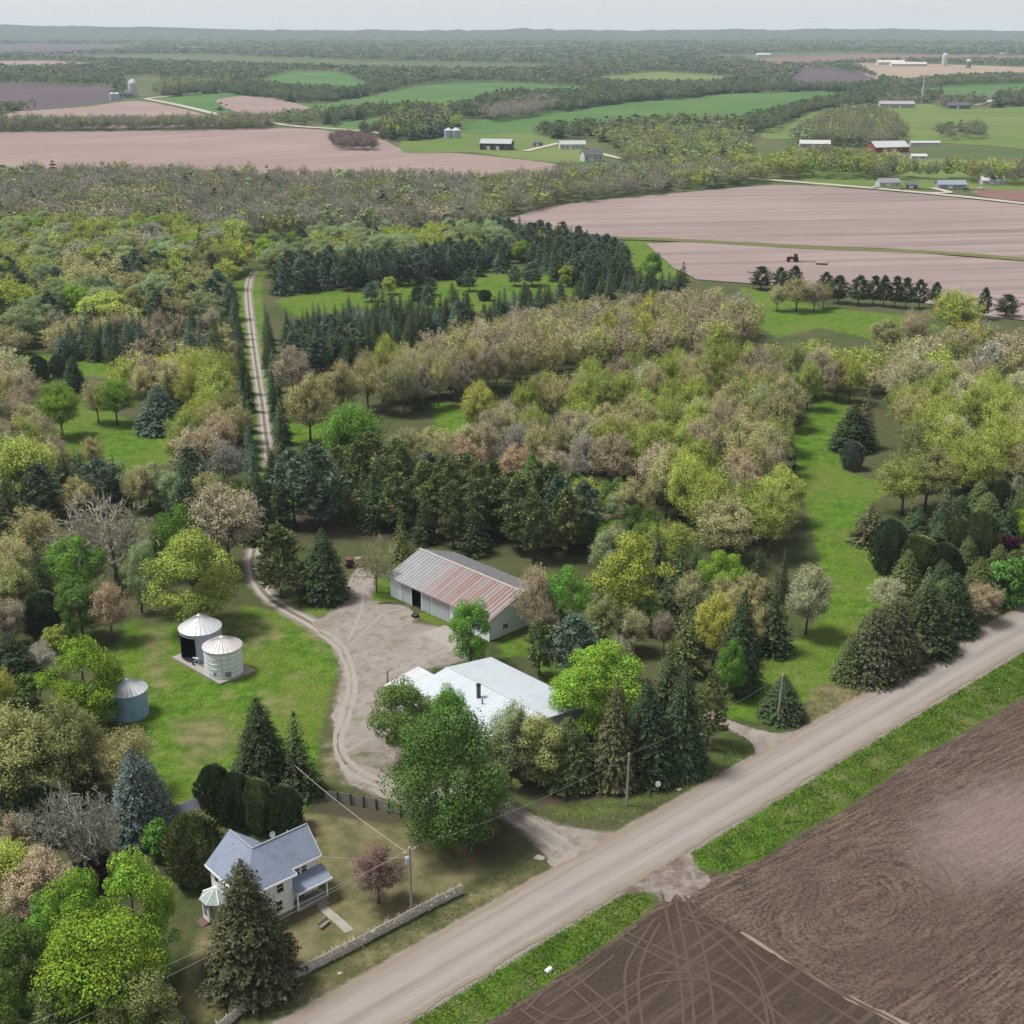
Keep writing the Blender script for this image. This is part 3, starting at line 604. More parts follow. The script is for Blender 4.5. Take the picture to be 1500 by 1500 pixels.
def pale_edge_mat():
    t = NT('dry_stubble'); p = t.pos(); return t.fin(t.mix(t.noise(2.2, 5, p, .7), (0.20, 0.155, 0.135), (0.42, 0.35, 0.27)), .97, t.bump(t.noise(6, 3, p), .8, .1), spec=.1)
M['stubble'] = pale_edge_mat()
strip('stubble_ridge', [at(*p)[:2] for p in [(1085, 1365), (1150, 1405), (1200, 1438), (1260, 1470), (1320, 1500), (1400, 1560)]], lambda u: 0.3 + 0.9 * u, 0.034, M['stubble'], 0.3, 0.14, seed=77)

# ------------------------------------------------------------------ distant fields (each draped a little above the ground sheet)
def field_mat(name, a, b, rows=0.0, ang=RANG, sc=0.02):
    t = NT(name); p = t.pos(); n1 = t.noise(sc * 0.35, 4, p, .6); n2 = t.noise(sc * 3, 5, p, .65); st = t.noise(1.0, 4, t.mapv(p, -ang, (0.004, 0.12, 1)), .6)
    c = t.mix(t.rng(n1, .35, .65), a, b); c = t.mix(t.rng(st, .42, .68, 0, rows), c, tuple(x * 0.66 for x in a)); c = t.mix(t.rng(n2, .55, .8, 0, .3), c, tuple(min(1, x * 1.2) for x in b))
    return t.fin(c, .97, spec=.1)
M['f_pink'] = field_mat('bare_pink_soil', (0.335, 0.245, 0.225), (0.40, 0.30, 0.275), .5)
M['f_pink2'] = field_mat('bare_mauve_soil', (0.33, 0.255, 0.24), (0.40, 0.315, 0.295), .75, R(8))
M['f_dark'] = field_mat('dark_purple_soil', (0.115, 0.085, 0.10), (0.15, 0.11, 0.125), .3)
M['f_brown'] = field_mat('red_brown_soil', (0.22, 0.135, 0.115), (0.27, 0.17, 0.145), .4)
M['f_green'] = field_mat('young_crop', (0.075, 0.175, 0.05), (0.12, 0.215, 0.06), .25)
M['f_pasture'] = field_mat('pasture', (0.13, 0.21, 0.05), (0.20, 0.25, 0.085), .25)
M['f_tan'] = field_mat('tan_stubble', (0.36, 0.27, 0.20), (0.44, 0.34, 0.26), .35, 0.1)
FF = [  # material, pixels, label
 ('f_pink', [(-160, 194), (0, 193), (120, 192), (260, 190), (400, 188), (470, 190), (520, 196), (560, 205), (600, 222), (660, 224), (720, 229), (800, 238), (842, 248), (825, 262), (760, 268), (600, 272), (400, 275), (200, 270), (0, 268), (-160, 268)], 'long pinkish bare field below the hedgerow'),
 ('f_pink', [(15, 164), (60, 161), (130, 156), (200, 148), (270, 160), (310, 172), (330, 182), (250, 187), (100, 188), (20, 180)], 'small pinkish bare field above the hedgerow'),
 ('f_dark', [(-120, 124), (0, 123), (100, 125), (165, 127), (182, 137), (150, 150), (60, 160), (0, 163), (-120, 166)], 'dark purple bare field beside the far silo'),
 ('f_green', [(228, 144), (330, 136), (345, 139), (440, 152), (500, 149), (600, 128), (660, 121), (740, 121), (882, 129), (850, 141), (760, 141), (700, 150), (690, 160), (560, 166), (420, 174), (380, 176), (300, 162)], 'broad green crop field with a pale patch'),
 ('f_green', [(372, 121), (430, 104), (500, 107), (547, 128), (520, 138), (430, 134), (388, 129)], 'rounded green hill field below the far woods'),
 ('f_green', [(470, 186), (560, 169), (610, 172), (590, 192), (520, 196)], 'green wedge of crop beside the gravel road'),
 ('f_pasture', [(585, 212), (610, 201), (690, 190), (770, 194), (852, 215), (850, 238), (760, 233), (690, 223), (600, 224)], 'pale green lawn around the far dark barn'),
 ('f_green', [(670, 186), (760, 164), (830, 160), (900, 150), (1000, 146), (1060, 138), (1200, 134), (1275, 139), (1150, 166), (1080, 186), (1000, 184), (900, 190), (760, 196), (680, 196)], 'largest bright green crop field'),
 ('f_pasture', [(860, 116), (960, 105), (1050, 111), (1092, 120), (1040, 127), (900, 127)], 'pale green hill field among woods'),
 ('f_dark', [(1150, 128), (1175, 101), (1222, 100), (1294, 118), (1275, 130), (1180, 131)], 'mauve brown bare field on the rise'),
 ('f_tan', [(1240, 96), (1300, 92), (1500, 98), (1640, 98), (1640, 118), (1440, 116), (1330, 126), (1296, 120)], 'tan stubble field near the white barns'),
 ('f_brown', [(1090, 90), (1150, 84), (1300, 80), (1640, 83), (1640, 92), (1300, 91), (1200, 97), (1140, 100)], 'reddish bare strip field far off'),
 ('f_tan', [(860, 60), (920, 54), (990, 55), (1005, 62), (900, 65)], 'small tan field among far woods'),
 ('f_pink', [(-160, 92), (60, 89), (140, 93), (185, 97), (80, 102), (-160, 104)], 'narrow far pinkish field'),
 ('f_dark', [(-160, 68), (60, 65), (170, 68), (205, 76), (50, 82), (-160, 82)], 'hazy purple far field'),
 ('f_pink', [(215, 72), (330, 69), (340, 74), (230, 76)], 'sliver of far pinkish field'),
 ('f_pasture', [(1115, 202), (1180, 165), (1330, 150), (1420, 160), (1640, 150), (1640, 222), (1450, 214), (1350, 208), (1250, 200)], 'green pasture around the white mast'),
 ('f_green', [(1290, 131), (1340, 126), (1480, 118), (1640, 121), (1640, 141), (1420, 144), (1340, 142)], 'green crop strip behind the long shed'),
 ('f_pink2', [(735, 324), (790, 306), (860, 295), (960, 286), (1060, 277), (1135, 271), (1200, 273), (1300, 281), (1400, 290), (1500, 301), (1650, 317), (1650, 391), (1500, 378), (1350, 367), (1160, 359), (1000, 351), (880, 346), (800, 337)], 'large mauve bare field below the far road'),
 ('f_pink2', [(945, 357), (1000, 355), (1160, 364), (1350, 372), (1500, 384), (1650, 396), (1650, 484), (1500, 470), (1440, 463), (1380, 450), (1300, 434), (1200, 424), (1100, 416), (1020, 410), (988, 394)], 'mauve bare field where the tractor works'),
 ('f_brown', [(1425, 284), (1470, 275), (1650, 276), (1650, 300), (1500, 296)], 'reddish bare patch beside the far houses'),
 ('f_pasture', [(1190, 240), (1320, 232), (1500, 238), (1650, 238), (1650, 275), (1300, 276), (1180, 268)], 'worn grass around the red barns'),
]
for i, (m, px, lab) in enumerate(FF):
    d = at(*px[len(px) // 2])[1]
    sheet('field', px, 0.05 + 0.012 * i + d * 2e-5, M[m], max(3.0, d / 120), max(0.3, d / 900), label=lab, rounded=(i not in (18, 19)))
sheet('field_patch', [(318, 148), (370, 140), (400, 144), (455, 160), (420, 170), (350, 166)], 0.9, M['f_pink'], 12, 1.5, label='bare patch in the broad green field')
strip('grass_strip', [at(*p)[:2] for p in [(880, 349), (1000, 353), (1160, 362), (1350, 370), (1500, 381), (1640, 394)]], 9, 0.42, field_mat('strip_grass', (0.14, 0.16, 0.05), (0.19, 0.19, 0.08), .3), 6, 0.9, label='grass strip between the two mauve fields')
strip('far_road', [at(*p)[:2] for p in [(1095, 262), (1150, 266), (1250, 274), (1350, 283), (1430, 291), (1500, 299), (1650, 316)]], 8, 0.5, M['farroad'], 8, 0.3, label='pale gravel road along the mauve field')
strip('far_road', [at(*p)[:2] for p in [(213, 145), (260, 154), (310, 166), (345, 174), (400, 181), (440, 186), (500, 190), (560, 196)]], 11, 0.6, M['farroad'], 10, 0.3, label='pale road running down past the green field')
strip('far_road', [at(*p)[:2] for p in [(213, 145), (260, 140), (330, 132), (348, 128), (340, 123), (325, 122)]], 12, 0.7, M['farroad'], 10, 0.3, label='curving pale road above the silo farm')
strip('far_driveway', [at(*p)[:2] for p in [(770, 222), (795, 216), (820, 210)]], 7, 0.6, M['farroad'], 6, 0.3, label='driveway beside the far dark barn')
strip('far_driveway', [at(*p)[:2] for p in [(880, 226), (905, 232), (945, 240)]], 7, 0.6, M['farroad'], 6, 0.3, label='driveway beyond the far white house')
strip('far_driveway', [at(*p)[:2] for p in [(1365, 276), (1390, 283), (1350, 283)]], 6, 0.55, M['farroad'], 6, 0.3, label='driveway of the far roadside house')
strip('far_driveway', [at(*p)[:2] for p in [(1430, 155), (1470, 145), (1560, 142)]], 10, 0.8, M['farroad'], 9, 0.3, label='driveway crossing the far pasture')
# ------------------------------------------------------------------ single trees read off the photograph: species, x, top, base, width (photo pixels), colour, label
HEROES = [
 # around the farmhouse
 ('maple', 205, 1250, 1432, 120, 'lime', 'tall lime green maple beyond the sunroom steps, upper of the lime clump'),
 ('maple', 168, 1335, 1505, 170, 'lime', 'huge lime green maple filling the lawn corner below the others'),
 ('maple', 128, 1272, 1440, 105, 'lime', 'lime green maple beside the dark purple shrub'),
 ('leafy', 88, 1308, 1425, 85, 'bright', 'mid height bright green tree between pinkish bud tree and lime maples'),
 ('leafy', 32, 1348, 1490, 115, 'green', 'wide darker green tree at the picture edge beside the lime maples'),
 ('leafy', 5, 1422, 1555, 95, 'green', 'green tree cut by the bottom corner of the picture'),
 ('broadspruce', 84, 1432, 1560, 72, 'nolive', 'greyish olive spruce at the bottom edge beneath the lime maples'),
 ('leafy', 215, 1420, 1540, 130, 'olive', 'olive green tree at the bottom edge below the huge lime maple'),
 ('budfull', 62, 1238, 1352, 98, 'orange', 'orange tan bud tree between the bare white tree and green trees'),
 ('budfull', 20, 1225, 1335, 85, 'yellow', 'yellow green bud tree at the picture edge above the green trees'),
 ('bud', 20, 1188, 1290, 75, 'pink', 'pinkish bud tree at the picture edge beside the dead tree'),
 ('bare', 112, 1132, 1282, 128, 'grey', 'large leafless whitish grey tree with spreading limbs'),
 ('bare', 150, 1160, 1290, 90, 'grey', 'smaller leafless grey tree leaning against the whitish one'),
 ('broadspruce', 205, 1092, 1240, 80, 'nslate', 'silvery blue spruce behind the small grey garden shed'),
 ('broadspruce', 232, 1104, 1225, 60, 'nslate', 'second silvery blue spruce, shorter, on the lawn edge'),
 ('shrub', 152, 1246, 1305, 68, 'purple', 'dark purple leaved shrub behind the lime maples'),
 ('shrub', 120, 1262, 1315, 45, 'purple', 'smaller dark purple shrub at the foot of the bare tree'),
 ('cedar', 50, 1150, 1232, 95, 'ndark', 'wide dark green cedar behind the leafless tree'),
 ('cedar', 95, 1162, 1235, 70, 'ndark', 'dark green cedar hidden behind the bare limbs'),
 ('shrub', 132, 1118, 1172, 62, 'nolive', 'olive green round bush above the leafless tree'),
 ('cedar', 315, 1119, 1203, 58, 'ndark', 'dark egg shaped cedar at the lawn end of the clipped cedar clump'),
 ('cedar', 350, 1130, 1218, 52, 'ndark', 'dark egg shaped cedar, second in the clump behind the farmhouse'),
 ('cedar', 382, 1140, 1222, 52, 'nolive', 'olive toned egg shaped cedar, third in the clump behind the farmhouse'),
 ('cedar', 415, 1152, 1226, 62, 'ndark', 'rounded cedar beside the yard lamp pole behind the farmhouse'),
 ('cedar', 288, 1188, 1298, 88, 'nolive', 'big rounded olive toned cedar between garden shed and farmhouse'),
 ('shrub', 236, 1203, 1268, 48, 'bright', 'bright dark green bush in front of the small garden shed'),
 ('broadspruce', 386, 1020, 1168, 82, 'ndark', 'tall dark spruce on the lawn between bins and farmhouse'),
 ('spruce', 438, 1042, 1172, 70, 'ndark', 'dark spruce beside the gravel track and the yard lamp pole'),
 ('broadspruce', 372, 1258, 1462, 122, 'nbrown', 'massive brownish green spruce standing before the farmhouse'),
 ('bud', 555, 1238, 1322, 80, 'maroon', 'maroon brown twiggy shrub on the lawn beside the transformer pole'),
 ('fullmaple', 655, 1035, 1232, 158, 'green', 'huge green maple beside the driveway at the wooden fence'),
 ('leafy', 598, 996, 1108, 116, 'green', 'bright green tree in front of the white shed at the yard side'),
 ('leafy', 662, 1000, 1110, 60, 'bright', 'bright green tree against the white shed roof beside the flue'),
 ('budfull', 745, 1025, 1148, 85, 'sage', 'pale sage tree with blossom against the white shed roof'),
 ('leafy', 790, 1045, 1150, 88, 'olive', 'olive green tree under the white shed beside the driveway'),
 ('broadspruce', 833, 1046, 1158, 82, 'nolive', 'olive toned broad spruce in the row above the roadside grass'),
 ('broadspruce', 900, 996, 1158, 68, 'nbrown', 'brownish spruce in the row behind the white roadside pole'),
 ('broadspruce', 950, 994, 1150, 78, 'ndark', 'dark spruce in the roadside row below the lime green tree'),
 ('broadspruce', 996, 972, 1138, 70, 'ndark', 'dark spruce in the roadside row next to the end tree'),
 ('pine', 1036, 978, 1092, 50, 'nolive', 'thin greyish olive pine at the short driveway'),
 ('leafy', 722, 1118, 1190, 60, 'olive', 'small olive bush tree beside the driveway edge'),
 ('maple', 868, 940, 1068, 138, 'lime', 'brilliant lime green tree over the far corner of the white shed'),
 ('leafy', 689, 878, 978, 66, 'bright', 'cone shaped bright green tree between the barn and white shed'),
 # around the barn and the bins
 ('maple', 288, 772, 918, 118, 'yellow', 'large round yellow green tree behind the grain bins'),
 ('leafy', 264, 738, 842, 80, 'bright', 'bright green tree behind the large yellow green tree'),
 ('budfull', 338, 704, 836, 98, 'pink', 'large pinkish tan bud tree beside the lane bend'),
 ('bare', 172, 714, 856, 146, 'grey', 'wide leafless grey tree above the bright green trees'),
 ('leafy', 115, 782, 878, 90, 'bright', 'bright green tree below the wide leafless grey tree'),
 ('spruce', 67, 776, 905, 54, 'ndark', 'narrow dark spruce beside the bright green tree'),
 ('bud', 58, 736, 832, 78, 'tan', 'tan bud tree over the narrow dark spruce'),
 ('bud', 28, 777, 872, 68, 'tan', 'tan bud tree at the picture edge beside the narrow dark spruce'),
 ('budfull', 22, 815, 908, 72, 'olive', 'olive bud tree at the picture edge below the tan ones'),
 ('leafy', 208, 786, 898, 48, 'sage', 'slender sage green tree before the wide leafless grey tree'),
 ('leafy', 122, 846, 938, 72, 'green', 'mid green tree next to the orange bud tree'),
 ('bud', 165, 850, 940, 62, 'orange', 'orange tan bud tree on the lawn edge near the single bin'),
 ('bud', 12, 868, 948, 62, 'pink', 'pinkish bud tree at the picture edge beside the weeping cedar'),
 ('cedar', 66, 866, 934, 66, 'ndark', 'dark weeping cedar below the narrow spruce'),
 ('shrub', 85, 916, 956, 44, 'yellow', 'small yellow green bush below the weeping cedar'),
 ('broadspruce', 24, 924, 1010, 74, 'ndark', 'dark broad spruce at the picture edge above the round lime tree'),
 ('bud', 62, 938, 992, 44, 'grey', 'small grey bud tree beside the dark broad spruce'),
 ('maple', 128, 936, 1058, 118, 'lime', 'lime green tree half covering the single blue bin'),
 ('shrub', 38, 990, 1048, 64, 'green', 'low mid green bush between lime tree and picture edge'),
 ('budfull', 2, 972, 1062, 50, 'gold', 'golden bud tree cut by the picture edge'),
 ('budfull', 32, 1022, 1185, 132, 'olive', 'large olive bud tree at the picture edge below the single bin'),
 ('budfull', 110, 1008, 1172, 102, 'olive', 'large olive bud tree just below the single blue bin'),
 ('bud', 186, 1062, 1165, 82, 'tan', 'tan bud tree on the lawn below the single blue bin'),
 ('pine', 412, 765, 876, 76, 'nolive', 'yellowish olive pine inside the lane bend'),
 ('broadspruce', 475, 774, 888, 66, 'ndark', 'tall dark spruce beside the farmyard entrance'),
 ('bare', 552, 784, 868, 64, 'cream', 'small pale blossoming tree at the barn corner'),
 ('spruce', 588, 752, 842, 52, 'nolive', 'olive toned spruce behind the blossoming tree'),
 ('leafy', 927, 780, 912, 102, 'yellow', 'large yellow green tree beyond the barn end'),
 ('leafy', 895, 772, 870, 60, 'sage', 'sage green tree behind the large yellow green tree beyond the barn'),
 ('leafy', 821, 829, 930, 78, 'bright', 'vivid green round tree at the barn end'),
 ('bud', 784, 822, 935, 58, 'orange', 'orange tan bud tree touching the barn roof end'),
 ('bud', 792, 868, 946, 45, 'pink', 'low pinkish bud tree against the barn end wall'),
 ('spruce', 964, 764, 866, 44, 'ndark', 'slender dark spruce beside the large yellow green tree'),
 ('spruce', 993, 788, 896, 58, 'ndark', 'dark pointed spruce, next along from the slender one'),
 ('leafy', 1057, 806, 890, 68, 'lime', 'lime green tree among dark spruces above the shelter belt'),
 ('budfull', 1044, 858, 975, 62, 'gold', 'golden bud tree with a bare trunk among spruces'),
 ('spruce', 1003, 873, 996, 62, 'nolive', 'olive toned spruce in front of the golden bud tree'),
 ('broadspruce', 1079, 863, 1020, 64, 'ndark', 'tall dark spruce at the meadow edge'),
 ('spruce', 1131, 839, 965, 58, 'ndark', 'dark spruce further up the meadow edge'),
 ('leafy', 1066, 932, 1024, 44, 'bright', 'small cone shaped bright green tree below the tall dark spruce'),
 ('pine', 841, 896, 992, 74, 'nblue', 'blue green pine behind the brilliant lime green tree'),
 ('pine', 790, 904, 990, 42, 'nolive', 'thin olive pine between barn end and white shed'),
 ('budfull', 885, 868, 955, 64, 'olive', 'olive bud tree below the large yellow green tree'),
 ('budfull', 925, 888, 955, 54, 'tan', 'tan bud tree in the shelter belt hollow'),
 ('leafy', 952, 872, 930, 40, 'green', 'small green tree under the large yellow green tree'),
 ('bud', 972, 888, 955, 34, 'pink', 'small pinkish bud tree in the shelter belt'),
 ('budfull', 905, 925, 1000, 45, 'grey', 'greyish bud tree behind the roadside spruce row'),
 # the meadow strip and the roadside belt
 ('budfull', 1180, 818, 930, 68, 'cream', 'pale cream tree standing alone on the meadow edge'),
 ('spruce', 1108, 800, 880, 46, 'ndark', 'dark spruce behind the tall one at the meadow edge'),
 ('slim', 1146, 800, 880, 24, 'ndark', 'very thin dark spruce behind the pale cream tree'),
 ('broadspruce', 1145, 989, 1060, 62, 'ndark', 'lone dark spruce behind the leaning roadside pole'),
 ('broadspruce', 1272, 888, 1004, 86, 'nbrown', 'brownish conifer at the meadow mouth beside the road'),
 ('broadspruce', 1348, 853, 966, 92, 'ndark', 'broad dark conifer, second along the road from the meadow'),
 ('broadspruce', 1308, 872, 988, 74, 'nbrown', 'brownish conifer squeezed between the two roadside conifers'),
 ('broadspruce', 1243, 932, 1004, 46, 'nolive', 'low olive toned conifer at the very mouth of the meadow'),
 ('broadspruce', 1392, 838, 935, 70, 'ndark', 'dark conifer third along the road from the meadow'),
 ('broadspruce', 1430, 815, 900, 62, 'nolive', 'olive toned conifer fourth along the road from the meadow'),
 ('bare', 1326, 922, 976, 46, 'cream', 'small pale leafless bush below the brownish roadside conifers'),
 ('bud', 1300, 844, 902, 58, 'cream', 'pale yellow bud tree behind the roadside conifers'),
 ('shrub', 1392, 858, 928, 40, 'nbright', 'fresh green bush in the roadside belt'),
 ('bud', 1437, 850, 912, 56, 'pink', 'pinkish blossoming tree in the roadside belt'),
 ('shrub', 1470, 820, 895, 66, 'nbright', 'large fresh green bush in the roadside belt'),
 ('shrub', 1504, 803, 892, 56, 'nbright', 'fresh green bush at the picture edge by the road'),
 ('spruce', 1272, 733, 804, 62, 'nbrown', 'dark spruce with split top on the meadow side'),
 ('cedar', 1300, 758, 846, 56, 'ndark', 'dark green cedar on the meadow side of the belt'),
 ('cedar', 1340, 783, 858, 66, 'nolive', 'olive toned cedar second from the meadow in the belt'),
 ('cedar', 1378, 795, 862, 56, 'ndark', 'dark green cedar third from the meadow in the belt'),
 ('spruce', 1330, 735, 812, 50, 'nolive', 'olive toned spruce above the belt cedars'),
 ('spruce', 1386, 703, 806, 62, 'ndark', 'tall dark spruce crowning the roadside belt'),
 ('cedar', 1402, 758, 836, 52, 'nolive', 'olive toned cedar below the tall belt spruce'),
 ('cedar', 1434, 748, 845, 58, 'nolive', 'olive toned cedar beside the purple shrub'),
 ('spruce', 1470, 716, 815, 54, 'ndark', 'dark spruce above the purple shrub'),
 ('shrub', 1470, 784, 840, 52, 'purple', 'dark purple leaved shrub in the roadside belt'),
 ('shrub', 1430, 822, 850, 28, 'purple', 'tiny dark purple shrub among roadside cedars'),
 ('leafy', 1500, 734, 806, 54, 'lime', 'lime green tree at the picture edge above the purple shrub'),
 ('spruce', 1265, 566, 662, 38, 'nbrown', 'tall dark spruce at the head of the meadow strip'),
 ('broadspruce', 1245, 590, 668, 56, 'ndark', 'broad dark spruce on the meadow edge beside the tall one'),
 ('cedar', 1247, 646, 692, 34, 'nslate', 'small round slate blue conifer in front of the meadow spruces'),
 ('spruce', 1082, 604, 676, 34, 'ndark', 'dark spruce in the trio across the meadow strip, barn side'),
 ('spruce', 1108, 612, 682, 36, 'nbright', 'fresh green spruce in the middle of the trio'),
 ('spruce', 1143, 608, 692, 44, 'ndark', 'dark spruce in the trio at the meadow edge'),
 ('broadspruce', 780, 660, 742, 44, 'nbright', 'fresh green spruce behind the barn pines'),
 ('spruce', 838, 680, 725, 36, 'ndark', 'small dark spruce in a clearing behind the barn'),
 ('broadspruce', 384, 690, 800, 48, 'ndark', 'dark spruce hiding the lane above its bend'),
 ('broadspruce', 399, 662, 748, 40, 'ndark', 'dark spruce standing over the lane foot below the spruce rows'),
 ('broadspruce', 372, 700, 800, 52, 'nolive', 'olive toned spruce behind the large pinkish tan tree'),
 ('pine', 432, 655, 770, 66, 'nblue', 'blue green pine where the lane leaves the trees'),
 ('spruce', 412, 690, 782, 42, 'ndark', 'dark spruce on the barn side of the hidden lane'),
 ('bare', 402, 640, 700, 26, 'cream', 'thin white flowering tree at the lane foot'),
 ('pine', 470, 650, 775, 74, 'nblue', 'broad blue green pine above the farmyard entrance'),
 # trees at the mauve field
 ('pine', 1115, 389, 424, 34, 'ndark', 'dark pine at the start of the field edge row by the tractor'),
 ('pine', 1142, 390, 424, 24, 'ndark', 'dark pine second in the field edge row'),
 ('pine', 1163, 388, 424, 26, 'ndark', 'dark pine third in the field edge row below the tractor'),
 ('pine', 1207, 397, 436, 26, 'ndark', 'dark pine fourth in the field edge row'),
 ('pine', 1228, 402, 444, 30, 'ndark', 'dark pine standing forward in the field edge row'),
 ('pine', 1257, 402, 447, 32, 'ndark', 'dark pine at the start of the dense field edge group'),
 ('pine', 1278, 402, 447, 24, 'ndark', 'dark pine second in the dense field edge group'),
 ('pine', 1294, 402, 449, 24, 'ndark', 'dark pine third in the dense field edge group'),
 ('pine', 1310, 403, 451, 24, 'ndark', 'dark pine fourth in the dense field edge group'),
 ('pine', 1326, 405, 452, 24, 'ndark', 'dark pine fifth in the dense field edge group'),
 ('pine', 1346, 408, 452, 26, 'ndark', 'dark pine ending the dense field edge group'),
 ('pine', 1368, 412, 447, 20, 'ndark', 'small dark pine just past the dense field edge group'),
 ('pine', 1440, 420, 468, 22, 'ndark', 'thin dark pine behind the olive yellow tree'),
 ('pine', 1473, 430, 464, 36, 'ndark', 'low dark pine at the far end of the field edge row'),
 ('bud', 1138, 414, 456, 30, 'tan', 'round tan bud tree under the field edge pines'),
 ('bud', 1166, 404, 456, 48, 'tan', 'larger tan bud tree under the field edge pines'),
 ('bud', 1192, 410, 455, 34, 'pink', 'pinkish bud tree under the field edge pines'),
 ('bud', 1206, 410, 452, 26, 'olive', 'olive bud tree under the fourth field edge pine'),
 ('budfull', 1398, 420, 497, 66, 'yellow', 'tall olive yellow tree at the mauve field corner'),
 ('budfull', 1293, 462, 516, 48, 'tan', 'tan bud tree below the upper meadow'),
 ('bud', 1337, 447, 514, 42, 'pink', 'pinkish bud tree below the dense pine group'),
 ('leafy', 955, 368, 412, 30, 'bright', 'small vivid green tree on the grass corner of the mauve field'),
 # meadow beside the lane
 ('budfull', 92, 549, 640, 62, 'lime', 'round lime green tree on the small meadow'),
 ('bud', 145, 552, 620, 42, 'tan', 'slender tan bud tree between two lime trees on the small meadow'),
 ('budfull', 172, 550, 622, 50, 'lime', 'smaller lime green tree on the small meadow'),
 ('broadspruce', 235, 562, 642, 66, 'nblue', 'big blue green spruce on the small meadow'),
 ('spruce', 246, 538, 610, 34, 'ndark', 'dark spruce behind the big blue green spruce'),
 ('bud', 42, 556, 622, 40, 'pink', 'pinkish bud tree with a bare trunk near the small meadow'),
 ('broadspruce', 110, 520, 578, 34, 'ndark', 'dark broad spruce above the lime trees on the meadow'),
 ('cedar', 60, 520, 562, 32, 'ndark', 'dark broad cedar above the small meadow'),
 ('cedar', 88, 518, 556, 26, 'nblue', 'blue green small conifer between two dark ones'),
 ('budfull', 320, 528, 614, 64, 'yellow', 'large yellow green tree next to the lane spruces'),
 ('bud', 138, 636, 690, 40, 'tan', 'small tan bud tree at the lower end of the small meadow'),
 ('budfull', 45, 630, 745, 100, 'yellow', 'large yellow green bud tree at the picture edge'),
 ('budfull', 300, 620, 712, 70, 'pink', 'pinkish bud tree beside the lane spruce row'),
 ('bud', 335, 640, 722, 56, 'grey', 'greyish bud tree beside the lane spruce row'),
 ('leafy', 160, 430, 478, 96, 'yellow', 'wide flat topped yellow green tree in the mixed wood'),
 ('leafy', 40, 448, 505, 68, 'sage', 'sage green tree left standing in the mixed wood clearing'),
 ('bud', 236, 448, 506, 28, 'pink', 'pinkish blossoming tree between dark spruces'),
 ('bud', 312, 446, 492, 32, 'pink', 'pinkish blossoming tree near the upper lane spruces'),
 ('budfull', 515, 584, 700, 92, 'bright', 'large bright green tree behind the barn pines'),
 ('budfull', 455, 540, 648, 66, 'tan', 'large tan bud tree beside the lane meadow'),
 ('budfull', 432, 500, 592, 52, 'pink', 'pinkish bud tree above the lane meadow'),
 ('budfull', 500, 520, 615, 60, 'tan', 'tan bud tree at the start of the long grove'),
 ('budfull', 855, 592, 690, 62, 'cream', 'pale cream bud tree in the middle of the wide grove'),
 ('budfull', 680, 632, 720, 62, 'orange', 'orange tan bud tree just behind the barn pines'),
 ('budfull', 700, 555, 640, 52, 'gold', 'golden bud tree beside the little green gap'),
]
HEROES = [(a, x, t, b, wd, c, l.replace('left standing', 'standing')) for a, x, t, b, wd, c, l in HEROES]
for h in HEROES: hero(*h)

# rows of spruces along the lane
def interp(px, step):
    w = gpoly(px); out = []; need = 0
    for a, b in zip(w, w[1:]):
        L = math.dist(a, b); s = need
        while s < L: out.append((a[0] + (b[0] - a[0]) * s / L, a[1] + (b[1] - a[1]) * s / L)); s += step
        need = s - L
    return out
ORD = 'first second third fourth fifth sixth seventh eighth ninth tenth eleventh twelfth thirteenth fourteenth fifteenth sixteenth seventeenth eighteenth nineteenth'.split()
def ordinal(i):
    tens = {20: ('twenty', 'twentieth'), 30: ('thirty', 'thirtieth'), 40: ('forty', 'fortieth'), 50: ('fifty', 'fiftieth'), 60: ('sixty', 'sixtieth'), 70: ('seventy', 'seventieth'), 80: ('eighty', 'eightieth'), 90: ('ninety', 'ninetieth')}
    if i < 19: return ORD[i]
    t, u = (i + 1) // 10 * 10, (i + 1) % 10
    if t > 90: return 'last'
    return tens[t][1] if u == 0 else tens[t][0] + '-' + ORD[u - 1]
rs = random.Random(11)
for side, px in (('meadow', [(374, 752), (370, 712), (362, 640), (356, 575), (350, 505), (345, 468)]), ('grove', [(413, 668), (408, 632), (400, 575), (392, 520), (388, 488)])):
    for i, (x, y) in enumerate(interp(px, 10.0)):
        tree('slim', x + rs.uniform(-.9, .9), y + rs.uniform(-1.8, 1.8), rs.uniform(8.5, 14.5), rs.uniform(3.6, 5.4), rs.choice(['ndark', 'ndark', 'nblue']),
             'narrow spruce, %s from the barn on the %s side of the lane' % (ordinal(i), side), group='spruces lining the lane')

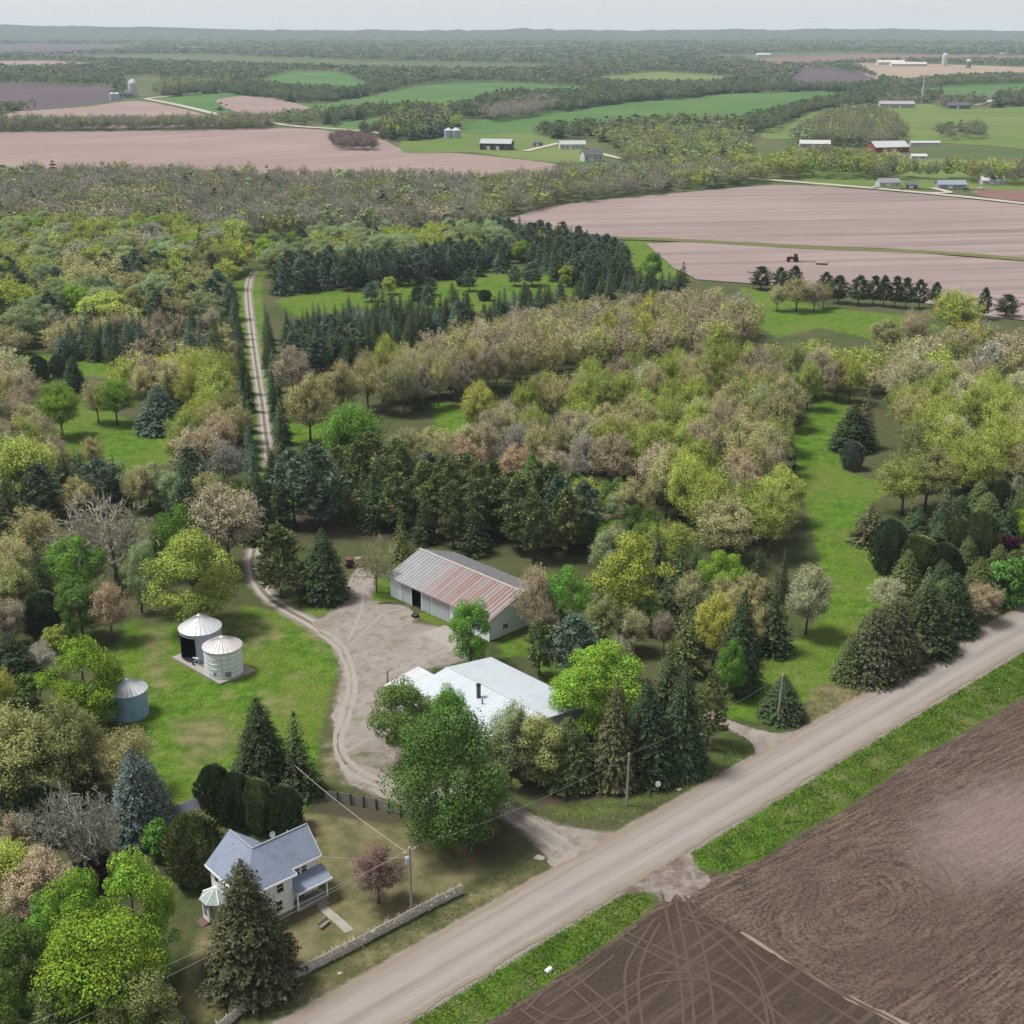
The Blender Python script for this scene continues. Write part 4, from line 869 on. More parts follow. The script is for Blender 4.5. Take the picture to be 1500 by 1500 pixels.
# groves: words for the label, landmark (pixels) the trees are counted from, base polygon (pixels), spacing, mix of (species, colour, weight, hmin, hmax, wmin, wmax)
def mixd(*cols, sp=('bud', 'budfull'), h=(10, 14), w=(8, 11.5)): return [(sp[i % len(sp)], c, wt, h[0], h[1], w[0], w[1]) for i, (c, wt) in enumerate(cols)]
CON = lambda a, b, c, h, w: [('spruce', 'ndark', a, *h, *w), ('spruce', 'nblue', b, *h, *w), ('pine', 'nblue', c, h[0], h[1], w[0] + 2, w[1] + 2)]
GROVES = [
 ('long tan grove', ('the lane', (410, 600)), [(510, 618), (560, 614), (640, 602), (730, 582), (800, 564), (860, 550), (930, 537), (1000, 537), (1060, 530), (1108, 512), (1098, 480), (1020, 470), (930, 478), (840, 490), (760, 505), (680, 525), (600, 555), (540, 580)], 6.6,
   mixd(('tan', 4), ('pink', 3), ('yellow', 1.2), ('cream', .8), ('tan', 2), ('pink', 1.5), ('gold', .4), ('grey', .6), h=(12.5, 16), w=(7, 9.5))),
 ('wide grove tan end', ('the barn', (660, 830)), [(560, 728), (600, 692), (660, 682), (720, 662), (800, 652), (850, 645), (872, 690), (865, 738), (800, 738), (700, 728)], 7.4,
   mixd(('pink', 2), ('tan', 2), ('cream', 1), ('orange', .8), ('grey', 1), ('yellow', .6), h=(10.5, 14), w=(7.5, 10.5))),
 ('wide grove yellow ridge', ('the lane', (410, 600)), [(700, 645), (760, 628), (840, 612), (900, 598), (980, 588), (1060, 572), (1150, 570), (1190, 600), (1110, 612), (1000, 625), (900, 640), (820, 648), (740, 660)], 7.4,
   mixd(('yellow', 3), ('yellow', 1.4), ('olive', .8), ('cream', 1), ('tan', 1.8), ('pink', .7), ('lime', .2), h=(13.5, 17), w=(8, 11)) + [('spruce', 'ndark', .7, 10, 14, 5, 7)]),
 ('wide grove meadow end', ('the meadow strip', (1200, 760)), [(880, 655), (1000, 632), (1110, 618), (1160, 612), (1140, 650), (1132, 720), (1158, 800), (1112, 838), (1060, 832), (990, 792), (930, 770), (890, 720)], 8.4,
   mixd(('yellow', 2.6), ('tan', 2.2), ('cream', 1.2), ('yellow', 1.2), ('pink', .8), ('olive', .6), ('lime', .2), h=(12.5, 16.5), w=(9.5, 12.5)) + [('spruce', 'ndark', .7, 10, 14, 5, 7)]),
 ('grove beyond the meadow', ('the meadow strip', (1230, 760)), [(1312, 625), (1318, 578), (1360, 560), (1412, 566), (1450, 620), (1500, 620), (1590, 640), (1590, 735), (1500, 735), (1440, 745), (1370, 772), (1330, 778), (1318, 750), (1350, 725), (1312, 700), (1308, 650)], 8.8,
   mixd(('yellow', 3), ('cream', 2), ('tan', 1.6), ('yellow', 1), ('gold', .7), ('olive', .8), ('pink', .6), h=(13, 16.5), w=(10, 13)) + [('spruce', 'ndark', .7, 10, 14, 5, 7)]),
 ('meadow head grove', ('the tractor', (1180, 385)), [(1118, 545), (1200, 545), (1300, 556), (1345, 530), (1370, 545), (1292, 600), (1215, 596), (1150, 580)], 8.2,
   mixd(('yellow', 2), ('tan', 2), ('pink', 1), ('olive', .8), ('gold', .5), h=(10, 14), w=(8.5, 12))),
 ('mauve field corner grove', ('the tractor', (1180, 385)), [(1340, 560), (1375, 520), (1430, 505), (1500, 515), (1590, 520), (1590, 585), (1500, 575), (1420, 555)], 9.5,
   mixd(('olive', 1.5), ('grey', 1.5), ('yellow', 1.2), ('pink', 1), ('tan', 1), ('gold', .6), h=(9, 13), w=(9, 12))),
 ('dark belt above farm', ('the lane', (395, 765)), [(-60, 712), (60, 702), (150, 722), (250, 735), (330, 742), (376, 762), (378, 800), (300, 782), (200, 760), (100, 765), (-60, 800)], 7.2,
   [('spruce', 'ndark', 5, 11, 15, 6, 8), ('pine', 'nblue', 2.5, 12, 15, 7.5, 10), ('leafy', 'lime', .5, 8, 10, 6, 8), ('leafy', 'sage', .6, 9, 11, 7, 9), ('budfull', 'tan', 1, 9, 11, 7, 9)]),
 ('homestead edge wood', ('the single bin', (191, 1055)), [(-70, 815), (0, 830), (60, 900), (100, 880), (180, 880), (150, 925), (60, 960), (90, 990), (0, 1010), (-70, 1010)], 8.5,
   [('budfull', 'tan', 2, 8, 11, 7, 9), ('spruce', 'ndark', 1.5, 10, 13, 5, 6.5), ('leafy', 'green', 1, 8, 10, 7, 9), ('bud', 'pink', 1, 8, 10, 7, 8)]),
 ('bottom corner wood', ('the single bin', (191, 1055)), [(-90, 1080), (0, 1130), (90, 1190), (80, 1260), (20, 1330), (-90, 1400)], 8.0,
   [('budfull', 'olive', 2, 9, 12, 8, 10), ('budfull', 'tan', 1.4, 8, 10, 7, 9), ('cedar', 'ndark', 1.2, 6, 8, 5, 6), ('leafy', 'green', .8, 8, 11, 7, 9)]),
 ('stand behind the barn', ('the barn', (660, 830)), [(420, 762), (480, 740), (560, 722), (650, 735), (740, 745), (830, 752), (868, 800), (790, 835), (740, 822), (640, 806), (600, 790), (560, 775), (500, 790), (450, 795)], 6.2,
   [('pine', 'nolive', 3, 13, 16.5, 6.5, 9.5), ('pine', 'nblue', 2, 13, 16.5, 7, 9.5), ('spruce', 'ndark', 2.4, 12, 15, 5, 7), ('spruce', 'nolive', 1.2, 10, 13, 5, 6.5)]),
 ('shelter belt', ('the white shed', (740, 1010)), [(872, 852), (950, 838), (1040, 862), (1130, 880), (1130, 930), (1085, 985), (1010, 1040), (960, 1080), (880, 1110), (850, 1085), (930, 1050), (960, 960), (900, 930)], 7.6,
   [('spruce', 'ndark', 4, 9, 12.5, 5, 6.5), ('spruce', 'nolive', 2, 9, 12, 5, 6.5), ('budfull', 'tan', 1, 8, 10, 6, 8), ('leafy', 'green', .8, 7, 9, 6, 7)]),
 ('hollow behind the barn', ('the barn', (660, 830)), [(835, 735), (900, 735), (960, 790), (1010, 832), (960, 862), (900, 860), (850, 820)], 8.0,
   [('budfull', 'yellow', 2, 9, 12, 8, 10), ('spruce', 'ndark', 1.2, 9, 12, 5, 6.5), ('budfull', 'tan', 1.2, 9, 12, 8, 10), ('leafy', 'green', 1, 8, 10, 7, 8.5), ('leafy', 'sage', .8, 8, 10, 7, 9)]),
 ('roadside conifer belt', ('the meadow strip', (1230, 880)), [(1300, 830), (1345, 800), (1420, 755), (1500, 722), (1620, 690), (1620, 835), (1500, 862), (1430, 880), (1380, 915), (1310, 905)], 6.2,
   [('broadspruce', 'ndark', 3, 8, 12, 6, 7.5), ('broadspruce', 'nolive', 3, 7, 10, 6, 7.5), ('cedar', 'ndark', 1, 6, 9, 4.5, 6), ('spruce', 'nolive', 1.6, 8, 11, 4.5, 6), ('bud', 'cream', .4, 6, 8, 5, 6)]),
 ('upper clearing rows', ('the lane', (370, 520)), [(-70, 468), (60, 486), (180, 476), (330, 500), (342, 548), (300, 555), (235, 533), (100, 535), (20, 520), (-70, 520)], 6.4,
   [('spruce', 'ndark', 4, 9, 12.5, 5, 7), ('spruce', 'nblue', 2.4, 9, 12, 5, 7), ('bud', 'pink', 1.2, 7, 9.5, 6.5, 8.5), ('bud', 'tan', .8, 8, 10, 7, 9)]),
 ('lane side grove', ('the lane', (385, 600)), [(150, 592), (190, 562), (300, 552), (346, 560), (352, 690), (330, 738), (290, 690), (262, 700), (268, 640), (300, 625), (272, 602), (200, 592)], 7.6,
   mixd(('yellow', 2.4), ('tan', 2.6), ('gold', .8), ('pink', 1), ('olive', .6), h=(10, 13.5), w=(8, 11))),
 ('picture edge grove', ('the lane', (395, 680)), [(-90, 545), (40, 560), (62, 610), (30, 640), (60, 670), (110, 700), (40, 715), (-90, 715)], 8.0,
   mixd(('pink', 1.5), ('tan', 2), ('yellow', 2), ('cream', 1), ('sage', .5), h=(10, 13), w=(8, 11))),
 ('block across the lane', ('the lane', (400, 560)), [(402, 505), (470, 482), (560, 470), (640, 468), (700, 458), (690, 478), (620, 503), (540, 535), (470, 548), (430, 545)], 5.8,
   CON(5, 2, .8, (9, 12), (4.8, 6.4))),
 ('diagonal row', ('the lane', (400, 560)), [(690, 484), (760, 462), (860, 446), (1010, 424), (1000, 412), (900, 420), (820, 436), (745, 446)], 6.4,
   [('spruce', 'ndark', 4, 6, 9, 4.5, 6), ('spruce', 'nblue', 1, 6, 9, 4.5, 6)]),
 ('block above centre clearing', ('the lane', (372, 430)), [(404, 436), (470, 427), (560, 424), (640, 410), (700, 398), (735, 400), (742, 384), (640, 392), (560, 400), (470, 405), (404, 412)], 6.6,
   CON(2, 2, 3, (11, 14.5), (5.5, 7.5))),
 ('block by mauve field', ('the tractor', (1180, 385)), [(722, 350), (800, 356), (870, 368), (930, 396), (905, 425), (850, 428), (812, 412), (790, 395), (745, 372)], 6.0,
   [('spruce', 'ndark', 4, 10, 13.5, 5, 6.5), ('pine', 'nblue', 2, 10, 13, 6.5, 8.5), ('spruce', 'nblue', 1, 9, 12, 5, 6.5), ('leafy', 'yellow', .4, 8, 10, 6, 8)]),
 ('clearing below the pine block', ('the lane', (372, 430)), [(480, 432), (560, 432), (640, 408), (760, 402), (840, 420), (780, 440), (690, 452), (620, 462), (540, 452)], 17.0,
   [('spruce', 'ndark', 2, 5, 10, 4.5, 6.5), ('pine', 'nblue', 2, 7, 12, 6, 9), ('cedar', 'ndark', 1, 4, 6, 5, 6), ('leafy', 'yellow', .5, 6, 8, 6, 7)]),
 ('mixed lane wood', ('the lane', (366, 420)), [(-90, 418), (100, 412), (200, 404), (330, 412), (352, 462), (330, 497), (180, 470), (60, 482), (-90, 466)], 9.4,
   [('budfull', 'yellow', 1.4, 11, 15, 10, 14), ('budfull', 'tan', 1.3, 11, 15, 10, 14), ('leafy', 'sage', 1.8, 10, 14, 10, 14), ('leafy', 'olive', 1.4, 10, 14, 10, 14), ('pine', 'nblue', 2.0, 11, 14, 7, 9), ('spruce', 'ndark', 1.8, 10, 14, 5.5, 7), ('leafy', 'lime', .7, 9, 13, 9, 13)]),
 ('sage green wood', ('the lane', (366, 405)), [(392, 408), (470, 403), (560, 398), (640, 390), (740, 380), (790, 392), (740, 368), (700, 352), (600, 360), (480, 362), (388, 375)], 9.2,
   [('budfull', 'yellow', 2, 11, 15, 10, 14), ('leafy', 'sage', 2.5, 10, 14, 10, 14), ('leafy', 'olive', 1, 9, 13, 9, 13), ('pine', 'nblue', .8, 11, 13, 7, 9), ('budfull', 'grey', .8, 9, 13, 9, 13), ('leafy', 'lime', .7, 9, 13, 9, 13)]),
 ('upper corner wood', ('the lane', (366, 405)), [(-120, 345), (60, 340), (200, 346), (360, 352), (368, 400), (330, 410), (200, 402), (100, 410), (-120, 415)], 9.8,
   [('leafy', 'sage', 2, 10, 14, 11, 15), ('leafy', 'olive', 1.5, 10, 14, 10, 14), ('budfull', 'yellow', 2.6, 11, 15, 11, 15), ('budfull', 'grey', 1.4, 11, 15, 10, 14), ('budfull', 'pink', .8, 9, 13, 9, 13), ('spruce', 'ndark', .9, 10, 14, 5, 7), ('leafy', 'lime', .8, 9, 13, 9, 13)]),
]
herop = [(t['x'], t['y'], t['w']) for t in TREES]
lane_w = [at(*p)[:2] for p in LANE_PX]
def near_lane(x, y):
    for a, b in zip(lane_w, lane_w[1:]):
        e = (b[0] - a[0], b[1] - a[1]); L = e[0] ** 2 + e[1] ** 2; t = max(0, min(1, ((x - a[0]) * e[0] + (y - a[1]) * e[1]) / L))
        if math.hypot(x - a[0] - t * e[0], y - a[1] - t * e[1]) < 5.2: return True
    return False
for gi, (name, land, px, spc, mix) in enumerate(GROVES):
    rs = random.Random(40 + gi); P = gpoly(px)
    keep = lambda x, y: not near_lane(x, y) and all(math.hypot(x - a, y - b) > 0.30 * w + spc * 0.32 for a, b, w in herop)
    for x, y in fillpts(P, spc, rs, keep):
        if abs(x) > 0.395 * (y * cp + CH * sp) * 1.12 + 8: continue
        sp_, c, _w, h0, h1, w0, w1 = pickpatch(rs, mix, x, y, 24, gi); tree(sp_, x, y, rs.uniform(h0, h1), rs.uniform(w0, w1), c, None, grove=(name, land))

# the 300 of a kind that stand nearest are objects of their own, the rest of that kind goes into one mass
LIMIT = {'budding_tree': 296, 'spruce_tree': 296, 'pine_tree': 296, 'leafy_tree': 296}
TREES.sort(key=lambda t: math.hypot(t['x'], t['y']))
cnt = {}; REST = []; KEEP = []
for t in TREES:
    k = KINDN[t['sp']][0]; cnt[k] = cnt.get(k, 0) + 1
    (KEEP if cnt[k] <= LIMIT.get(k, 296) or t['label'] else REST).append(t)
# labels of the grove trees: colour, kind, grove and how many of its like one counts from the landmark
byset = {}
for t in KEEP:
    if not t['label']:
        lw = at(*t['grove'][1][1]); t['d'] = math.hypot(t['x'] - lw[0], t['y'] - lw[1])
        byset.setdefault((t['grove'][0], KINDN[t['sp']][1], t['col']), []).append(t)
for (g, k, c), L in byset.items():
    L.sort(key=lambda t: t['d'])
    for i, t in enumerate(L):
        word = PAL[c][1]; a = 'only' if len(L) == 1 else ordinal(i)
        t['label'] = ('the only %s %s in the %s' % (word, k, g)) if len(L) == 1 else '%s %s, %s from %s in the %s' % (word, k, a, t['grove'][1][0], g)
        t['group'] = t['group'] or 'trees of the ' + g
rs = random.Random(99)
for t in KEEP:
    nm, cat = KINDN[t['sp']]; pr = rs.choice(PROTO[t['sp']]); crown, trunk, ph, pw = pr
    root = empty(nm, (t['x'], t['y'], 0.0), rs.uniform(0, 6.28), t['label'], cat, t['group']); root.rotation_euler[0] = rs.gauss(0, .03); root.rotation_euler[1] = rs.gauss(0, .03)
    k_ = 1.0 if not t['grove'] else (0.97 if 'bud' in t['sp'] else 1.02); s = (k_ * t['w'] / pw, k_ * t['w'] / pw, t['h'] * (1.12 if t['grove'] and 'bud' in t['sp'] else 1.0) / ph); base = PAL[t['col']][0]; v = rs.uniform(0.76, 1.16); hue = rs.uniform(-0.06, 0.06)
    colr = (base[0] * v * (1 + hue), base[1] * v, base[2] * v * (1 - hue), 1)
    for part, me in (('crown', crown), ('trunk', trunk)):
        o = bpy.data.objects.new(part, me); o.scale = s; o.color = colr if part == 'crown' else (0.5, 0.5, 0.5, 1); link(o, root)
import re as _re
for t in KEEP:
    if len(_re.findall(r"[A-Za-z0-9][A-Za-z0-9'-]*", t['label'])) > 16: print('LONG', t['label'])
print('individual trees', len(KEEP), {k: sum(1 for t in KEEP if KINDN[t['sp']][0] == k) for k in cnt}, 'rest', len(REST))

# ------------------------------------------------------------------ woods that read as one mass
def lod(fn, n, seed0, **kw):
    L = []
    for k in range(n):
        V, _ = fn(seed0 + k, **kw); L.append((V, V[:, :, 2].max(), 2 * np.percentile(np.hypot(V[:, :, 0], V[:, :, 1]), 97)))
    return L
LOD = {'leafy': lod(g_leafy, 4, 900, nl=150, ls=1.7, lumps=9), 'bud': lod(g_bud, 4, 920, nb=40, per=5, buds=1, bs=0.95, tw=0.16), 'spruce': lod(g_spruce, 3, 940, lev=11, s0=1.5, den=.55),
       'pine': lod(g_pine, 3, 960, wh=6, per=4, tuft=5, s0=1.8), 'grey': lod(g_bud, 5, 980, nb=44, per=7, buds=1, bs=0.6, tw=0.17)}
LOD['budfull'] = LOD['bud']; LOD['cedar'] = LOD['spruce']; LOD['maple'] = LOD['leafy']; LOD['bare'] = LOD['grey']
MID = {'leafy': lod(g_leafy, 5, 500, nl=900, ls=0.8, lumps=22, low=0.05), 'bud': lod(g_bud, 5, 520, nb=60, per=8, buds=3, bs=0.46, tw=0.10), 'spruce': lod(g_spruce, 4, 540, lev=20, s0=0.8, den=.8, stp=.6), 'pine': lod(g_pine, 4, 560, wh=10, per=6, tuft=9, s0=1.1)}
MID['budfull'] = MID['bud']; MID['cedar'] = MID['spruce']; MID['maple'] = MID['leafy']; MID['bare'] = MID['bud']; MID['slim'] = MID['broadspruce'] = MID['spruce']; MID['shrub'] = MID['leafy']
CLUMP = {'leafy': lod(g_leafy, 4, 700, nl=46, ls=3.0, lumps=7), 'grey': lod(g_bud, 4, 720, nb=14, per=1, buds=1, bs=2.6, tw=0.6), 'spruce': lod(g_leafy, 3, 740, nl=40, ls=2.8, lumps=6)}
MASS = {}
def mass_add(name, sp_, x, y, h, w, col, rs, table=LOD):
    V, zm, rd = rs.choice(table[sp_]); a = rs.uniform(0, 6.28); ca_, sa = math.cos(a), math.sin(a); s = w / rd
    Q = np.empty(V.shape, dtype=np.float32); Q[..., 0] = (V[..., 0] * ca_ - V[..., 1] * sa) * s + x; Q[..., 1] = (V[..., 0] * sa + V[..., 1] * ca_) * s + y; Q[..., 2] = V[..., 2] * (h / zm)
    v = rs.uniform(.8, 1.2); c = np.array(col) * v; m = MASS.setdefault(name, ([], [])); m[0].append(Q); m[1].append(np.tile(c, (len(Q), 1)))
rs = random.Random(5)
for t in REST: mass_add('wood_overflow', t['sp'], t['x'], t['y'], t['h'], t['w'] * 1.08, PAL[t['col']][0], rs, MID)
LAB = {'wood_overflow': 'farther trees of the mixed woods standing too close together to count'}
GREYS = [(0.25, 0.235, 0.195), (0.28, 0.255, 0.22), (0.20, 0.21, 0.135), (0.23, 0.24, 0.14)]
WOODS = [ # name suffix label, px polygon, spacing, [(species, colour, weight)], h, w
 ('grey leafless wood below the long pinkish field', [(-160, 268), (0, 266), (150, 262), (300, 267), (450, 272), (600, 272), (690, 278), (700, 300), (690, 345), (560, 350), (400, 352), (200, 345), (0, 340), (-160, 340)], 8.5, [('grey', GREYS[0], 3), ('grey', GREYS[1], 2), ('grey', GREYS[2], 2), ('bud', PAL['olive'][0], 1.6), ('leafy', PAL['sage'][0], .9), ('spruce', PAL['ndark'][0], .3), ('bud', PAL['pink'][0], .5)], (10, 15), (9, 13)),
 ('olive and grey wood above the mauve field', [(690, 276), (760, 270), (820, 266), (880, 264), (930, 258), (1000, 250), (1080, 254), (1135, 266), (1070, 276), (960, 286), (860, 295), (790, 307), (740, 322), (700, 345)], 8.5, [('grey', GREYS[0], 2), ('grey', GREYS[2], 2), ('bud', PAL['olive'][0], 2.4), ('bud', PAL['yellow'][0], 1.0), ('leafy', PAL['sage'][0], .8), ('grey', GREYS[1], 1)], (10, 14), (9, 13)),
 ('hedgerow of bare trees above the long pinkish field', [(-160, 186), (0, 185), (200, 185), (300, 183), (395, 180), (398, 189), (300, 191), (200, 192), (0, 194), (-160, 195)], 8.5, [('grey', GREYS[2], 3), ('grey', GREYS[0], 2), ('bud', PAL['olive'][0], 1.2)], (10, 16), (9, 13)),
 ('dense bare purple grey copse at the field edge', [(485, 208), (500, 204), (545, 206), (552, 222), (490, 220)], 7, [('grey', (0.19, 0.13, 0.135), 1)], (9, 11), (8, 10)),
 ('dark and yellow wood beside the far silver bins', [(560, 190), (575, 170), (600, 165), (650, 168), (660, 178), (672, 190), (640, 203), (600, 207), (565, 208)], 9, [('leafy', PAL['green'][0], 1.5), ('spruce', PAL['nblue'][0], 2), ('bud', PAL['yellow'][0], 1), ('grey', (0.17, 0.13, 0.13), 1.5)], (12, 18), (10, 14)),
 ('bare wood beyond the far dark barn', [(705, 172), (740, 160), (800, 150), (820, 160), (800, 168), (760, 176), (720, 180)], 9, [('grey', GREYS[1], 2), ('grey', GREYS[0], 1)], (12, 16), (10, 13)),
 ('dark hedgerow along the largest green field', [(815, 160), (860, 148), (960, 138), (1060, 130), (1065, 137), (960, 146), (880, 156), (820, 166)], 9, [('leafy', PAL['green'][0], 2), ('grey', GREYS[2], 1), ('spruce', PAL['nblue'][0], 1)], (11, 15), (10, 13)),
 ('trees crowding around the far white house', [(880, 196), (920, 188), (1000, 184), (1080, 188), (1100, 215), (1090, 258), (1000, 250), (950, 252), (915, 250), (912, 225), (895, 212), (875, 206)], 10, [('leafy', PAL['sage'][0], 1.6), ('bud', PAL['yellow'][0], 1.4), ('bud', PAL['olive'][0], 2), ('grey', GREYS[2], 2.4), ('spruce', PAL['ndark'][0], .8)], (10, 15), (10, 14)),
 ('diagonal hedgerow across the green fields', [(1085, 188), (1130, 174), (1200, 152), (1208, 158), (1140, 182), (1095, 196)], 8.5, [('leafy', PAL['green'][0], 2), ('grey', GREYS[2], 1.4)], (10, 14), (9, 12)),
 ('bare wood between the diagonal hedgerow and the pasture', [(1170, 195), (1220, 172), (1280, 165), (1310, 180), (1330, 205), (1290, 218), (1220, 215), (1160, 212)], 9, [('grey', GREYS[2], 3), ('bud', PAL['olive'][0], 1.5), ('leafy', PAL['sage'][0], .7)], (11, 15), (10, 13)),
 ('yellow green trees along the far gravel road', [(1105, 250), (1170, 240), (1250, 240), (1300, 250), (1350, 262), (1430, 258), (1500, 258), (1640, 262), (1640, 276), (1500, 274), (1440, 272), (1400, 264), (1300, 265), (1200, 264), (1120, 262)], 10, [('bud', PAL['yellow'][0], 2.2), ('leafy', PAL['lime'][0], .8), ('bud', PAL['olive'][0], 1.6), ('grey', GREYS[2], 1.6), ('bud', PAL['tan'][0], .7)], (12, 17), (10, 14)),
 ('tree clumps on the far pasture', [(1370, 195), (1440, 190), (1450, 203), (1380, 208)], 14, [('leafy', PAL['green'][0], 1), ('grey', GREYS[2], 1)], (10, 15), (11, 14)),
 ('hedge around the far dark house on the pasture', [(1375, 150), (1440, 148), (1445, 154), (1380, 158)], 10, [('grey', GREYS[0], 1), ('leafy', PAL['green'][0], .6)], (10, 14), (10, 13)),
 ('trees behind the long shed', [(1280, 150), (1340, 147), (1370, 142), (1372, 150), (1290, 158)], 10, [('grey', GREYS[0], 1), ('leafy', PAL['green'][0], .5)], (10, 14), (10, 13)),
 ('tree line behind the green crop strip', [(1300, 127), (1400, 118), (1640, 112), (1640, 119), (1400, 126), (1310, 133)], 12, [('grey', GREYS[2], 1.5), ('leafy', PAL['green'][0], 1)], (12, 16), (12, 16)),
 ('round wood above the silo farm', [(226, 138), (240, 124), (300, 120), (332, 122), (340, 129), (300, 134), (240, 140)], 11, [('bud', PAL['yellow'][0], 1), ('bud', PAL['olive'][0], 1), ('grey', GREYS[2], 2.5)], (12, 16), (11, 15)),
 ('bushes along the pale road by the green field', [(395, 178), (420, 172), (480, 168), (560, 162), (568, 170), (480, 178), (430, 186)], 11, [('grey', GREYS[2], 1.6), ('leafy', PAL['green'][0], 1), ('leafy', PAL['sage'][0], 1)], (8, 12), (9, 12)),
 ('shrubs dividing the rounded green field', [(410, 133), (430, 130), (520, 134), (525, 138), (430, 137)], 12, [('leafy', PAL['green'][0], 1), ('grey', GREYS[2], 1)], (6, 9), (9, 12)),
 ('trees below the long pinkish field near the lawn', [(812, 250), (840, 250), (850, 258), (820, 262)], 8, [('grey', GREYS[2], 1)], (7, 10), (8, 10)),
]
for i, (lab, px, spc, mix, hh, ww) in enumerate(WOODS):
    rs = random.Random(300 + i); nm = 'woodland%d' % i; LAB[nm] = lab
    for x, y in fillpts(gpoly(px), spc, rs):
        if abs(x) > 0.395 * (y * cp + CH * sp) * 1.08 + 10: continue
        s_, c, _ = pickpatch(rs, mix, x, y, 34, i); c = tuple(.8 * a_ + .2 * b_ for a_, b_ in zip(c, (.15, .165, .10))); mass_add(nm, s_, x, y, rs.uniform(*hh), rs.uniform(ww[0] * .8, ww[1] * 1.2), c, rs)
# the great far forest between the fields
FFP = [gpoly(f[1]) for f in FF]; WDP = [gpoly(w_[1]) for w_ in WOODS]
FFB = [(min(p[0] for p in P), max(p[0] for p in P), min(p[1] for p in P), max(p[1] for p in P), P) for P in FFP]
CLEAR = [gpoly(p) for p in ([(560, 172), (660, 160), (660, 205), (560, 210)], [(640, 175), (700, 175), (740, 230), (580, 230)], [(1100, 195), (1640, 195), (1640, 260), (1100, 250)], [(1280, 148), (1460, 140), (1460, 215), (1280, 190)], [(-160, 168), (480, 168), (480, 205), (-160, 205)], [(180, 112), (240, 112), (240, 150), (180, 150)], [(1280, 84), (1460, 84), (1460, 104), (1280, 104)], [(1080, 268), (1640, 268), (1640, 330), (1080, 330)])]
CLB = [(min(p[0] for p in P), max(p[0] for p in P), min(p[1] for p in P), max(p[1] for p in P), P) for P in CLEAR]
def vnoise(x, y):
    return 0.5 + 0.25 * (math.sin(x * 0.0031 + 1.7 * math.sin(y * 0.0017)) + math.sin(y * 0.0027 + 1.3 * math.sin(x * 0.0021 + 2)))
rs = random.Random(77); y = 1260.0; nfar = 0
while y < 8300:
    step = 11 if y < 2300 else 11 + (y - 2300) * 0.0078; half = 0.395 * y * 1.12 + 60; x = -half
    while x < half:
        X, Y = x + rs.uniform(-.5, .5) * step, y + rs.uniform(-.5, .5) * step; x += step
        if any(a <= X <= b and c <= Y <= d and inpoly(X, Y, P) for a, b, c, d, P in FFB): continue
        if Y < 3600 and any(a <= X <= b and c <= Y <= d and inpoly(X, Y, P) for a, b, c, d, P in CLB): continue
        n_ = vnoise(X, Y)
        if n_ < (0.24 if Y < 3500 else 0.30) and X > -0.35 * Y: continue
        if rs.random() < 0.10: continue
        u = rs.random(); far = Y > 2300
        if u < 0.50: s_, c = 'grey', rs.choice([(0.15, 0.16, 0.11), (0.13, 0.155, 0.09), (0.18, 0.175, 0.13), (0.12, 0.15, 0.09)])
        elif u < 0.86: s_, c = 'leafy', rs.choice([(0.085, 0.14, 0.055), (0.105, 0.155, 0.06), (0.07, 0.12, 0.055), (0.15, 0.18, 0.07)])
        else: s_, c = 'spruce', (0.06, 0.10, 0.06)
        mass_add('forest', s_, X, Y, rs.uniform(10, 16) * (1 + (step - 11) * 0.012), step * rs.uniform(1.15, 1.6), c, rs, CLUMP if far else LOD); nfar += 1
    y += step * (0.9 if y < 2300 else 1.25)
LAB['forest'] = 'far mixed forest spreading between fields up to the horizon'
print('far forest', nfar, {k: sum(len(q) for q in v[0]) for k, v in MASS.items()})
for k, (Q, T) in MASS.items():
    me = quadmesh(k, np.concatenate(Q), [M['leaf_far']], None, np.concatenate(T))
    nm = 'forest' if k == 'forest' else 'woodland'
    tag(link(bpy.data.objects.new(nm, me)), LAB[k], kind='stuff')

# ------------------------------------------------------------------ long grass on the verges (uncountable)
def grass(name, px, per, h, colrs, label, seed):
    rg = np.random.default_rng(seed); P = np.array(gpoly(px)); rs = random.Random(seed); lo, hi = P.min(0), P.max(0); pts = []
    n = int((hi - lo).prod() * per); c = rg.uniform(lo, hi, (n, 2)); PL = [tuple(p) for p in P]
    m = np.array([inpoly(a, b, PL) and abs(a) < 0.42 * (b + 40) for a, b in c]); c = c[m]; c = c[np.abs((c[:, 0] - RC0[0]) * RNRM[0] + (c[:, 1] - RC0[1]) * RNRM[1]) > RW / 2 + rg.exponential(0.45, len(c)) + 0.15]; n = len(c)
    p = np.stack([c[:, 0], c[:, 1], np.zeros(n)], 1); d = unit(rg.normal(size=(n, 3)) * np.array([.7, .7, .2]) + np.array([0, 0, 0.8])); L = h * rg.uniform(.5, 1.3, n)[:, None]
    Q = blades(p, p + d * L, h * rg.uniform(.16, .42, n), rg); k = rg.integers(0, len(colrs), n); T = np.array(colrs)[k] * rg.uniform(.75, 1.25, n)[:, None] * (0.82 + 0.32 * np.sin(c[:, 0] * .9 + 2 * np.sin(c[:, 1] * .6)) * np.sin(c[:, 1] * .7 + c[:, 0] * .3))[:, None]
    dryn = np.sin(c[:, 0] * .55 + 1.3 * np.sin(c[:, 1] * .4)) * np.sin(c[:, 1] * .5 + c[:, 0] * .21); dm = (dryn + rg.normal(size=n) * .3 > .72); T[dm] = np.array((.26, .235, .13)) * rg.uniform(.7, 1.2, (int(dm.sum()), 1))
    tag(link(bpy.data.objects.new(name, quadmesh(name, Q, [M['leaf_far']], None, T))), label, kind='stuff')
G1 = [(0.05, 0.115, 0.012), (0.07, 0.15, 0.018), (0.095, 0.175, 0.028), (0.035, 0.08, 0.010), (0.19, 0.18, 0.09), (0.06, 0.13, 0.015)]
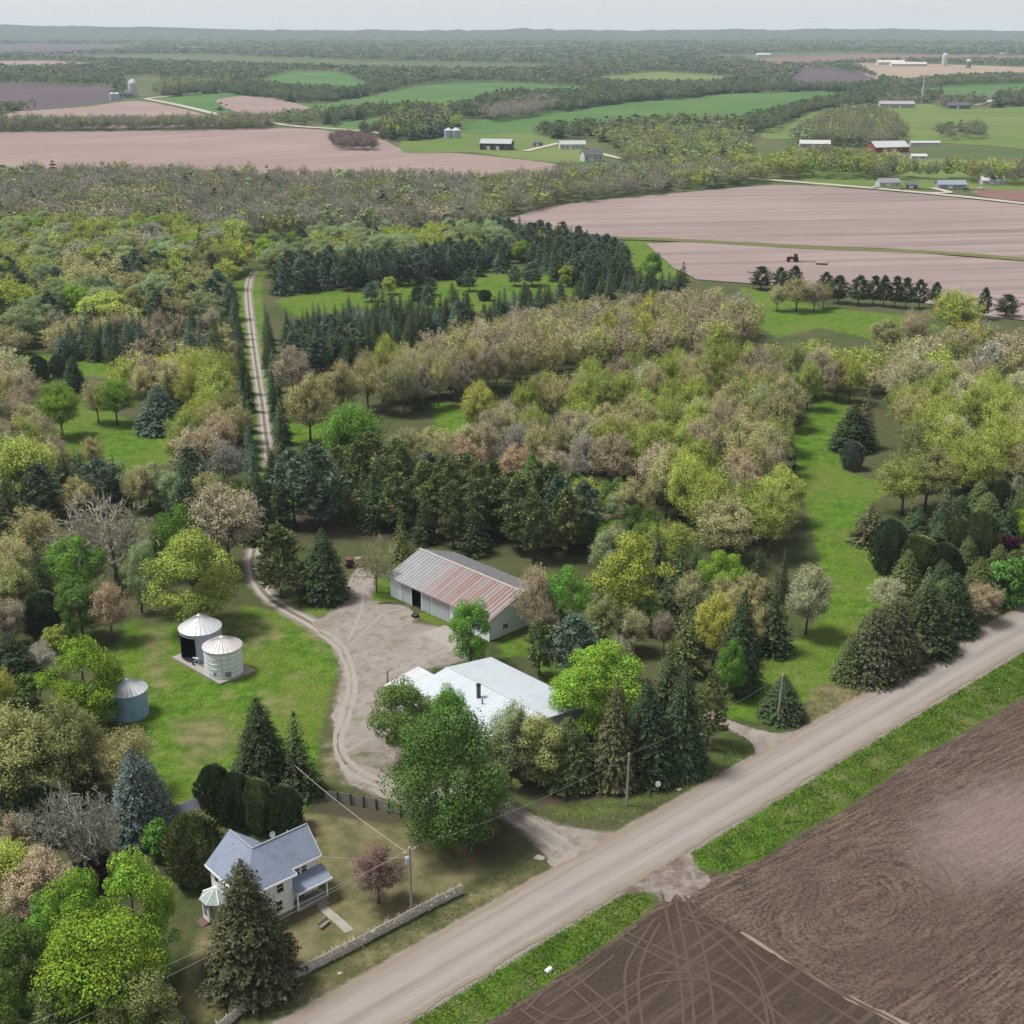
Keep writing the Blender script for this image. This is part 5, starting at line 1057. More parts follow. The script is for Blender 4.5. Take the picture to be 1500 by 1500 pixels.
grass('verge_grass', V1_PX, 44, 0.27, G1, 'long bright green grass on the verge beside the ploughed field', 1)
grass('verge_grass', V2_PX, 48, 0.27, G1, 'long bright green grass on the short verge below the field entrance', 2)
G2 = [(0.12, 0.15, 0.04), (0.17, 0.17, 0.06), (0.27, 0.22, 0.12), (0.09, 0.12, 0.03), (0.33, 0.28, 0.18)]
grass('roadside_grass', [(390, 1500), (430, 1450), (520, 1402), (610, 1352), (700, 1304), (740, 1262), (792, 1262), (740, 1309), (560, 1408), (445, 1495)], 7, 0.3, G2, 'dull tufted grass between the overgrown fence and the road', 3)
grass('roadside_grass', [(770, 1196), (850, 1214), (905, 1213), (1050, 1140), (1116, 1102), (1098, 1088), (1040, 1115), (930, 1165), (790, 1180)], 7, 0.3, G2, 'tufted grass around the white roadside pole', 4)
grass('roadside_grass', [(1190, 1062), (1305, 998), (1500, 892), (1600, 838), (1600, 820), (1500, 872), (1400, 925), (1290, 985), (1180, 1010)], 6, 0.34, [(0.10, 0.17, 0.03), (0.15, 0.2, 0.05), (0.24, 0.21, 0.11)], 'rough grass between the roadside conifer belt and the road', 5)
# ------------------------------------------------------------------ building materials
def siding(name, col, vert=True, pitch=0.25, dirt=0.25):
    t = NT(name); o = t.obj(); wv = t.n('TexWave', wave_type='BANDS', bands_direction='DIAGONAL' if vert else 'Z', Scale=1.0 / pitch / (6.283 / 20 * 1.0) * 0.0159 * 20)
    if vert:
        s = t.n('SeparateXYZ', Vector=o); u = t.math('ADD', s.outputs[0], s.outputs[1]); cv = t.n('CombineXYZ', X=u); t.t.links.new(cv.outputs[0], wv.inputs[0]); wv.bands_direction = 'X'
    else: t.t.links.new(o, wv.inputs[0])
    n = t.noise(1.2, 5, o, .65); st = t.noise(1.0, 4, t.mapv(o, 0, (3, 3, .35)), .6)
    c = t.mix(t.rng(n, .45, .75, 0, dirt), col, tuple(x * 0.72 for x in col)); c = t.mix(t.rng(st, .55, .75, 0, dirt), c, tuple(x * 0.66 for x in col)); c = t.mix(t.rng(wv.outputs[1], .0, .12, .45, 0), c, tuple(x * 0.45 for x in col))
    return t.fin(c, .7, t.bump(wv.outputs[1], .5, .03), spec=.3)
M['white_siding'] = siding('white_siding', (1.32, 1.34, 1.34), False, .22)
M['steel_siding'] = siding('pale_steel_siding', (1.15, 1.25, 1.3), True, .45, .3)
M['white_trim'] = plain('white_trim', (1.4, 1.4, 1.4), .08)
M['glass'] = plain('dark_window_glass', (0.02, 0.025, 0.032), .3, 2, .08, spec=.6)
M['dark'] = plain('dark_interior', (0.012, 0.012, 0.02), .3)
M['shingle'] = None
def shingle(name, a, b):
    t = NT(name); o = t.obj(); n = t.noise(3.0, 5, o, .7); n2 = t.noise(.5, 4, o, .6); s = t.noise(1.0, 3, t.mapv(o, 0, (2, 2, 14)), .6)
    c = t.mix(t.rng(n, .35, .65), a, b); c = t.mix(t.rng(n2, .5, .7, 0, .4), c, tuple(x * .7 for x in a)); c = t.mix(t.rng(s, .55, .7, 0, .45), c, tuple(x * .6 for x in a))
    return t.fin(c, .95, t.bump(s, .6, .04), spec=.15)
M['shingle'] = shingle('grey_shingles', (0.26, 0.315, 0.42), (0.345, 0.40, 0.52))
M['shingle_green'] = shingle('pale_green_roofing', (0.36, 0.44, 0.43), (0.46, 0.54, 0.53))
M['concrete'] = plain('weathered_concrete', (0.40, 0.37, 0.33), .3, 1.2, .95, bump=.4)
M['wood'] = plain('weathered_wood', (0.44, 0.40, 0.37), .35, 2.5, .95, bump=.5)
M['pole_wood'] = plain('pole_wood', (0.42, 0.38, 0.34), .25, 2, .9, bump=.4)
M['galv'] = plain('galvanised_metal', (0.55, 0.58, 0.60), .15, 2, .45, .5)
M['black'] = plain('black_rubber', (0.015, 0.015, 0.017), .3)
M['rusty'] = plain('rusty_iron', (0.17, 0.085, 0.06), .4, 2, .9)
M['whitepaint'] = plain('white_paint', (0.98, 0.98, 0.97), .1)
M['greyframe'] = plain('grey_frame', (0.38, 0.40, 0.42), .1)
def metal_roof(name, a, b, rust, rx0, rx1):
    """ribbed sheet roof, local x along the ridge, rust growing from rx0 to rx1"""
    t = NT(name); o = t.obj(); s = t.n('SeparateXYZ', Vector=o); x, y = s.outputs[0], s.outputs[1]
    wv = t.n('TexWave', wave_type='BANDS', bands_direction='X', Scale=0.36); t.t.links.new(o, wv.inputs[0])
    pn = t.noise(1.0, 2, t.mapv(o, 0, (1.1, 0.02, 0.02)), .5); n = t.noise(.7, 5, o, .7); st = t.noise(1.0, 4, t.mapv(o, 0, (1.6, .16, .16)), .65)
    c = t.mix(t.rng(n, .35, .65), a, b); c = t.mix(t.rng(st, .5, .75, 0, .5), c, tuple(v * .7 for v in a))
    if rust:
        f = t.math('ADD', t.rng(x, rx0, rx1), t.math('MULTIPLY', t.math('SUBTRACT', n, .5), 1.6)); f = t.math('MULTIPLY', t.rng(f, .3, .75), t.rng(y, 2.0, -.5))
        rr = t.mix(st, (0.22, 0.10, 0.075), (0.34, 0.205, 0.17)); c = t.mix(t.math('MULTIPLY', f, t.rng(pn, .40, .55, .35, 1)), c, rr)
        f2 = t.math('MULTIPLY', t.rng(n, .52, .66), .55); c = t.mix(t.math('MULTIPLY', f2, t.rng(y, -.5, 1.5)), c, (0.36, 0.27, 0.25))
    c = t.mix(t.rng(wv.outputs[1], .80, .96, 0, .35), c, tuple(v * 1.15 for v in b))
    return t.fin(c, .55, t.bump(t.math('POWER', wv.outputs[1], 6.0), .5, .06), metal=.15, spec=.35)

def window(parent, x, y, z, wd, ht, axis, out, mats=None):
    """frame (part) with its pane (sub-part); axis 'x': in a wall along x facing sign out in y"""
    fm, pm = mats or (M['white_trim'], M['glass']); f = MB(); p = MB(); d = out
    def bx(b, u0, u1, z0, z1, d0, d1):
        lo, hi = min(d0, d1), max(d0, d1)
        if axis == 'x': b.box(x + u0, x + u1, y + lo, y + hi, z + z0, z + z1)
        else: b.box(x + lo, x + hi, y + u0, y + u1, z + z0, z + z1)
    a = wd / 2; e = .09
    bx(f, -a - e, -a, -e, ht + e, 0, .07 * d); bx(f, a, a + e, -e, ht + e, 0, .07 * d); bx(f, -a, a, -e, 0, 0, .07 * d); bx(f, -a, a, ht, ht + e, 0, .07 * d); bx(f, -a, a, ht / 2 - .03, ht / 2 + .03, .035 * d, .06 * d)
    fo = f.build('window', fm, parent); bx(p, -a, a, 0, ht, .004 * d, .03 * d); p.build('pane', pm, fo); return fo

# ------------------------------------------------------------------ farmhouse (local x along the road, y away from the road)
HO = at(427, 1337); HA = R(41.5)
house = empty('farmhouse', (HO[0], HO[1], 0), HA, 'white two storey farmhouse with blue grey shingle roof and porch', 'house')
b = MB(); b.box(-6.0, 0.4, 0, 8.0, 0, 5.7); b.add([(-6, 7.997, 5.7), (0.4, 7.997, 5.7), (-2.8, 7.997, 8.55)], [(2, 1, 0)])
b.box(0.403, 4.6, 1.1, 6.1, 0, 5.7); b.add([(4.597, 1.1, 5.7), (4.597, 6.1, 5.7), (4.597, 3.6, 8.2)], [(0, 1, 2)]); b.box(-5.0, -0.5, 8.0, 10.2, 0, 3.3)
b.build('wall', M['white_siding'], house)
b = MB(); b.box(-6.05, 0.45, -0.05, 8.05, -.05, .5); b.box(.45, 4.65, 1.05, 6.15, -.05, .5); b.build('foundation', M['concrete'], house)
rf = MB(); th = .16
def rs_(q): rf.slab(q, th)
k = 2.85 / 3.2; oh = .45
rs_([(-2.8, 3.2, 8.72), (-2.8, 8 + oh, 8.72), (-6 - oh, 8 + oh, 8.72 - k * (3.2 + oh)), (-6 - oh, -oh, 8.72 - k * (3.2 + oh))])
rs_([(-2.797, 3.2, 8.72), (.4 + oh, -oh, 8.72 - k * (3.2 + oh)), (.4 + oh, 8 + oh, 8.72 - k * (3.2 + oh)), (-2.797, 8 + oh, 8.72)])
rf.add([(-6 - oh, -oh - .003, 8.72 - k * (3.2 + oh)), (.4 + oh, -oh - .003, 8.72 - k * (3.2 + oh)), (-2.8, 3.197, 8.72), (-6 - oh, -oh - .003, 8.56 - k * (3.2 + oh)), (.4 + oh, -oh - .003, 8.56 - k * (3.2 + oh))], [(0, 1, 2), (3, 4, 1, 0)])
k2 = 2.5 / 2.5
rs_([(-2.6, 3.6, 8.50), (-0.0, 1.1 - oh + .0, 8.50 - (2.5 + oh)), (4.6 + oh, 1.1 - oh, 8.50 - (2.5 + oh)), (4.6 + oh, 3.6, 8.50)])
rs_([(-2.6, 3.603, 8.50), (4.6 + oh, 3.603, 8.50), (4.6 + oh, 6.1 + oh, 8.50 - (2.5 + oh)), (-0.0, 6.1 + oh, 8.50 - (2.5 + oh))])
rs_([(-5.3, 8.06, 4.3), (-.2, 8.06, 4.3), (-.2, 10.6, 3.25), (-5.3, 10.6, 3.25)])
roof = rf.build('roof', M['shingle'], house)
MB().box(-2.92, -2.68, 3.2, 8.46, 8.70, 8.76).box(-2.6, 5.06, 3.5, 3.7, 8.48, 8.54).build('ridge_cap', plain('ridge_cap', (.33, .35, .38), .1), roof)
b = MB(); e1 = 8.72 - k * (3.2 + oh)
b.box(-6.5, -6.44, -.46, 8.46, e1 - .32, e1 - .02); b.box(-6.44, .84, -.52, -.46, e1 - .32, e1 - .02); b.box(.84, .90, -.46, .6, e1 - .32, e1 - .02); b.box(.9, 5.05, .60, .66, 5.22, 5.52)
for s in (): b.hexa([(-2.8 + s * 3.68, -.50, e1 - .25), (-2.8, -.50, 8.50), (-2.8, -.455, 8.50), (-2.8 + s * 3.68, -.455, e1 - .25)], [(-2.8 + s * 3.68, -.50, e1), (-2.8, -.50, 8.74), (-2.8, -.455, 8.74), (-2.8 + s * 3.68, -.455, e1)])
for s in (-1, 1): b.hexa([(5.06, 3.6 + s * 2.97, 5.3), (5.06, 3.6, 8.28), (5.10, 3.6, 8.28), (5.10, 3.6 + s * 2.97, 5.3)], [(5.06, 3.6 + s * 2.97, 5.55), (5.06, 3.6, 8.52), (5.10, 3.6, 8.52), (5.10, 3.6 + s * 2.97, 5.55)])
b.build('eaves_trim', M['white_trim'], house)
for x, z in ((1.75, 3.75), (2.75, 3.75)): window(house, x, 1.1, z, .75, 1.35, 'x', -1)
for x, z in ((-1.3, 3.6), (-4.2, 3.6), (-1.6, 1.1), (-4.3, 1.1),): window(house, x, 0, z, .9 if z < 6 else .6, 1.4 if z < 6 else .8, 'x', -1)
for y, z in ((6.6, 3.7), (2.0, 3.7), (7.0, 1.1)): window(house, -6.0, y, z, .85, 1.4, 'y', -1)
for y, z in ((2.4, 3.7), (4.8, 3.7), (3.6, 1.1)): window(house, 4.6, y, z, .85, 1.4, 'y', 1)
d = MB().box(1.6, 2.55, 1.03, 1.098, .55, 2.6).build('door', plain('grey_door', (.30, .31, .33), .1), house); MB().box(1.68, 1.74, .98, 1.03, 1.5, 1.62).build('handle', M['galv'], d)
po = MB(); po.box(.47, 4.95, -.75, 1.04, .12, .50); po.build('porch_floor', M['wood'], house)
po = MB(); po.slab([(.47, 1.09, 4.05), (.47, -1.05, 3.10), (5.3, -1.05, 3.10), (5.3, 1.09, 4.05)], .14); pr_ = po.build('porch_roof', M['shingle'], house)
MB().box(.47, 5.3, -1.11, -1.05, 2.80, 3.08).box(5.30, 5.36, -1.11, 1.09, 2.82, 3.08).build('porch_fascia', M['white_trim'], pr_)
for x in (.62, 4.75): MB().box(x - .08, x + .08, -.72, -.56, .5, 3.02).build('porch_post', M['white_trim'], house)
po = MB(); po.box(.7, 4.67, -.68, -.63, .62, 1.22); po.box(.7, 4.67, -.70, -.61, 1.22, 1.30); po.build('porch_railing', plain('grey_railing', (.26, .29, .33), .2), house)
po = MB(); [po.box(3.0, 4.4, -1.05 - .3 * i, -.76 - .3 * i, .0, .36 - .12 * i) for i in range(3)]; po.build('porch_steps', M['concrete'], house)
# eight sided sunroom on the lawn side
sun = MB(); c0 = (-6.9, 5.2); r0 = 1.75; pts = [(c0[0] + r0 * math.cos(R(22.5 + 45 * i)), c0[1] + r0 * math.sin(R(22.5 + 45 * i))) for i in range(8)]
sun.add([(x, y, .35) for x, y in pts] + [(x, y, 2.95) for x, y in pts], [(i, (i + 1) % 8, 8 + (i + 1) % 8, 8 + i) for i in range(8)]); sunw = sun.build('sunroom_wall', M['white_siding'], house)
sr = MB(); rr = r0 + .3; p2_ = [(c0[0] + rr * math.cos(R(22.5 + 45 * i)), c0[1] + rr * math.sin(R(22.5 + 45 * i))) for i in range(8)]
sr.add([(x, y, 2.88) for x, y in p2_] + [(x, y, 2.98) for x, y in p2_] + [(c0[0], c0[1], 4.3)], [(i, (i + 1) % 8, 8 + (i + 1) % 8, 8 + i) for i in range(8)] + [(8 + i, 8 + (i + 1) % 8, 16) for i in range(8)])
srf = sr.build('sunroom_roof', M['shingle_green'], house)
rb = MB(); [rb.tube([(x, y, 3.0), (c0[0], c0[1], 4.34)], .06, 4) for x, y in p2_]; rb.build('roof_ribs', M['white_trim'], srf)
for i in (2, 3, 4, 5):
    (x0, y0), (x1, y1) = pts[i], pts[i + 1]; q = MB(); ux, uy = x1 - x0, y1 - y0; nx_, ny_ = uy / math.hypot(ux, uy) * .012, -ux / math.hypot(ux, uy) * .012
    P0, P1 = (x0 + ux * .18 + nx_, y0 + uy * .18 + ny_), (x0 + ux * .82 + nx_, y0 + uy * .82 + ny_)
    q.hexa([(P0[0], P0[1], 1.0), (P1[0], P1[1], 1.0), (P1[0] + nx_, P1[1] + ny_, 1.0), (P0[0] + nx_, P0[1] + ny_, 1.0)], [(P0[0], P0[1], 2.6), (P1[0], P1[1], 2.6), (P1[0] + nx_, P1[1] + ny_, 2.6), (P0[0] + nx_, P0[1] + ny_, 2.6)])
    q.build('window', plain('sunroom_screen', (.30, .34, .36), .2, rough=.3), sunw)
st = MB(); [st.box(-9.35 + .3 * i, -9.03 + .3 * i, 4.6, 6.1, .0, .09 + .1 * i) for i in range(3)]; st.build('sunroom_steps', plain('red_brown_steps', (.20, .12, .10), .3), house)
ds = MB(); ds.tube([(1.2, 5.4, 6.6), (1.2, 5.5, 7.7)], .03, 5); ds.lathe([(.02, 0), (.22, .04), (.40, .14)], 14); o_ = ds.build('satellite_dish', M['whitepaint'], house)
for v in o_.data.vertices:
    if v.co.z < .5 : v.co = Matrix.Rotation(R(70), 4, 'X') @ v.co + Vector((1.2, 5.45, 7.75))
for x, y in ((2.6, 4.2), (-3.6, 6.4)): MB().tube([(x, y, 7.2), (x, y, 8.35)], .055, 7).build('vent_pipe', M['whitepaint'], house)

# path and bench on the lawn, small garden shed, wooden and overgrown fences
strip('path', [at(*p)[:2] for p in [(466, 1322), (480, 1336), (497, 1350), (512, 1364)]], 1.15, 0.03, M['concrete'], .4, .05, label='short concrete path from the porch steps')
X, Y, _ = at(475, 1357); bn = empty('garden_bench', (X, Y, 0), R(55), 'small weathered grey bench on the lawn beside the path', 'bench')
MB().box(-.8, .8, -.2, .2, .42, .47).build('seat', M['wood'], bn); MB().box(-.8, .8, .20, .25, .55, .95).build('backrest', M['wood'], bn)
for sx in (-.65, .65):
    for sy in (-.14, .19): MB().box(sx - .05, sx + .05, sy - .05, sy + .05, 0, .42 if sy < 0 else .95).build('leg', M['wood'], bn)
X, Y, _ = at(266, 1210); gs = empty('garden_shed', (X, Y, 0), R(41.5), 'small dark grey roofed shed behind the bright dark green bush', 'shed')
MB().box(-2.6, 2.6, -1.5, 1.5, 0, 2.2).add([(-2.597, -1.5, 2.2), (-2.597, 1.5, 2.2), (-2.597, 0, 3.1)], [(2, 1, 0)]).add([(2.597, -1.5, 2.2), (2.597, 1.5, 2.2), (2.597, 0, 3.1)], [(0, 1, 2)]).build('wall', M['wood'], gs)
MB().slab([(-2.9, 0, 3.25), (-2.9, -1.85, 2.15), (2.9, -1.85, 2.15), (2.9, 0, 3.25)], .1).slab([(-2.9, .003, 3.25), (2.9, .003, 3.25), (2.9, 1.85, 2.15), (-2.9, 1.85, 2.15)], .1).build('roof', shingle('dark_shingles', (.12, .125, .15), (.17, .175, .20)), gs)
MB().box(-.45, .45, -1.56, -1.503, .05, 2.0).build('door', M['white_trim'], gs)
def fence_line(px, step): return interp(px, step)
pts = fence_line([(476, 1173), (500, 1176), (545, 1184), (580, 1193), (612, 1203)], 1.9)
wf = empty('wooden_fence', (pts[0][0], pts[0][1], 0), 0, 'weathered grey board fence along the edge of the farmhouse lawn', 'fence'); rs = random.Random(4)
for i, (a, c) in enumerate(zip(pts, pts[1:])):
    pm = MB(); L = math.dist(a, c); n = int(L / .2)
    for j in range(n):
        t0, t1 = j / n + .006, (j + 1) / n - .006; h = 1.65 + rs.uniform(-.12, .10); f = lambda t, o: (a[0] + (c[0] - a[0]) * t - pts[0][0] + o * (c[1] - a[1]) / L, a[1] + (c[1] - a[1]) * t - pts[0][1] - o * (c[0] - a[0]) / L)
        if rs.random() < .06: h *= .6
        p0, p1, p2q, p3 = f(t0, 0), f(t1, 0), f(t1, .035), f(t0, .035); pm.hexa([(*p0, .05), (*p1, .05), (*p2q, .05), (*p3, .05)], [(*p0, h), (*p1, h), (*p2q, h), (*p3, h)])
    pm.build('board_panel', M['wood'], wf)
for a in pts: MB().box(a[0] - pts[0][0] - .08, a[0] - pts[0][0] + .08, a[1] - pts[0][1] - .22, a[1] - pts[0][1] - .06, 0, 1.85).build('fence_post', plain('dark_post', (.10, .09, .085), .3), wf)
pts = fence_line([(300, 1532), (350, 1489), (425, 1438), (515, 1393), (605, 1345), (650, 1322), (697, 1300)], 2.6)
of = empty('overgrown_fence', (pts[0][0], pts[0][1], 0), 0, 'long pale fence overgrown with dry brush between lawn and road', 'fence')
rg = np.random.default_rng(8); ox, oy = pts[0]
fm = MB()
for a, c in zip(pts, pts[1:]):
    L = math.dist(a, c); nx_, ny_ = (c[1] - a[1]) / L, -(c[0] - a[0]) / L; A, Cc = (a[0] - ox, a[1] - oy), (c[0] - ox, c[1] - oy)
    for z0, z1 in ((.08, .48), (.52, .92), (.96, 1.38)): fm.hexa([(*A, z0), (*Cc, z0), (Cc[0] + nx_ * .05, Cc[1] + ny_ * .05, z0), (A[0] + nx_ * .05, A[1] + ny_ * .05, z0)], [(*A, z1), (*Cc, z1), (Cc[0] + nx_ * .05, Cc[1] + ny_ * .05, z1), (A[0] + nx_ * .05, A[1] + ny_ * .05, z1)])
fm.build('rail_panel', plain('pale_boards', (.66, .61, .55), .35, 2, .95), of)
for a in pts: MB().box(a[0] - ox - .07, a[0] - ox + .07, a[1] - oy + .05, a[1] - oy + .19, 0, 1.3).build('fence_post', M['wood'], of)
Q = []; T = []
for a, c in zip(pts, pts[1:]):
    n = 260; t = rg.uniform(0, 1, (n, 1)); p = np.array([[a[0] - ox, a[1] - oy, 0]]) + t * np.array([[c[0] - a[0], c[1] - a[1], 0]]); p = p + np.stack([rg.normal(size=n) * .16, rg.normal(size=n) * .16, rg.uniform(0, 1.35, n)], 1)
    q = p + unit(rg.normal(size=(n, 3)) * np.array([.8, .8, .4]) + np.array([0, 0, .75])) * rg.uniform(.2, .6, (n, 1)); Q.append(blades(p, q, rg.uniform(.02, .06, n), rg)); T.append(np.array([(.58, .53, .47), (.48, .43, .37), (.68, .63, .56), (.36, .32, .25)])[rg.integers(0, 4, n)])
link(bpy.data.objects.new('dry_brush', quadmesh('dry_brush', np.concatenate(Q), [M['leaf_far']], None, np.concatenate(T))), of)

# ------------------------------------------------------------------ rusty roofed barn (local x along the ridge from the open end, y away from the yard)
F0, F1 = at(569, 843, 4.2), at(716, 909, 4.2); BA = math.atan2(F1[1] - F0[1], F1[0] - F0[0]); BL = math.dist(F0[:2], F1[:2]); BW = 16.2
barn = empty('barn', (F0[0], F0[1], 0), BA, 'long pale steel barn with rust streaked metal roof beside the farmyard', 'barn')
e, hR = 4.15, 7.1
b = MB(); b.box(.3, 6.2, .30, .42, 0, e); b.box(9.0, BL - .3, .30, .42, 0, e); b.box(.3, BL - .3, BW - .42, BW - .3, 0, e); b.box(6.2, 9.0, .30, .42, 3.75, e)
for x in (.3, BL - .42):
    b.box(x, x + .12, .423, BW - .423, 0, e); b.add([(x, .3, e), (x, BW - .3, e), (x, BW / 2, hR - .15), (x + .12, .3, e), (x + .12, BW - .3, e), (x + .12, BW / 2, hR - .15)], [(0, 2, 1), (3, 4, 5), (0, 3, 5, 2), (1, 2, 5, 4)])
b.build('wall', M['steel_siding'], barn)
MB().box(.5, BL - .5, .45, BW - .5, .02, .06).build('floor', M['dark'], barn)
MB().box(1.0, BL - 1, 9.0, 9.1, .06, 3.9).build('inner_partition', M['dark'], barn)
mr = metal_roof('rusty_sheet_roof', (0.27, 0.275, 0.30), (0.37, 0.37, 0.39), True, 3.0, 17.0)
rf = MB(); kk = (hR - e) / (BW / 2); sl = .0
# roof built round its own ridge so that the rust follows it
rf.slab([(-.35, 0, hR + .12), (-.35, -BW / 2 - .35, e + .12 - kk * .35), (BL + .35, -BW / 2 - .35, e + .12 - kk * .35), (BL + .35, 0, hR + .12)], .10)
rf.slab([(-.35, .003, hR + .12), (BL + .35, .003, hR + .12), (BL + .35, BW / 2 + .35, e + .12 - kk * .35), (-.35, BW / 2 + .35, e + .12 - kk * .35)], .10)
for i in range(int(BL / .9) + 1):
    x = i * .9
    for s in (-1, 1): rf.hexa([(x, 0 + s * .06, hR + .125), (x + .07, s * .06, hR + .125), (x + .07, s * (BW / 2 + .34), e + .125 - kk * .34), (x, s * (BW / 2 + .34), e + .125 - kk * .34)], [(x, s * .06, hR + .17), (x + .07, s * .06, hR + .17), (x + .07, s * (BW / 2 + .34), e + .17 - kk * .34), (x, s * (BW / 2 + .34), e + .17 - kk * .34)])
ro = rf.build('roof', mr, barn); ro.location = (0, BW / 2, 0)
rc = MB().hexa([(-.36, -.28, hR + .10), (BL + .36, -.28, hR + .10), (BL + .36, .28, hR + .10), (-.36, .28, hR + .10)], [(-.36, -.10, hR + .23), (BL + .36, -.10, hR + .23), (BL + .36, .10, hR + .23), (-.36, .10, hR + .23)]).build('ridge_cap', plain('pale_ridge', (.47, .42, .39), .25, 2), ro)
b = MB(); b.box(.2, .34, .22, .299, 0, e); b.box(BL - .34, BL - .2, .22, .299, 0, e); b.box(6.1, 6.25, .22, .299, 0, e); b.box(8.95, 9.10, .22, .299, 0, e); b.box(-.3, BL + .3, -.30, -.24, e - .20, e); b.build('trim', M['white_trim'], barn)
for x0, x1 in ((3.3, 6.05), (9.3, 11.6), (12.0, 16.6)): MB().box(x0, x1, .215, .285, .12, 3.85).build('sliding_door', siding('door_sheet%d' % int(x0), (.66, .71, .74), True, .4), barn)
MB().box(1.0, 17.0, .12, .20, 3.9, 4.02).build('door_rail', M['galv'], barn)
d = MB().box(18.2, 19.2, .22, .298, .05, 2.15).build('door', M['whitepaint'], barn); MB().box(18.3, 18.38, .16, .22, 1.0, 1.12).build('handle', M['black'], d)
for x in (20.2, 23.0): window(barn, x, .30, 1.2, 1.0, .9, 'x', -1)
window(barn, BL - .3, 4.2, 1.2, 1.3, .9, 'y', 1); window(barn, BL - .3, 10.5, 1.2, 1.3, .9, 'y', 1)
sheet('concrete_pad', [(617, 928), (652, 916), (690, 934), (668, 955)], 0.07, M['concrete'], 1, .05, label='pale concrete pad in front of the barn side door', rounded=False)

# ------------------------------------------------------------------ white metal roofed shed
SO = at(719, 963, 4.2); SA = R(-46.5); L2 = 21.5; W2 = 18.5
shed = empty('machine_shed', (SO[0], SO[1], 0), SA, 'large low shed with a pale blue white metal roof amid trees', 'shed')
b = MB(); b.box(.3, L2 - .3, -W2 + .3, -.3, 0, 4.0)
for x, sg in ((.3, 1), (L2 - .3, -1)): b.add([(x, -.3, 4), (x, -W2 + .3, 4), (x, -W2 / 2, 5.35)], [(0, 1, 2)])
b.box(-5.6, .297, -17.0, -10.6, 0, 3.1); b.build('wall', siding('white_steel', (.70, .72, .73), True, .5), shed)
wm = metal_roof('white_sheet_roof', (0.58, 0.655, 0.72), (0.67, 0.735, 0.79), False, 0, 1)
rf = MB(); rf.slab([(-.3, -W2 / 2, 5.6), (-.3, -W2 - .3, 4.08), (L2 + .3, -W2 - .3, 4.08), (L2 + .3, -W2 / 2, 5.6)], .1); rf.slab([(-.3, -W2 / 2 + .003, 5.6), (L2 + .3, -W2 / 2 + .003, 5.6), (L2 + .3, .3, 4.08), (-.3, .3, 4.08)], .1); sro = rf.build('roof', wm, shed)
MB().hexa([(-.31, -W2 / 2 - .2, 5.6), (L2 + .31, -W2 / 2 - .2, 5.6), (L2 + .31, -W2 / 2 + .2, 5.6), (-.31, -W2 / 2 + .2, 5.6)], [(-.31, -W2 / 2 - .08, 5.70), (L2 + .31, -W2 / 2 - .08, 5.70), (L2 + .31, -W2 / 2 + .08, 5.70), (-.31, -W2 / 2 + .08, 5.70)]).build('ridge_cap', M['galv'], sro)
MB().slab([(-5.9, -10.3, 4.05), (-5.9, -17.3, 3.25), (-.305, -17.3, 3.25), (-.305, -10.3, 4.05)], .09).build('lean_to_roof', metal_roof('lean_to_sheets', (0.62, 0.66, 0.70), (0.72, 0.76, 0.80), False, 0, 1), shed)
fl = MB().tube([(9.9, -11.6, 4.6), (9.9, -11.6, 7.3)], .33, 10).build('flue', plain('grey_flue', (.16, .17, .20), .25), shed); MB().lathe([(.40, 7.3), (.40, 7.42), (.05, 7.6)], 12, (9.9, -11.6)).build('cap', M['black'], fl)
MB().tube([(11.6, -12.4, 5.0), (11.6, -12.4, 6.0)], .12, 8).build('vent_pipe', M['greyframe'], shed)
MB().box(3.0, 8.0, -W2 + .22, -W2 + .297, .05, 3.4).build('sliding_door', M['whitepaint'], shed)
for x in (11, 14, 17): window(shed, x, -W2 + .3, 1.4, 1.2, .9, 'x', -1)

# ------------------------------------------------------------------ grain bins
def bin_mat(name, a, b, rust=0.0):
    t = NT(name); o = t.obj(); s = t.n('SeparateXYZ', Vector=o); wv = t.n('TexWave', wave_type='BANDS', bands_direction='Z', Scale=2.6); t.t.links.new(o, wv.inputs[0])
    n = t.noise(.9, 5, o, .65); st = t.noise(1.0, 4, t.mapv(o, 0, (2.4, 2.4, .12)), .65); c = t.mix(t.rng(n, .35, .65), a, b); c = t.mix(t.rng(st, .5, .72, 0, .45), c, tuple(v * .68 for v in a))
    if rust: c = t.mix(t.math('MULTIPLY', t.rng(st, .52, .7), rust), c, (.34, .24, .22))
    return t.fin(c, .5, t.bump(wv.outputs[1], .5, .03), metal=.0, spec=.3)
RB = {'a': plain('bin_roof', (.80, .82, .86), .3, 1.3, .5, .2), 'b': plain('bin_roof_rusty', (.82, .76, .75), .35, 1.0, .55, .2)}
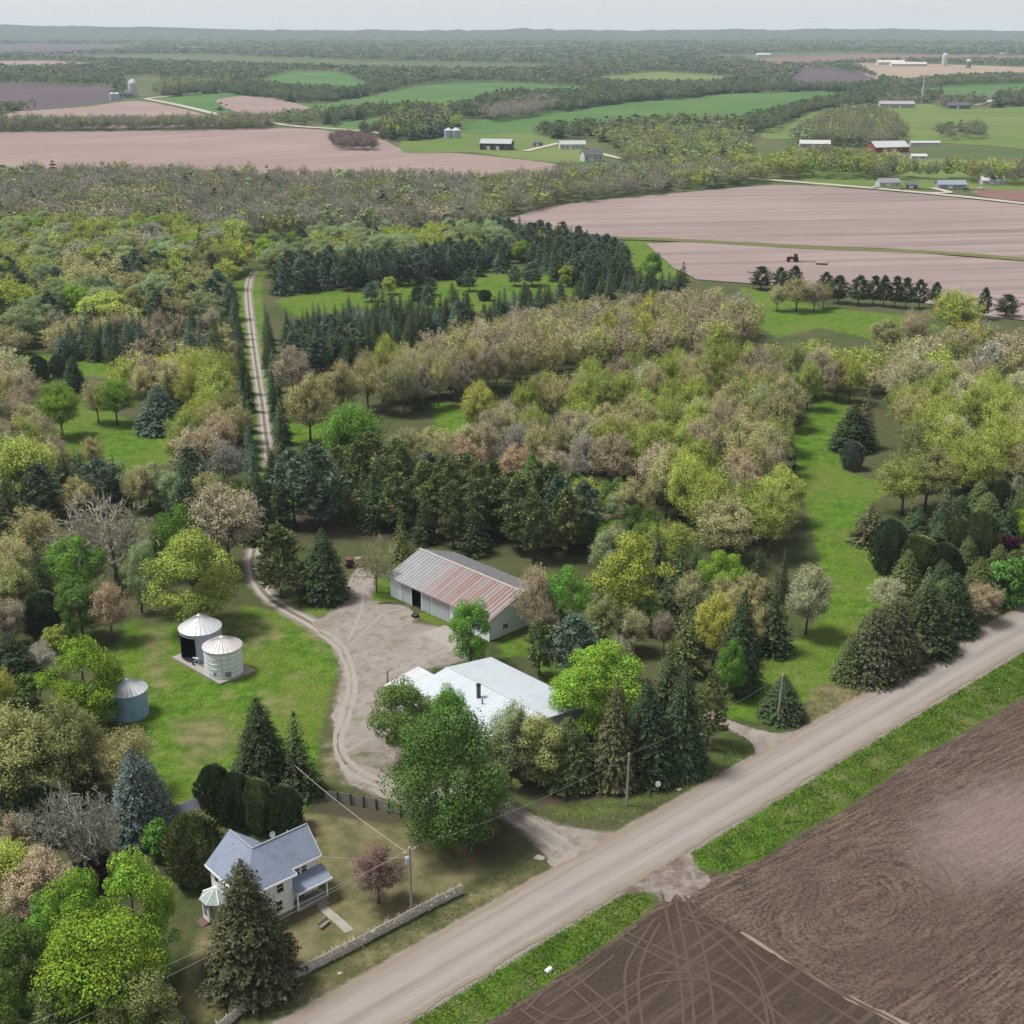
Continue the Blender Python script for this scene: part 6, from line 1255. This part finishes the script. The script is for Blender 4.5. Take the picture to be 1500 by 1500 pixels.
def grain_bin(loc, r, hw, hr, wall, roofm, label, opening=None, rot=0.0, patch=False):
    t = empty('grain_bin', loc, rot, label, 'grain bin', 'corrugated grain bins on the lawn')
    b = MB()
    if opening:
        a0, a1 = opening; b.lathe([(r, 0), (r, hw)], 40, a0=a1, a1=a0 + 2 * math.pi); b.lathe([(r - .06, hw), (r - .06, 0)], 40, a0=a1, a1=a0 + 2 * math.pi); b.lathe([(r, hw - .7), (r, hw)], 16, a0=a0, a1=a1)
    else: b.lathe([(r, 0), (r, hw)], 48)
    w = b.build('wall', wall, t, True)
    if opening:
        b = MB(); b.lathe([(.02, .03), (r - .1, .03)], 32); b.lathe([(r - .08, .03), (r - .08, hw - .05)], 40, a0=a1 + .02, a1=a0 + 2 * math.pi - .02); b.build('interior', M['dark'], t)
        for a in (a0, a1): MB().box(-.05, .05, -.06, .06, 0, hw - .05).build('door_jamb', M['galv'], w).location = (r * math.cos(a), r * math.sin(a), 0)
    hoops = MB(); [hoops.lathe([(r + .005, z), (r + .035, z + .02), (r + .035, z + .06), (r + .005, z + .08)], 48) for z in np.arange(.85, hw - .3, .85) if not opening]; 
    if not opening: hoops.build('hoops', M['galv'], w)
    b = MB(); b.lathe([(r + .16, hw - .06), (r + .18, hw + .0), (r * .5, hw + hr * .56), (.42, hw + hr * .94)], 40); rf_ = b.build('roof', roofm, t)
    rb = MB(); [rb.tube([((r + .17) * math.cos(R(15 * i)), (r + .17) * math.sin(R(15 * i)), hw + .02), (.45 * math.cos(R(15 * i)), .45 * math.sin(R(15 * i)), hw + hr * .955)], .045, 4) for i in range(24)]; rb.build('roof_ribs', M['galv'], rf_)
    MB().lathe([(.45, hw + hr * .9), (.45, hw + hr * .97), (.12, hw + hr * 1.08), (.02, hw + hr * 1.09)], 16).build('cap', M['galv'], t)
    if patch:
        for a, z, s_, h_ in ((-1.15, .35, .5, .9), (-1.85, .7, .28, .5)): 
            q = MB(); n = 6; q.lathe([(r + .02, z), (r + .05, z), (r + .05, z + h_), (r + .02, z + h_)], n, a0=a - s_ / r, a1=a + s_ / r); q.build('hatch', plain('hatch%d' % int(s_ * 100), (.36, .38, .42), .2), t)
        MB().hexa([(.2, 0, 0), (.9, 0, 0), (.9, .6, 0), (.2, .6, 0)], [(.2, 0, .03), (.9, 0, .03), (.9, .6, .03), (.2, .6, .03)]).build('roof_hatch', M['black'], rf_).matrix_local = Matrix.Translation((-r * .66, -r * .42, hw + hr * .28)) @ Matrix.Rotation(R(28), 4, 'X') @ Matrix.Rotation(R(-30), 4, 'Z')
    return t
c1, c2, c3 = at(297, 961), at(329, 985), at(191, 1045)
slab_px = [(250, 961), (290, 943), (378, 986), (322, 1008)]
sl_ = MB(); w4 = gpoly([(252, 965), (322, 1004), (376, 984), (296, 946)]); sl_.hexa([(*p, -.1) for p in w4], [(*p, .32) for p in w4]); so_ = sl_.build('concrete_slab', M['concrete']); tag(so_, 'long concrete slab under the two paired grain bins', 'slab')
import mathutils
grain_bin((c1[0], c1[1], .32), 3.45, 5.2, 2.2, bin_mat('bin_slate', (.50, .56, .70), (.62, .68, .80)), RB['a'], 'grain bin with a big dark opening, rear of the pair on the slab', (R(200), R(268)))
grain_bin((c2[0], c2[1], .32), 3.1, 4.7, 1.6, bin_mat('bin_white', (1.1, 1.18, 1.3), (1.25, 1.3, 1.4), .35), RB['b'], 'pale closed grain bin with rusty roof, in front on the slab', patch=True)
grain_bin((c3[0], c3[1], 0), 2.85, 4.3, 1.7, bin_mat('bin_blue', (.30, .52, .78), (.40, .62, .88)), RB['a'], 'single light blue grain bin beside the lime green tree')
X, Y, _ = at(288, 974); au = empty('grain_auger', (X, Y, .32), R(-60), 'rusty white trailer frame lying before the dark bin opening', 'auger')
MB().tube([(-1.6, 0, .3), (1.5, 0, 1.5)], .14, 8).build('tube', M['whitepaint'], au); MB().tube([(.3, -.6, .3), (.4, 0, 1.05), (.3, .6, .3)], .05, 5).build('axle_frame', M['whitepaint'], au)
for s in (-.65, .65): MB().lathe([(.14, -.08), (.30, -.08), (.30, .08), (.14, .08)], 14).build('wheel', M['black'], au).matrix_local = Matrix.Translation((.3, s, .30)) @ Matrix.Rotation(R(90), 4, 'X')

# ------------------------------------------------------------------ poles and wires
def pole(px, yb, yt, label, lean=0.0, arm=False, transf=False, lamp=False, mat='pole_wood'):
    X, Y, _ = at(px, yb); h = hgt(px, yb, yt); t = empty('utility_pole', (X, Y, 0), RANG, label, 'utility pole')
    MB().tube([(0, 0, -.3), (lean * .5, 0, h * .5), (lean, 0, h)], [.19, .16, .13], 9).build('post', M[mat], t)
    if arm:
        a = MB().box(lean - .9, lean + .9, -.06, .06, h - .55, h - .43).build('crossarm', M['wood'], t)
        for x in (-.8, 0, .8): MB().lathe([(.05, 0), (.09, .06), (.05, .12), (.08, .17), (.02, .24)], 8, (lean + x, 0)).build('insulator', M['whitepaint'], a).location = (0, 0, h - .43 if x else h - .02)
    else: MB().lathe([(.05, 0), (.09, .06), (.05, .12), (.08, .17), (.02, .24)], 8, (lean, 0)).build('insulator', M['whitepaint'], t).location = (0, 0, h)
    if transf:
        q = MB().lathe([(.02, 0), (.27, .02), (.28, .06), (.28, .86), (.24, .92), (.02, .95)], 14, (lean - .42, -.1)).build('transformer', plain('transformer_grey', (.62, .66, .68), .1, rough=.4), t); q.location = (0, 0, h - 2.0)
        MB().box(lean - .3, lean - .1, -.14, -.04, h - 1.7, h - 1.3).build('bracket', M['galv'], q).location = (0, 0, 2.0 - h)
    if lamp:
        q = MB().tube([(0, 0, h - .35), (.5, 0, h - .15), (1.0, 0, h - .2)], .035, 6).build('lamp_arm', M['galv'], t); MB().lathe([(.05, 0), (.16, -.06), (.2, -.2), (.02, -.22)], 10, (1.05, 0)).build('lamp_head', M['greyframe'], q).location = (0, 0, h - .12)
    return Vector((X + lean * math.cos(RANG), Y + lean * math.sin(RANG), h))
tp = pole(603, 1337, 1242, 'wooden pole with a grey transformer behind the overgrown fence', transf=True, arm=True)
yp = pole(430, 1166, 1112, 'short pole with a yard lamp behind the rounded cedars', lamp=True)
wp = pole(918, 1180, 1105, 'bare white weathered pole on the grass between two driveways', .1)
lp_ = pole(1138, 1062, 990, 'leaning weathered pole in front of the lone dark spruce', .5)
fp = pole(568, 1006, 982, 'short thin pole at the farmyard edge before the lean-to', mat='wood')
def wire(a, b, sag, label, r=.022):
    a, b = Vector(a), Vector(b); pts = [a.lerp(b, i / 16) - Vector((0, 0, sag * 4 * (i / 16) * (1 - i / 16))) for i in range(17)]
    o = MB().tube(pts, r, 4).build('power_line', plain('wire_grey', (.5, .48, .44), .1)); tag(o, label, 'power line')
wire(tp + Vector((0, 0, -.9)), yp + Vector((0, 0, -.5)), .5, 'pale cable from the transformer pole to the yard lamp pole', .035)
ra = Vector((RDIR[0], RDIR[1], 0)); far0 = tp - ra * 62
for o_, lab in ((-.8, 'upper wire running from the transformer pole down along the fence'), (.8, 'lower wire running from the transformer pole down along the fence')):
    wire(tp + ra * o_ + Vector((0, 0, -.2)), far0 + ra * o_ + Vector((-1.5, 1.5, -.6)) + Vector((RNRM[0], RNRM[1], 0)) * (o_ * 2.0 + 1), 1.2, lab)
wire(tp + Vector((0, 0, -1.2)), (HO[0] + 2.2, HO[1] + 4.2, 5.2), .4, 'service wire from the transformer pole to the farmhouse', .02)
wire(tp + ra * .8 + Vector((0, 0, -.2)), wp, 1.0, 'wire from the transformer pole to the bare white pole', .014)
wire(wp, lp_, .8, 'wire between the white pole and the leaning pole', .014)

# ------------------------------------------------------------------ small things
X, Y, _ = at(963, 1164); sg_ = empty('road_sign', (X, Y, 0), R(20), 'round white sign on a thin post beside the road', 'sign')
MB().tube([(0, 0, 0), (0, 0, 1.6)], .035, 6).build('post', M['galv'], sg_); dsc = MB().lathe([(.02, 0), (.42, 0), (.42, .03), (.02, .03)], 20).build('disc', M['whitepaint'], sg_); dsc.matrix_local = Matrix.Translation((0, -.06, 1.75)) @ Matrix.Rotation(R(75), 4, 'X')
def rock(px, py, s, label, mat=None, sq=.6):
    X, Y, _ = at(px, py); r2 = random.Random(px * 7 + py); b = MB(); n, m = 9, 5; vs = []
    prof = [(.02, 0), (1, .02), (1.05, .4), (.75, .85), (.25, 1.0), (.02, 1.02)]
    b.lathe(prof, n); ph = r2.uniform(0, 6)
    b.v = [(x * s * (1 + .2 * math.sin(3 * math.atan2(y, x) + ph)), y * s * (.75 + .15 * math.sin(2 * math.atan2(y, x) + ph)), z * s * sq * (1 + .15 * math.sin(5 * x + ph))) for x, y, z in b.v]
    o = b.build('rock', mat or plain('pale_stone', (.50, .47, .42), .2, 2, .95, bump=.4)); o.location = (X, Y, -.04); tag(o, label, 'rock', None)
rock(1005, 1135, .42, 'pale rock under the roadside spruce row'); rock(995, 1157, .42, 'pale rock on the grass edge beside the round sign')
rock(790, 1257, .7, 'pale boulder on the grass corner by the driveway mouth', sq=.5); 
rock(498, 1426, .3, 'pale rock on the dull grass below the overgrown fence'); rock(1027, 1076, .4, 'pale rock beside the short driveway'); rock(1154, 1058, .35, 'pale rock at the foot of the lone spruce')
rock(1148, 964, .3, 'tiny pale rock on the meadow grass')
X, Y, _ = at(803, 1424); cu = empty('culvert_marker', (X, Y, 0), RANG, 'white painted culvert end at the lower verge', 'culvert'); MB().lathe([(.24, -.45), (.29, -.45), (.29, .45), (.24, .45), (.24, -.45)], 18).build('pipe', M['whitepaint'], cu).matrix_local = Matrix.Translation((0, 0, .25)) @ Matrix.Rotation(R(80), 4, 'Y')
MB().box(-.35, .35, -.4, .4, -.05, .10).build('base', M['concrete'], cu)
for px, py, lab in ((1463, 1018, 'slim white marker post on the far verge'), (1002, 1130, 'slim white marker post under the spruce row')):
    X, Y, _ = at(px, py); mp = empty('marker_post', (X, Y, 0), 0, lab, 'post'); MB().box(-.05, .05, -.02, .02, -.1, 1.15).build('post', M['whitepaint'], mp); MB().box(-.055, .055, -.035, -.021, .85, 1.05).build('reflector', plain('reflector', (.5, .5, .45), .1), mp)
X, Y, _ = at(608, 903); ty = empty('tyre', (X, Y, .2), .3, 'black tyre lying beside the barn door', 'tyre'); MB().lathe([(.38, -.14), (.62, -.2), (.72, -.1), (.72, .1), (.62, .2), (.38, .14), (.38, -.14)], 20).build('tread', M['black'], ty, True); MB().lathe([(.05, -.05), (.37, -.08), (.37, .08), (.05, .05)], 14).build('rim', M['rusty'], ty)
X, Y, _ = at(520, 828); jk = empty('old_machinery', (X, Y, 0), R(25), 'rusty old farm implement at the back of the farmyard', 'farm machine')
MB().box(-2.2, 1.6, -.9, .9, .7, 1.0).box(-1.9, -.6, -.8, .8, 1.0, 1.7).build('frame', M['rusty'], jk); MB().hexa([(1.6, -.15, .7), (3.2, -.1, .45), (3.2, .1, .45), (1.6, .15, .7)], [(1.6, -.15, .85), (3.2, -.1, .6), (3.2, .1, .6), (1.6, .15, .85)]).build('drawbar', M['rusty'], jk)
for x in (-1.2, .9):
    for s in (-1.05, 1.05): MB().lathe([(.18, -.12), (.55, -.14), (.55, .14), (.18, .12)], 14).build('wheel', M['black'], jk).matrix_local = Matrix.Translation((x, s, .55)) @ Matrix.Rotation(R(90), 4, 'X')
MB().box(.1, 1.4, -.7, .7, 1.0, 1.45).build('hopper', plain('faded_pink', (.34, .25, .22), .2), jk)
X, Y, _ = at(564, 884); lg = MB().tube([(-1.2, -.4, .12), (0, .1, .15), (1.1, .5, .12)], [.12, .15, .1], 7).build('log', M['bark']); lg.location = (X, Y, 0); tag(lg, 'short dark log on the grass at the barn corner', 'log')

# tractor with an implement and a trail of raised dust
X, Y, _ = at(1163, 384); tr = empty('tractor', (X, Y, .1), R(168), 'dark red tractor crossing the mauve field', 'tractor'); red = plain('tractor_red', (.20, .03, .03), .2, rough=.5)
MB().box(.2, 2.9, -.55, .55, 1.2, 2.3).hexa([(2.9, -.5, 1.2), (3.4, -.4, 1.2), (3.4, .4, 1.2), (2.9, .5, 1.2)], [(2.9, -.5, 2.2), (3.4, -.4, 1.9), (3.4, .4, 1.9), (2.9, .5, 2.2)]).build('body', red, tr)
cb = MB().box(-1.4, .2, -.9, .9, 1.5, 3.4).build('cab', M['glass'], tr); MB().box(-1.55, .35, -1.0, 1.0, 3.4, 3.6).build('roof', red, cb)
for x, r_, w_ in ((-.8, 1.15, .9), (2.5, .8, .6)):
    for s in (-1, 1): MB().lathe([(.3, -w_ / 2), (r_ * .92, -w_ / 2), (r_, 0), (r_ * .92, w_ / 2), (.3, w_ / 2)], 18).build('wheel', M['black'], tr).matrix_local = Matrix.Translation((x, s * 1.25, r_)) @ Matrix.Rotation(R(90), 4, 'X')
MB().tube([(1.4, .3, 2.2), (1.4, .3, 3.3)], .07, 6).build('exhaust', M['black'], tr)
X2, Y2 = X + 11.5, Y - 3.5; im = empty('tillage_implement', (X2, Y2, .1), R(168), 'wide towed tillage implement behind the tractor', 'implement')
MB().box(-2.5, 2.5, -5.5, 5.5, .7, .95).box(2.5, 9.5, -.12, .12, .6, .8).build('frame', plain('dusty_frame', (.30, .25, .22), .2), im)
for s in (-4.6, -1.5, 1.5, 4.6): MB().lathe([(.15, -.15), (.5, -.15), (.5, .15), (.15, .15)], 12).build('wheel', M['black'], im).matrix_local = Matrix.Translation((-1.0, s, .5)) @ Matrix.Rotation(R(90), 4, 'X')
for x in (-2.2, 0, 2.2): MB().box(x - .1, x + .1, -5.4, 5.4, .05, .7).build('tine_row', M['black'], im)

# ------------------------------------------------------------------ far buildings
def gable(name, px, py, L, W, hw, hr, ang, wall, roofm, label, cat, wins=0, doors=0):
    X, Y, _ = at(px, py); t = empty(name, (X, Y, 0), R(ang), label, cat)
    b = MB(); b.box(-L / 2, L / 2, -W / 2, W / 2, 0, hw)
    for s in (-1, 1): b.add([(s * (L / 2 - .002), -W / 2, hw), (s * (L / 2 - .002), W / 2, hw), (s * (L / 2 - .002), 0, hw + hr)], [(0, 1, 2)])
    b.build('wall', wall, t); o = .4; k = hr / (W / 2)
    MB().slab([(-L / 2 - o, 0, hw + hr + .15), (-L / 2 - o, -W / 2 - o, hw + .15 - k * o), (L / 2 + o, -W / 2 - o, hw + .15 - k * o), (L / 2 + o, 0, hw + hr + .15)], .14).slab([(-L / 2 - o, .003, hw + hr + .15), (L / 2 + o, .003, hw + hr + .15), (L / 2 + o, W / 2 + o, hw + .15 - k * o), (-L / 2 - o, W / 2 + o, hw + .15 - k * o)], .14).build('roof', roofm, t)
    for i in range(wins): window(t, -L / 2 + L * (i + .5) / wins, -W / 2, hw * .35, 1.2, hw * .35, 'x', -1)
    for i in range(doors): MB().box(L * (i - doors / 2 + .25) * .3 - 1.4, L * (i - doors / 2 + .25) * .3 + 1.4, -W / 2 - .08, -W / 2 - .003, .05, min(3.2, hw * .8)).build('door', M['whitepaint'], t)
    window(t, L / 2, 0, hw * .4, 1.2, hw * .35, 'y', 1); return t
P = plain
gw, grf = P('white_clapboard', (.70, .70, .69), .1), P('dark_slate_roof', (.13, .135, .16), .2); mtl = P('grey_metal_roof', (.50, .51, .53), .12); rd_ = P('barn_red', (.30, .055, .05), .2); wr = P('white_metal_roof', (.62, .63, .64), .1)
gable('barn', 728, 219, 27, 13, 5.5, 3.2, -12, P('dark_plum_boards', (.07, .06, .08), .2), mtl, 'dark plum coloured barn with grey roof above the long pinkish field', 'barn', 3, 2)
gable('farmhouse', 866, 236, 15, 10, 5.2, 3.4, 18, gw, grf, 'white house with dark roof at the end of the pinkish field', 'house', 4, 1)
gable('house', 838, 218, 22, 11, 4.2, 2.6, 4, gw, P('pale_green_roof', (.48, .53, .51), .1), 'long pale house among trees beyond the dark plum barn', 'house', 5, 1)
gable('farm_shed', 788, 214, 8, 6, 3, 1.5, 0, P('grey_boards', (.2, .2, .21), .2), grf, 'little grey shed between the plum barn and pale house', 'shed', 1, 1)
gable('farm_shed', 1193, 216, 26, 12, 3.6, 2.6, -6, P('cream_boards', (.55, .50, .47), .1), wr, 'low shed with white roof and dark red end', 'shed', 4, 1)
gable('barn', 1299, 222, 30, 19, 4.4, 4.2, 12, rd_, P('pale_metal_roof', (.56, .57, .59), .1), 'red walled barn with a wide pale metal roof', 'barn', 2, 2)
gable('farm_shed', 1354, 213, 26, 6, 2.6, 1.2, 2, gw, wr, 'long very low white shed behind the red walled barn', 'shed', 5, 0)
gable('farm_shed', 1345, 233, 12, 7, 2.6, 1.4, -4, gw, wr, 'small white shed just below the red walled barn', 'shed', 2, 1)
gable('machine_shed', 1312, 158, 44, 16, 5.2, 3.2, -2, P('cream_steel', (.50, .47, .45), .1), P('mauve_grey_roof', (.42, .40, .43), .1), 'long shed with mauve grey roof beside the white mast', 'shed', 5, 2)
gable('house', 1402, 159, 28, 14, 4.2, 3.6, 6, P('slate_wall', (.16, .15, .18), .15), P('purple_grey_roof', (.13, .12, .15), .2), 'dark roofed house on the pasture beyond the white mast', 'house', 4, 1)
gable('house', 1392, 276, 18, 9, 3, 2.2, 0, P('blue_grey_wall', (.35, .40, .46), .1), P('blue_grey_roof', (.30, .36, .42), .12), 'blue grey single storey house beside the far gravel road', 'house', 4, 1)
gable('house', 1300, 273, 14, 9, 3, 2.2, 5, gw, P('grey_roof', (.28, .28, .31), .15), 'white single storey house beside the far gravel road', 'house', 3, 1)
gable('farm_shed', 1335, 276, 7, 5, 2.6, 1.4, -10, P('brown_boards', (.20, .15, .14), .2), grf, 'small dark shed between the two far roadside houses', 'shed', 1, 1)
gable('house', 1452, 270, 15, 9, 3, 2, 0, gw, wr, 'pale house half hidden by yellow green roadside trees', 'house', 3, 1)
gable('barn', 1304, 95, 70, 26, 7, 5, 0, gw, P('cream_roof', (.68, .64, .58), .08), 'long cream white barn on the tan stubble field, first of two', 'barn', 0, 2)
gable('barn', 1330, 97, 90, 26, 6, 4, 0, gw, P('cream_roof', (.68, .64, .58), .08), 'longest cream white barn on the tan stubble field', 'barn', 0, 2)
gable('house', 760, 118, 34, 14, 6, 4, 10, gw, grf, 'white house at the wood edge above the broad green field', 'house', 4, 1)
gable('house', 782, 117, 26, 14, 6, 4, -10, gw, mtl, 'second white house at the wood edge, closer to the green hill', 'house', 4, 1)
gable('house', 1118, 83, 46, 20, 7, 4, 0, gw, wr, 'far white farm building below the reddish strip field', 'house', 3, 1)
for i, (px, py, s) in enumerate(((1140, 49, 70), (1165, 51, 60), (1475, 55, 90), (1245, 57, 80), (655, 52, 70), (175, 48, 70), (5, 63, 60), (1470, 80, 30), (676, 103, 22), (690, 104, 22))):
    gable('far_farmhouse', px, py, s, s * .45, s * .1, s * .07, 0, gw, wr, ['tiny white farm building on the horizon, middle one of three', 'tiny white building on the horizon beside the middle one', 'tiny white farm building cluster far off by the picture edge', 'tiny white building in the far purple haze', 'tiny white building at the far pale field', 'tiny white building on the hazy wooded ridge', 'tiny white building beside the hazy purple field', 'small white building beyond the tan stubble field', 'pale house roof showing among far woods', 'second pale house roof showing among far woods'][i], 'farm building', 0, 1)
def silo(px, py, r, h, label, mat, dome=True):
    X, Y, _ = at(px, py); t = empty('silo', (X, Y, 0), 0, label, 'silo'); MB().lathe([(r, 0), (r, h)], 24).build('wall', mat, t, True); MB().lathe([(r * 1.03, h), (r * .8, h + r * .5), (r * .4, h + r * .82), (.05, h + r * .95)] if dome else [(r * 1.05, h), (.1, h + r * .6)], 24).build('roof', wr, t, True)
bs = P('silver_blue', (.50, .60, .68), .1, rough=.4)
silo(657, 202, 4.2, 7, 'silver blue bin beside the dark wood, first of the far pair', bs, False); silo(668, 202, 4.6, 7, 'silver blue bin beside the dark wood, larger of the far pair', bs, False)
silo(196, 142, 6.5, 19, 'tall white silo beside the dark purple field', gw); silo(165, 147, 4, 9, 'short silver bin beside the dark purple field, outermost', bs, False); silo(172, 147, 4, 9, 'short silver bin beside the dark purple field, inner one', bs, False)
gable('farm_shed', 183, 143, 22, 12, 6, 4, 10, P('grey_barn', (.33, .33, .35), .15), grf, 'grey farm building beside the tall white silo', 'shed', 2, 1)
silo(1383, 97, 7, 26, 'pale silo beside the cream white barns', gw); silo(1418, 100, 6, 16, 'darker silo standing alone on the tan field', P('brown_silo', (.3, .25, .24), .1))
X, Y, _ = at(1350, 151); ms = empty('radio_mast', (X, Y, 0), 0, 'tall slender white mast on the far pasture', 'mast'); hm = hgt(1350, 151, 112); MB().tube([(0, 0, 0), (0, 0, hm * .6), (0, 0, hm)], [.95, .7, .35], 10).build('post', M['whitepaint'], ms); MB().box(-1.2, 1.2, -1.2, 1.2, -.1, .8).build('base', M['concrete'], ms); MB().lathe([(.02, hm - .1), (.8, hm), (.8, hm + .5), (.02, hm + .6)], 10).build('cap', M['whitepaint'], ms)
# parked cars by the far roadside houses
def car(px, py, ang, col, label):
    X, Y, _ = at(px, py); t = empty('parked_car', (X, Y, .6), R(ang), label, 'car'); b = MB(); b.box(-2.2, 2.2, -.85, .85, .35, .95); b.hexa([(-1.5, -.8, .95), (1.2, -.8, .95), (1.2, .8, .95), (-1.5, .8, .95)], [(-1.1, -.65, 1.5), (.6, -.65, 1.5), (.6, .65, 1.5), (-1.1, .65, 1.5)]); b.build('body', P('car_paint%d' % px, col, .05, rough=.3), t)
    for x in (-1.4, 1.4):
        for s in (-.85, .85): MB().lathe([(.1, -.1), (.34, -.1), (.34, .1), (.1, .1)], 12).build('wheel', M['black'], t).matrix_local = Matrix.Translation((x, s, .34)) @ Matrix.Rotation(R(90), 4, 'X')
car(1283, 277, 10, (.7, .7, .72), 'white car beside the white roadside house'); car(1321, 279, 70, (.12, .13, .16), 'dark car beside the white roadside house'); car(1414, 280, 20, (.05, .06, .09), 'dark car beside the blue grey roadside house'); car(1437, 279, -5, (.72, .72, .72), 'white car past the blue grey roadside house')
# ------------------------------------------------------------------ far hills, haze, light, render settings
def hills():
    rg = np.random.default_rng(5); xs = np.linspace(-9000, 9000, 361); rows = [(8200, 0.0), (8700, 0.55), (9300, 1.0), (10500, 0.8), (12500, 0.0)]
    h0 = 62 + 34 * np.clip((-xs - 200) / 3500, 0, 1) + 6 * np.clip(xs / 3000, 0, 1)
    h0 += sum(a * np.sin(xs / l + p) for a, l, p in ((5, 900, .5), (4, 420, 2.), (2.5, 190, 1.), (1.5, 80, .3))) + rg.normal(size=xs.size) * 2.2
    vs = []; 
    for y, k in rows:
        for i, x in enumerate(xs): vs.append((x, y + 120 * math.sin(x / 700), h0[i] * k + (rg.normal() * 1.5 if 0 < k else 0)))
    n = len(xs); fs = [(r * n + i, r * n + i + 1, (r + 1) * n + i + 1, (r + 1) * n + i) for r in range(len(rows) - 1) for i in range(n - 1)]
    me = bpy.data.meshes.new('hills'); me.from_pydata(vs, [], fs)
    t = NT('far_forest'); p = t.pos(); me.materials.append(t.fin(t.mix(t.noise(0.004, 5, p, .7), (0.05, 0.075, 0.04), (0.13, 0.14, 0.09)), 1.0, spec=0.05)); me.update()
    tag(link(bpy.data.objects.new('hills', me)), 'low wooded hills along the horizon', kind='structure')
hills()
def haze():
    b = MB().box(-13500, 13500, -600, 13300, -1.0, 150.0); t = NT('haze'); v = t.n('VolumePrincipled')
    v.inputs['Color'].default_value = (0.70, 0.85, 1.0, 1); v.inputs['Density'].default_value = HAZE; v.inputs['Anisotropy'].default_value = 0.0
    t.t.links.new(v.outputs[0], t.out.inputs[1]); tag(b.build('haze', t.m), 'thin pale haze over the whole valley', kind='stuff')
HAZE = 0.00005
haze()
SUN_DIR = Vector((-0.44, 0.05, 0.90)).normalized()     # towards the sun
sl = bpy.data.lights.new('sun', 'SUN'); sl.energy = 3.2; sl.angle = R(14); sl.color = (1.0, 0.965, 0.90)
so = link(bpy.data.objects.new('sun', sl)); so.rotation_euler = SUN_DIR.to_track_quat('Z', 'Y').to_euler(); so.location = (0, 0, 300)
w = bpy.data.worlds.new('World'); S.world = w; w.use_nodes = True; wt = w.node_tree; wt.nodes.clear()
sky = wt.nodes.new('ShaderNodeTexSky'); sky.sky_type = 'NISHITA'; sky.sun_disc = False
sky.sun_elevation = math.asin(SUN_DIR.z); sky.sun_rotation = math.atan2(SUN_DIR.x, SUN_DIR.y)
sky.altitude = 300; sky.air_density = 1.0; sky.dust_density = 2.0; sky.ozone_density = 1.0
hs = wt.nodes.new('ShaderNodeHueSaturation'); hs.inputs['Saturation'].default_value = 0.15
bg = wt.nodes.new('ShaderNodeBackground'); bg.inputs['Strength'].default_value = 0.10
wo = wt.nodes.new('ShaderNodeOutputWorld'); wt.links.new(sky.outputs[0], hs.inputs['Color']); veil = wt.nodes.new('ShaderNodeMix'); veil.data_type = 'RGBA'; veil.inputs[0].default_value = 0.68; veil.inputs[7].default_value = (3.9, 3.93, 4.0, 1)   # thin high overcast over the clear sky
wt.links.new(hs.outputs[0], veil.inputs[6]); wt.links.new(veil.outputs[2], bg.inputs[0]); wt.links.new(bg.outputs[0], wo.inputs[0])
S.render.engine = 'CYCLES'; S.cycles.use_denoising = True
S.cycles.max_bounces = 6; S.cycles.diffuse_bounces = 3; S.cycles.glossy_bounces = 2; S.cycles.transmission_bounces = 3; S.cycles.transparent_max_bounces = 4; S.cycles.volume_bounces = 0
S.view_settings.view_transform = 'Standard'; S.view_settings.look = 'None'; S.view_settings.exposure = 1.0; S.view_settings.gamma = 1.0
S.render.resolution_x = S.render.resolution_y = 1024
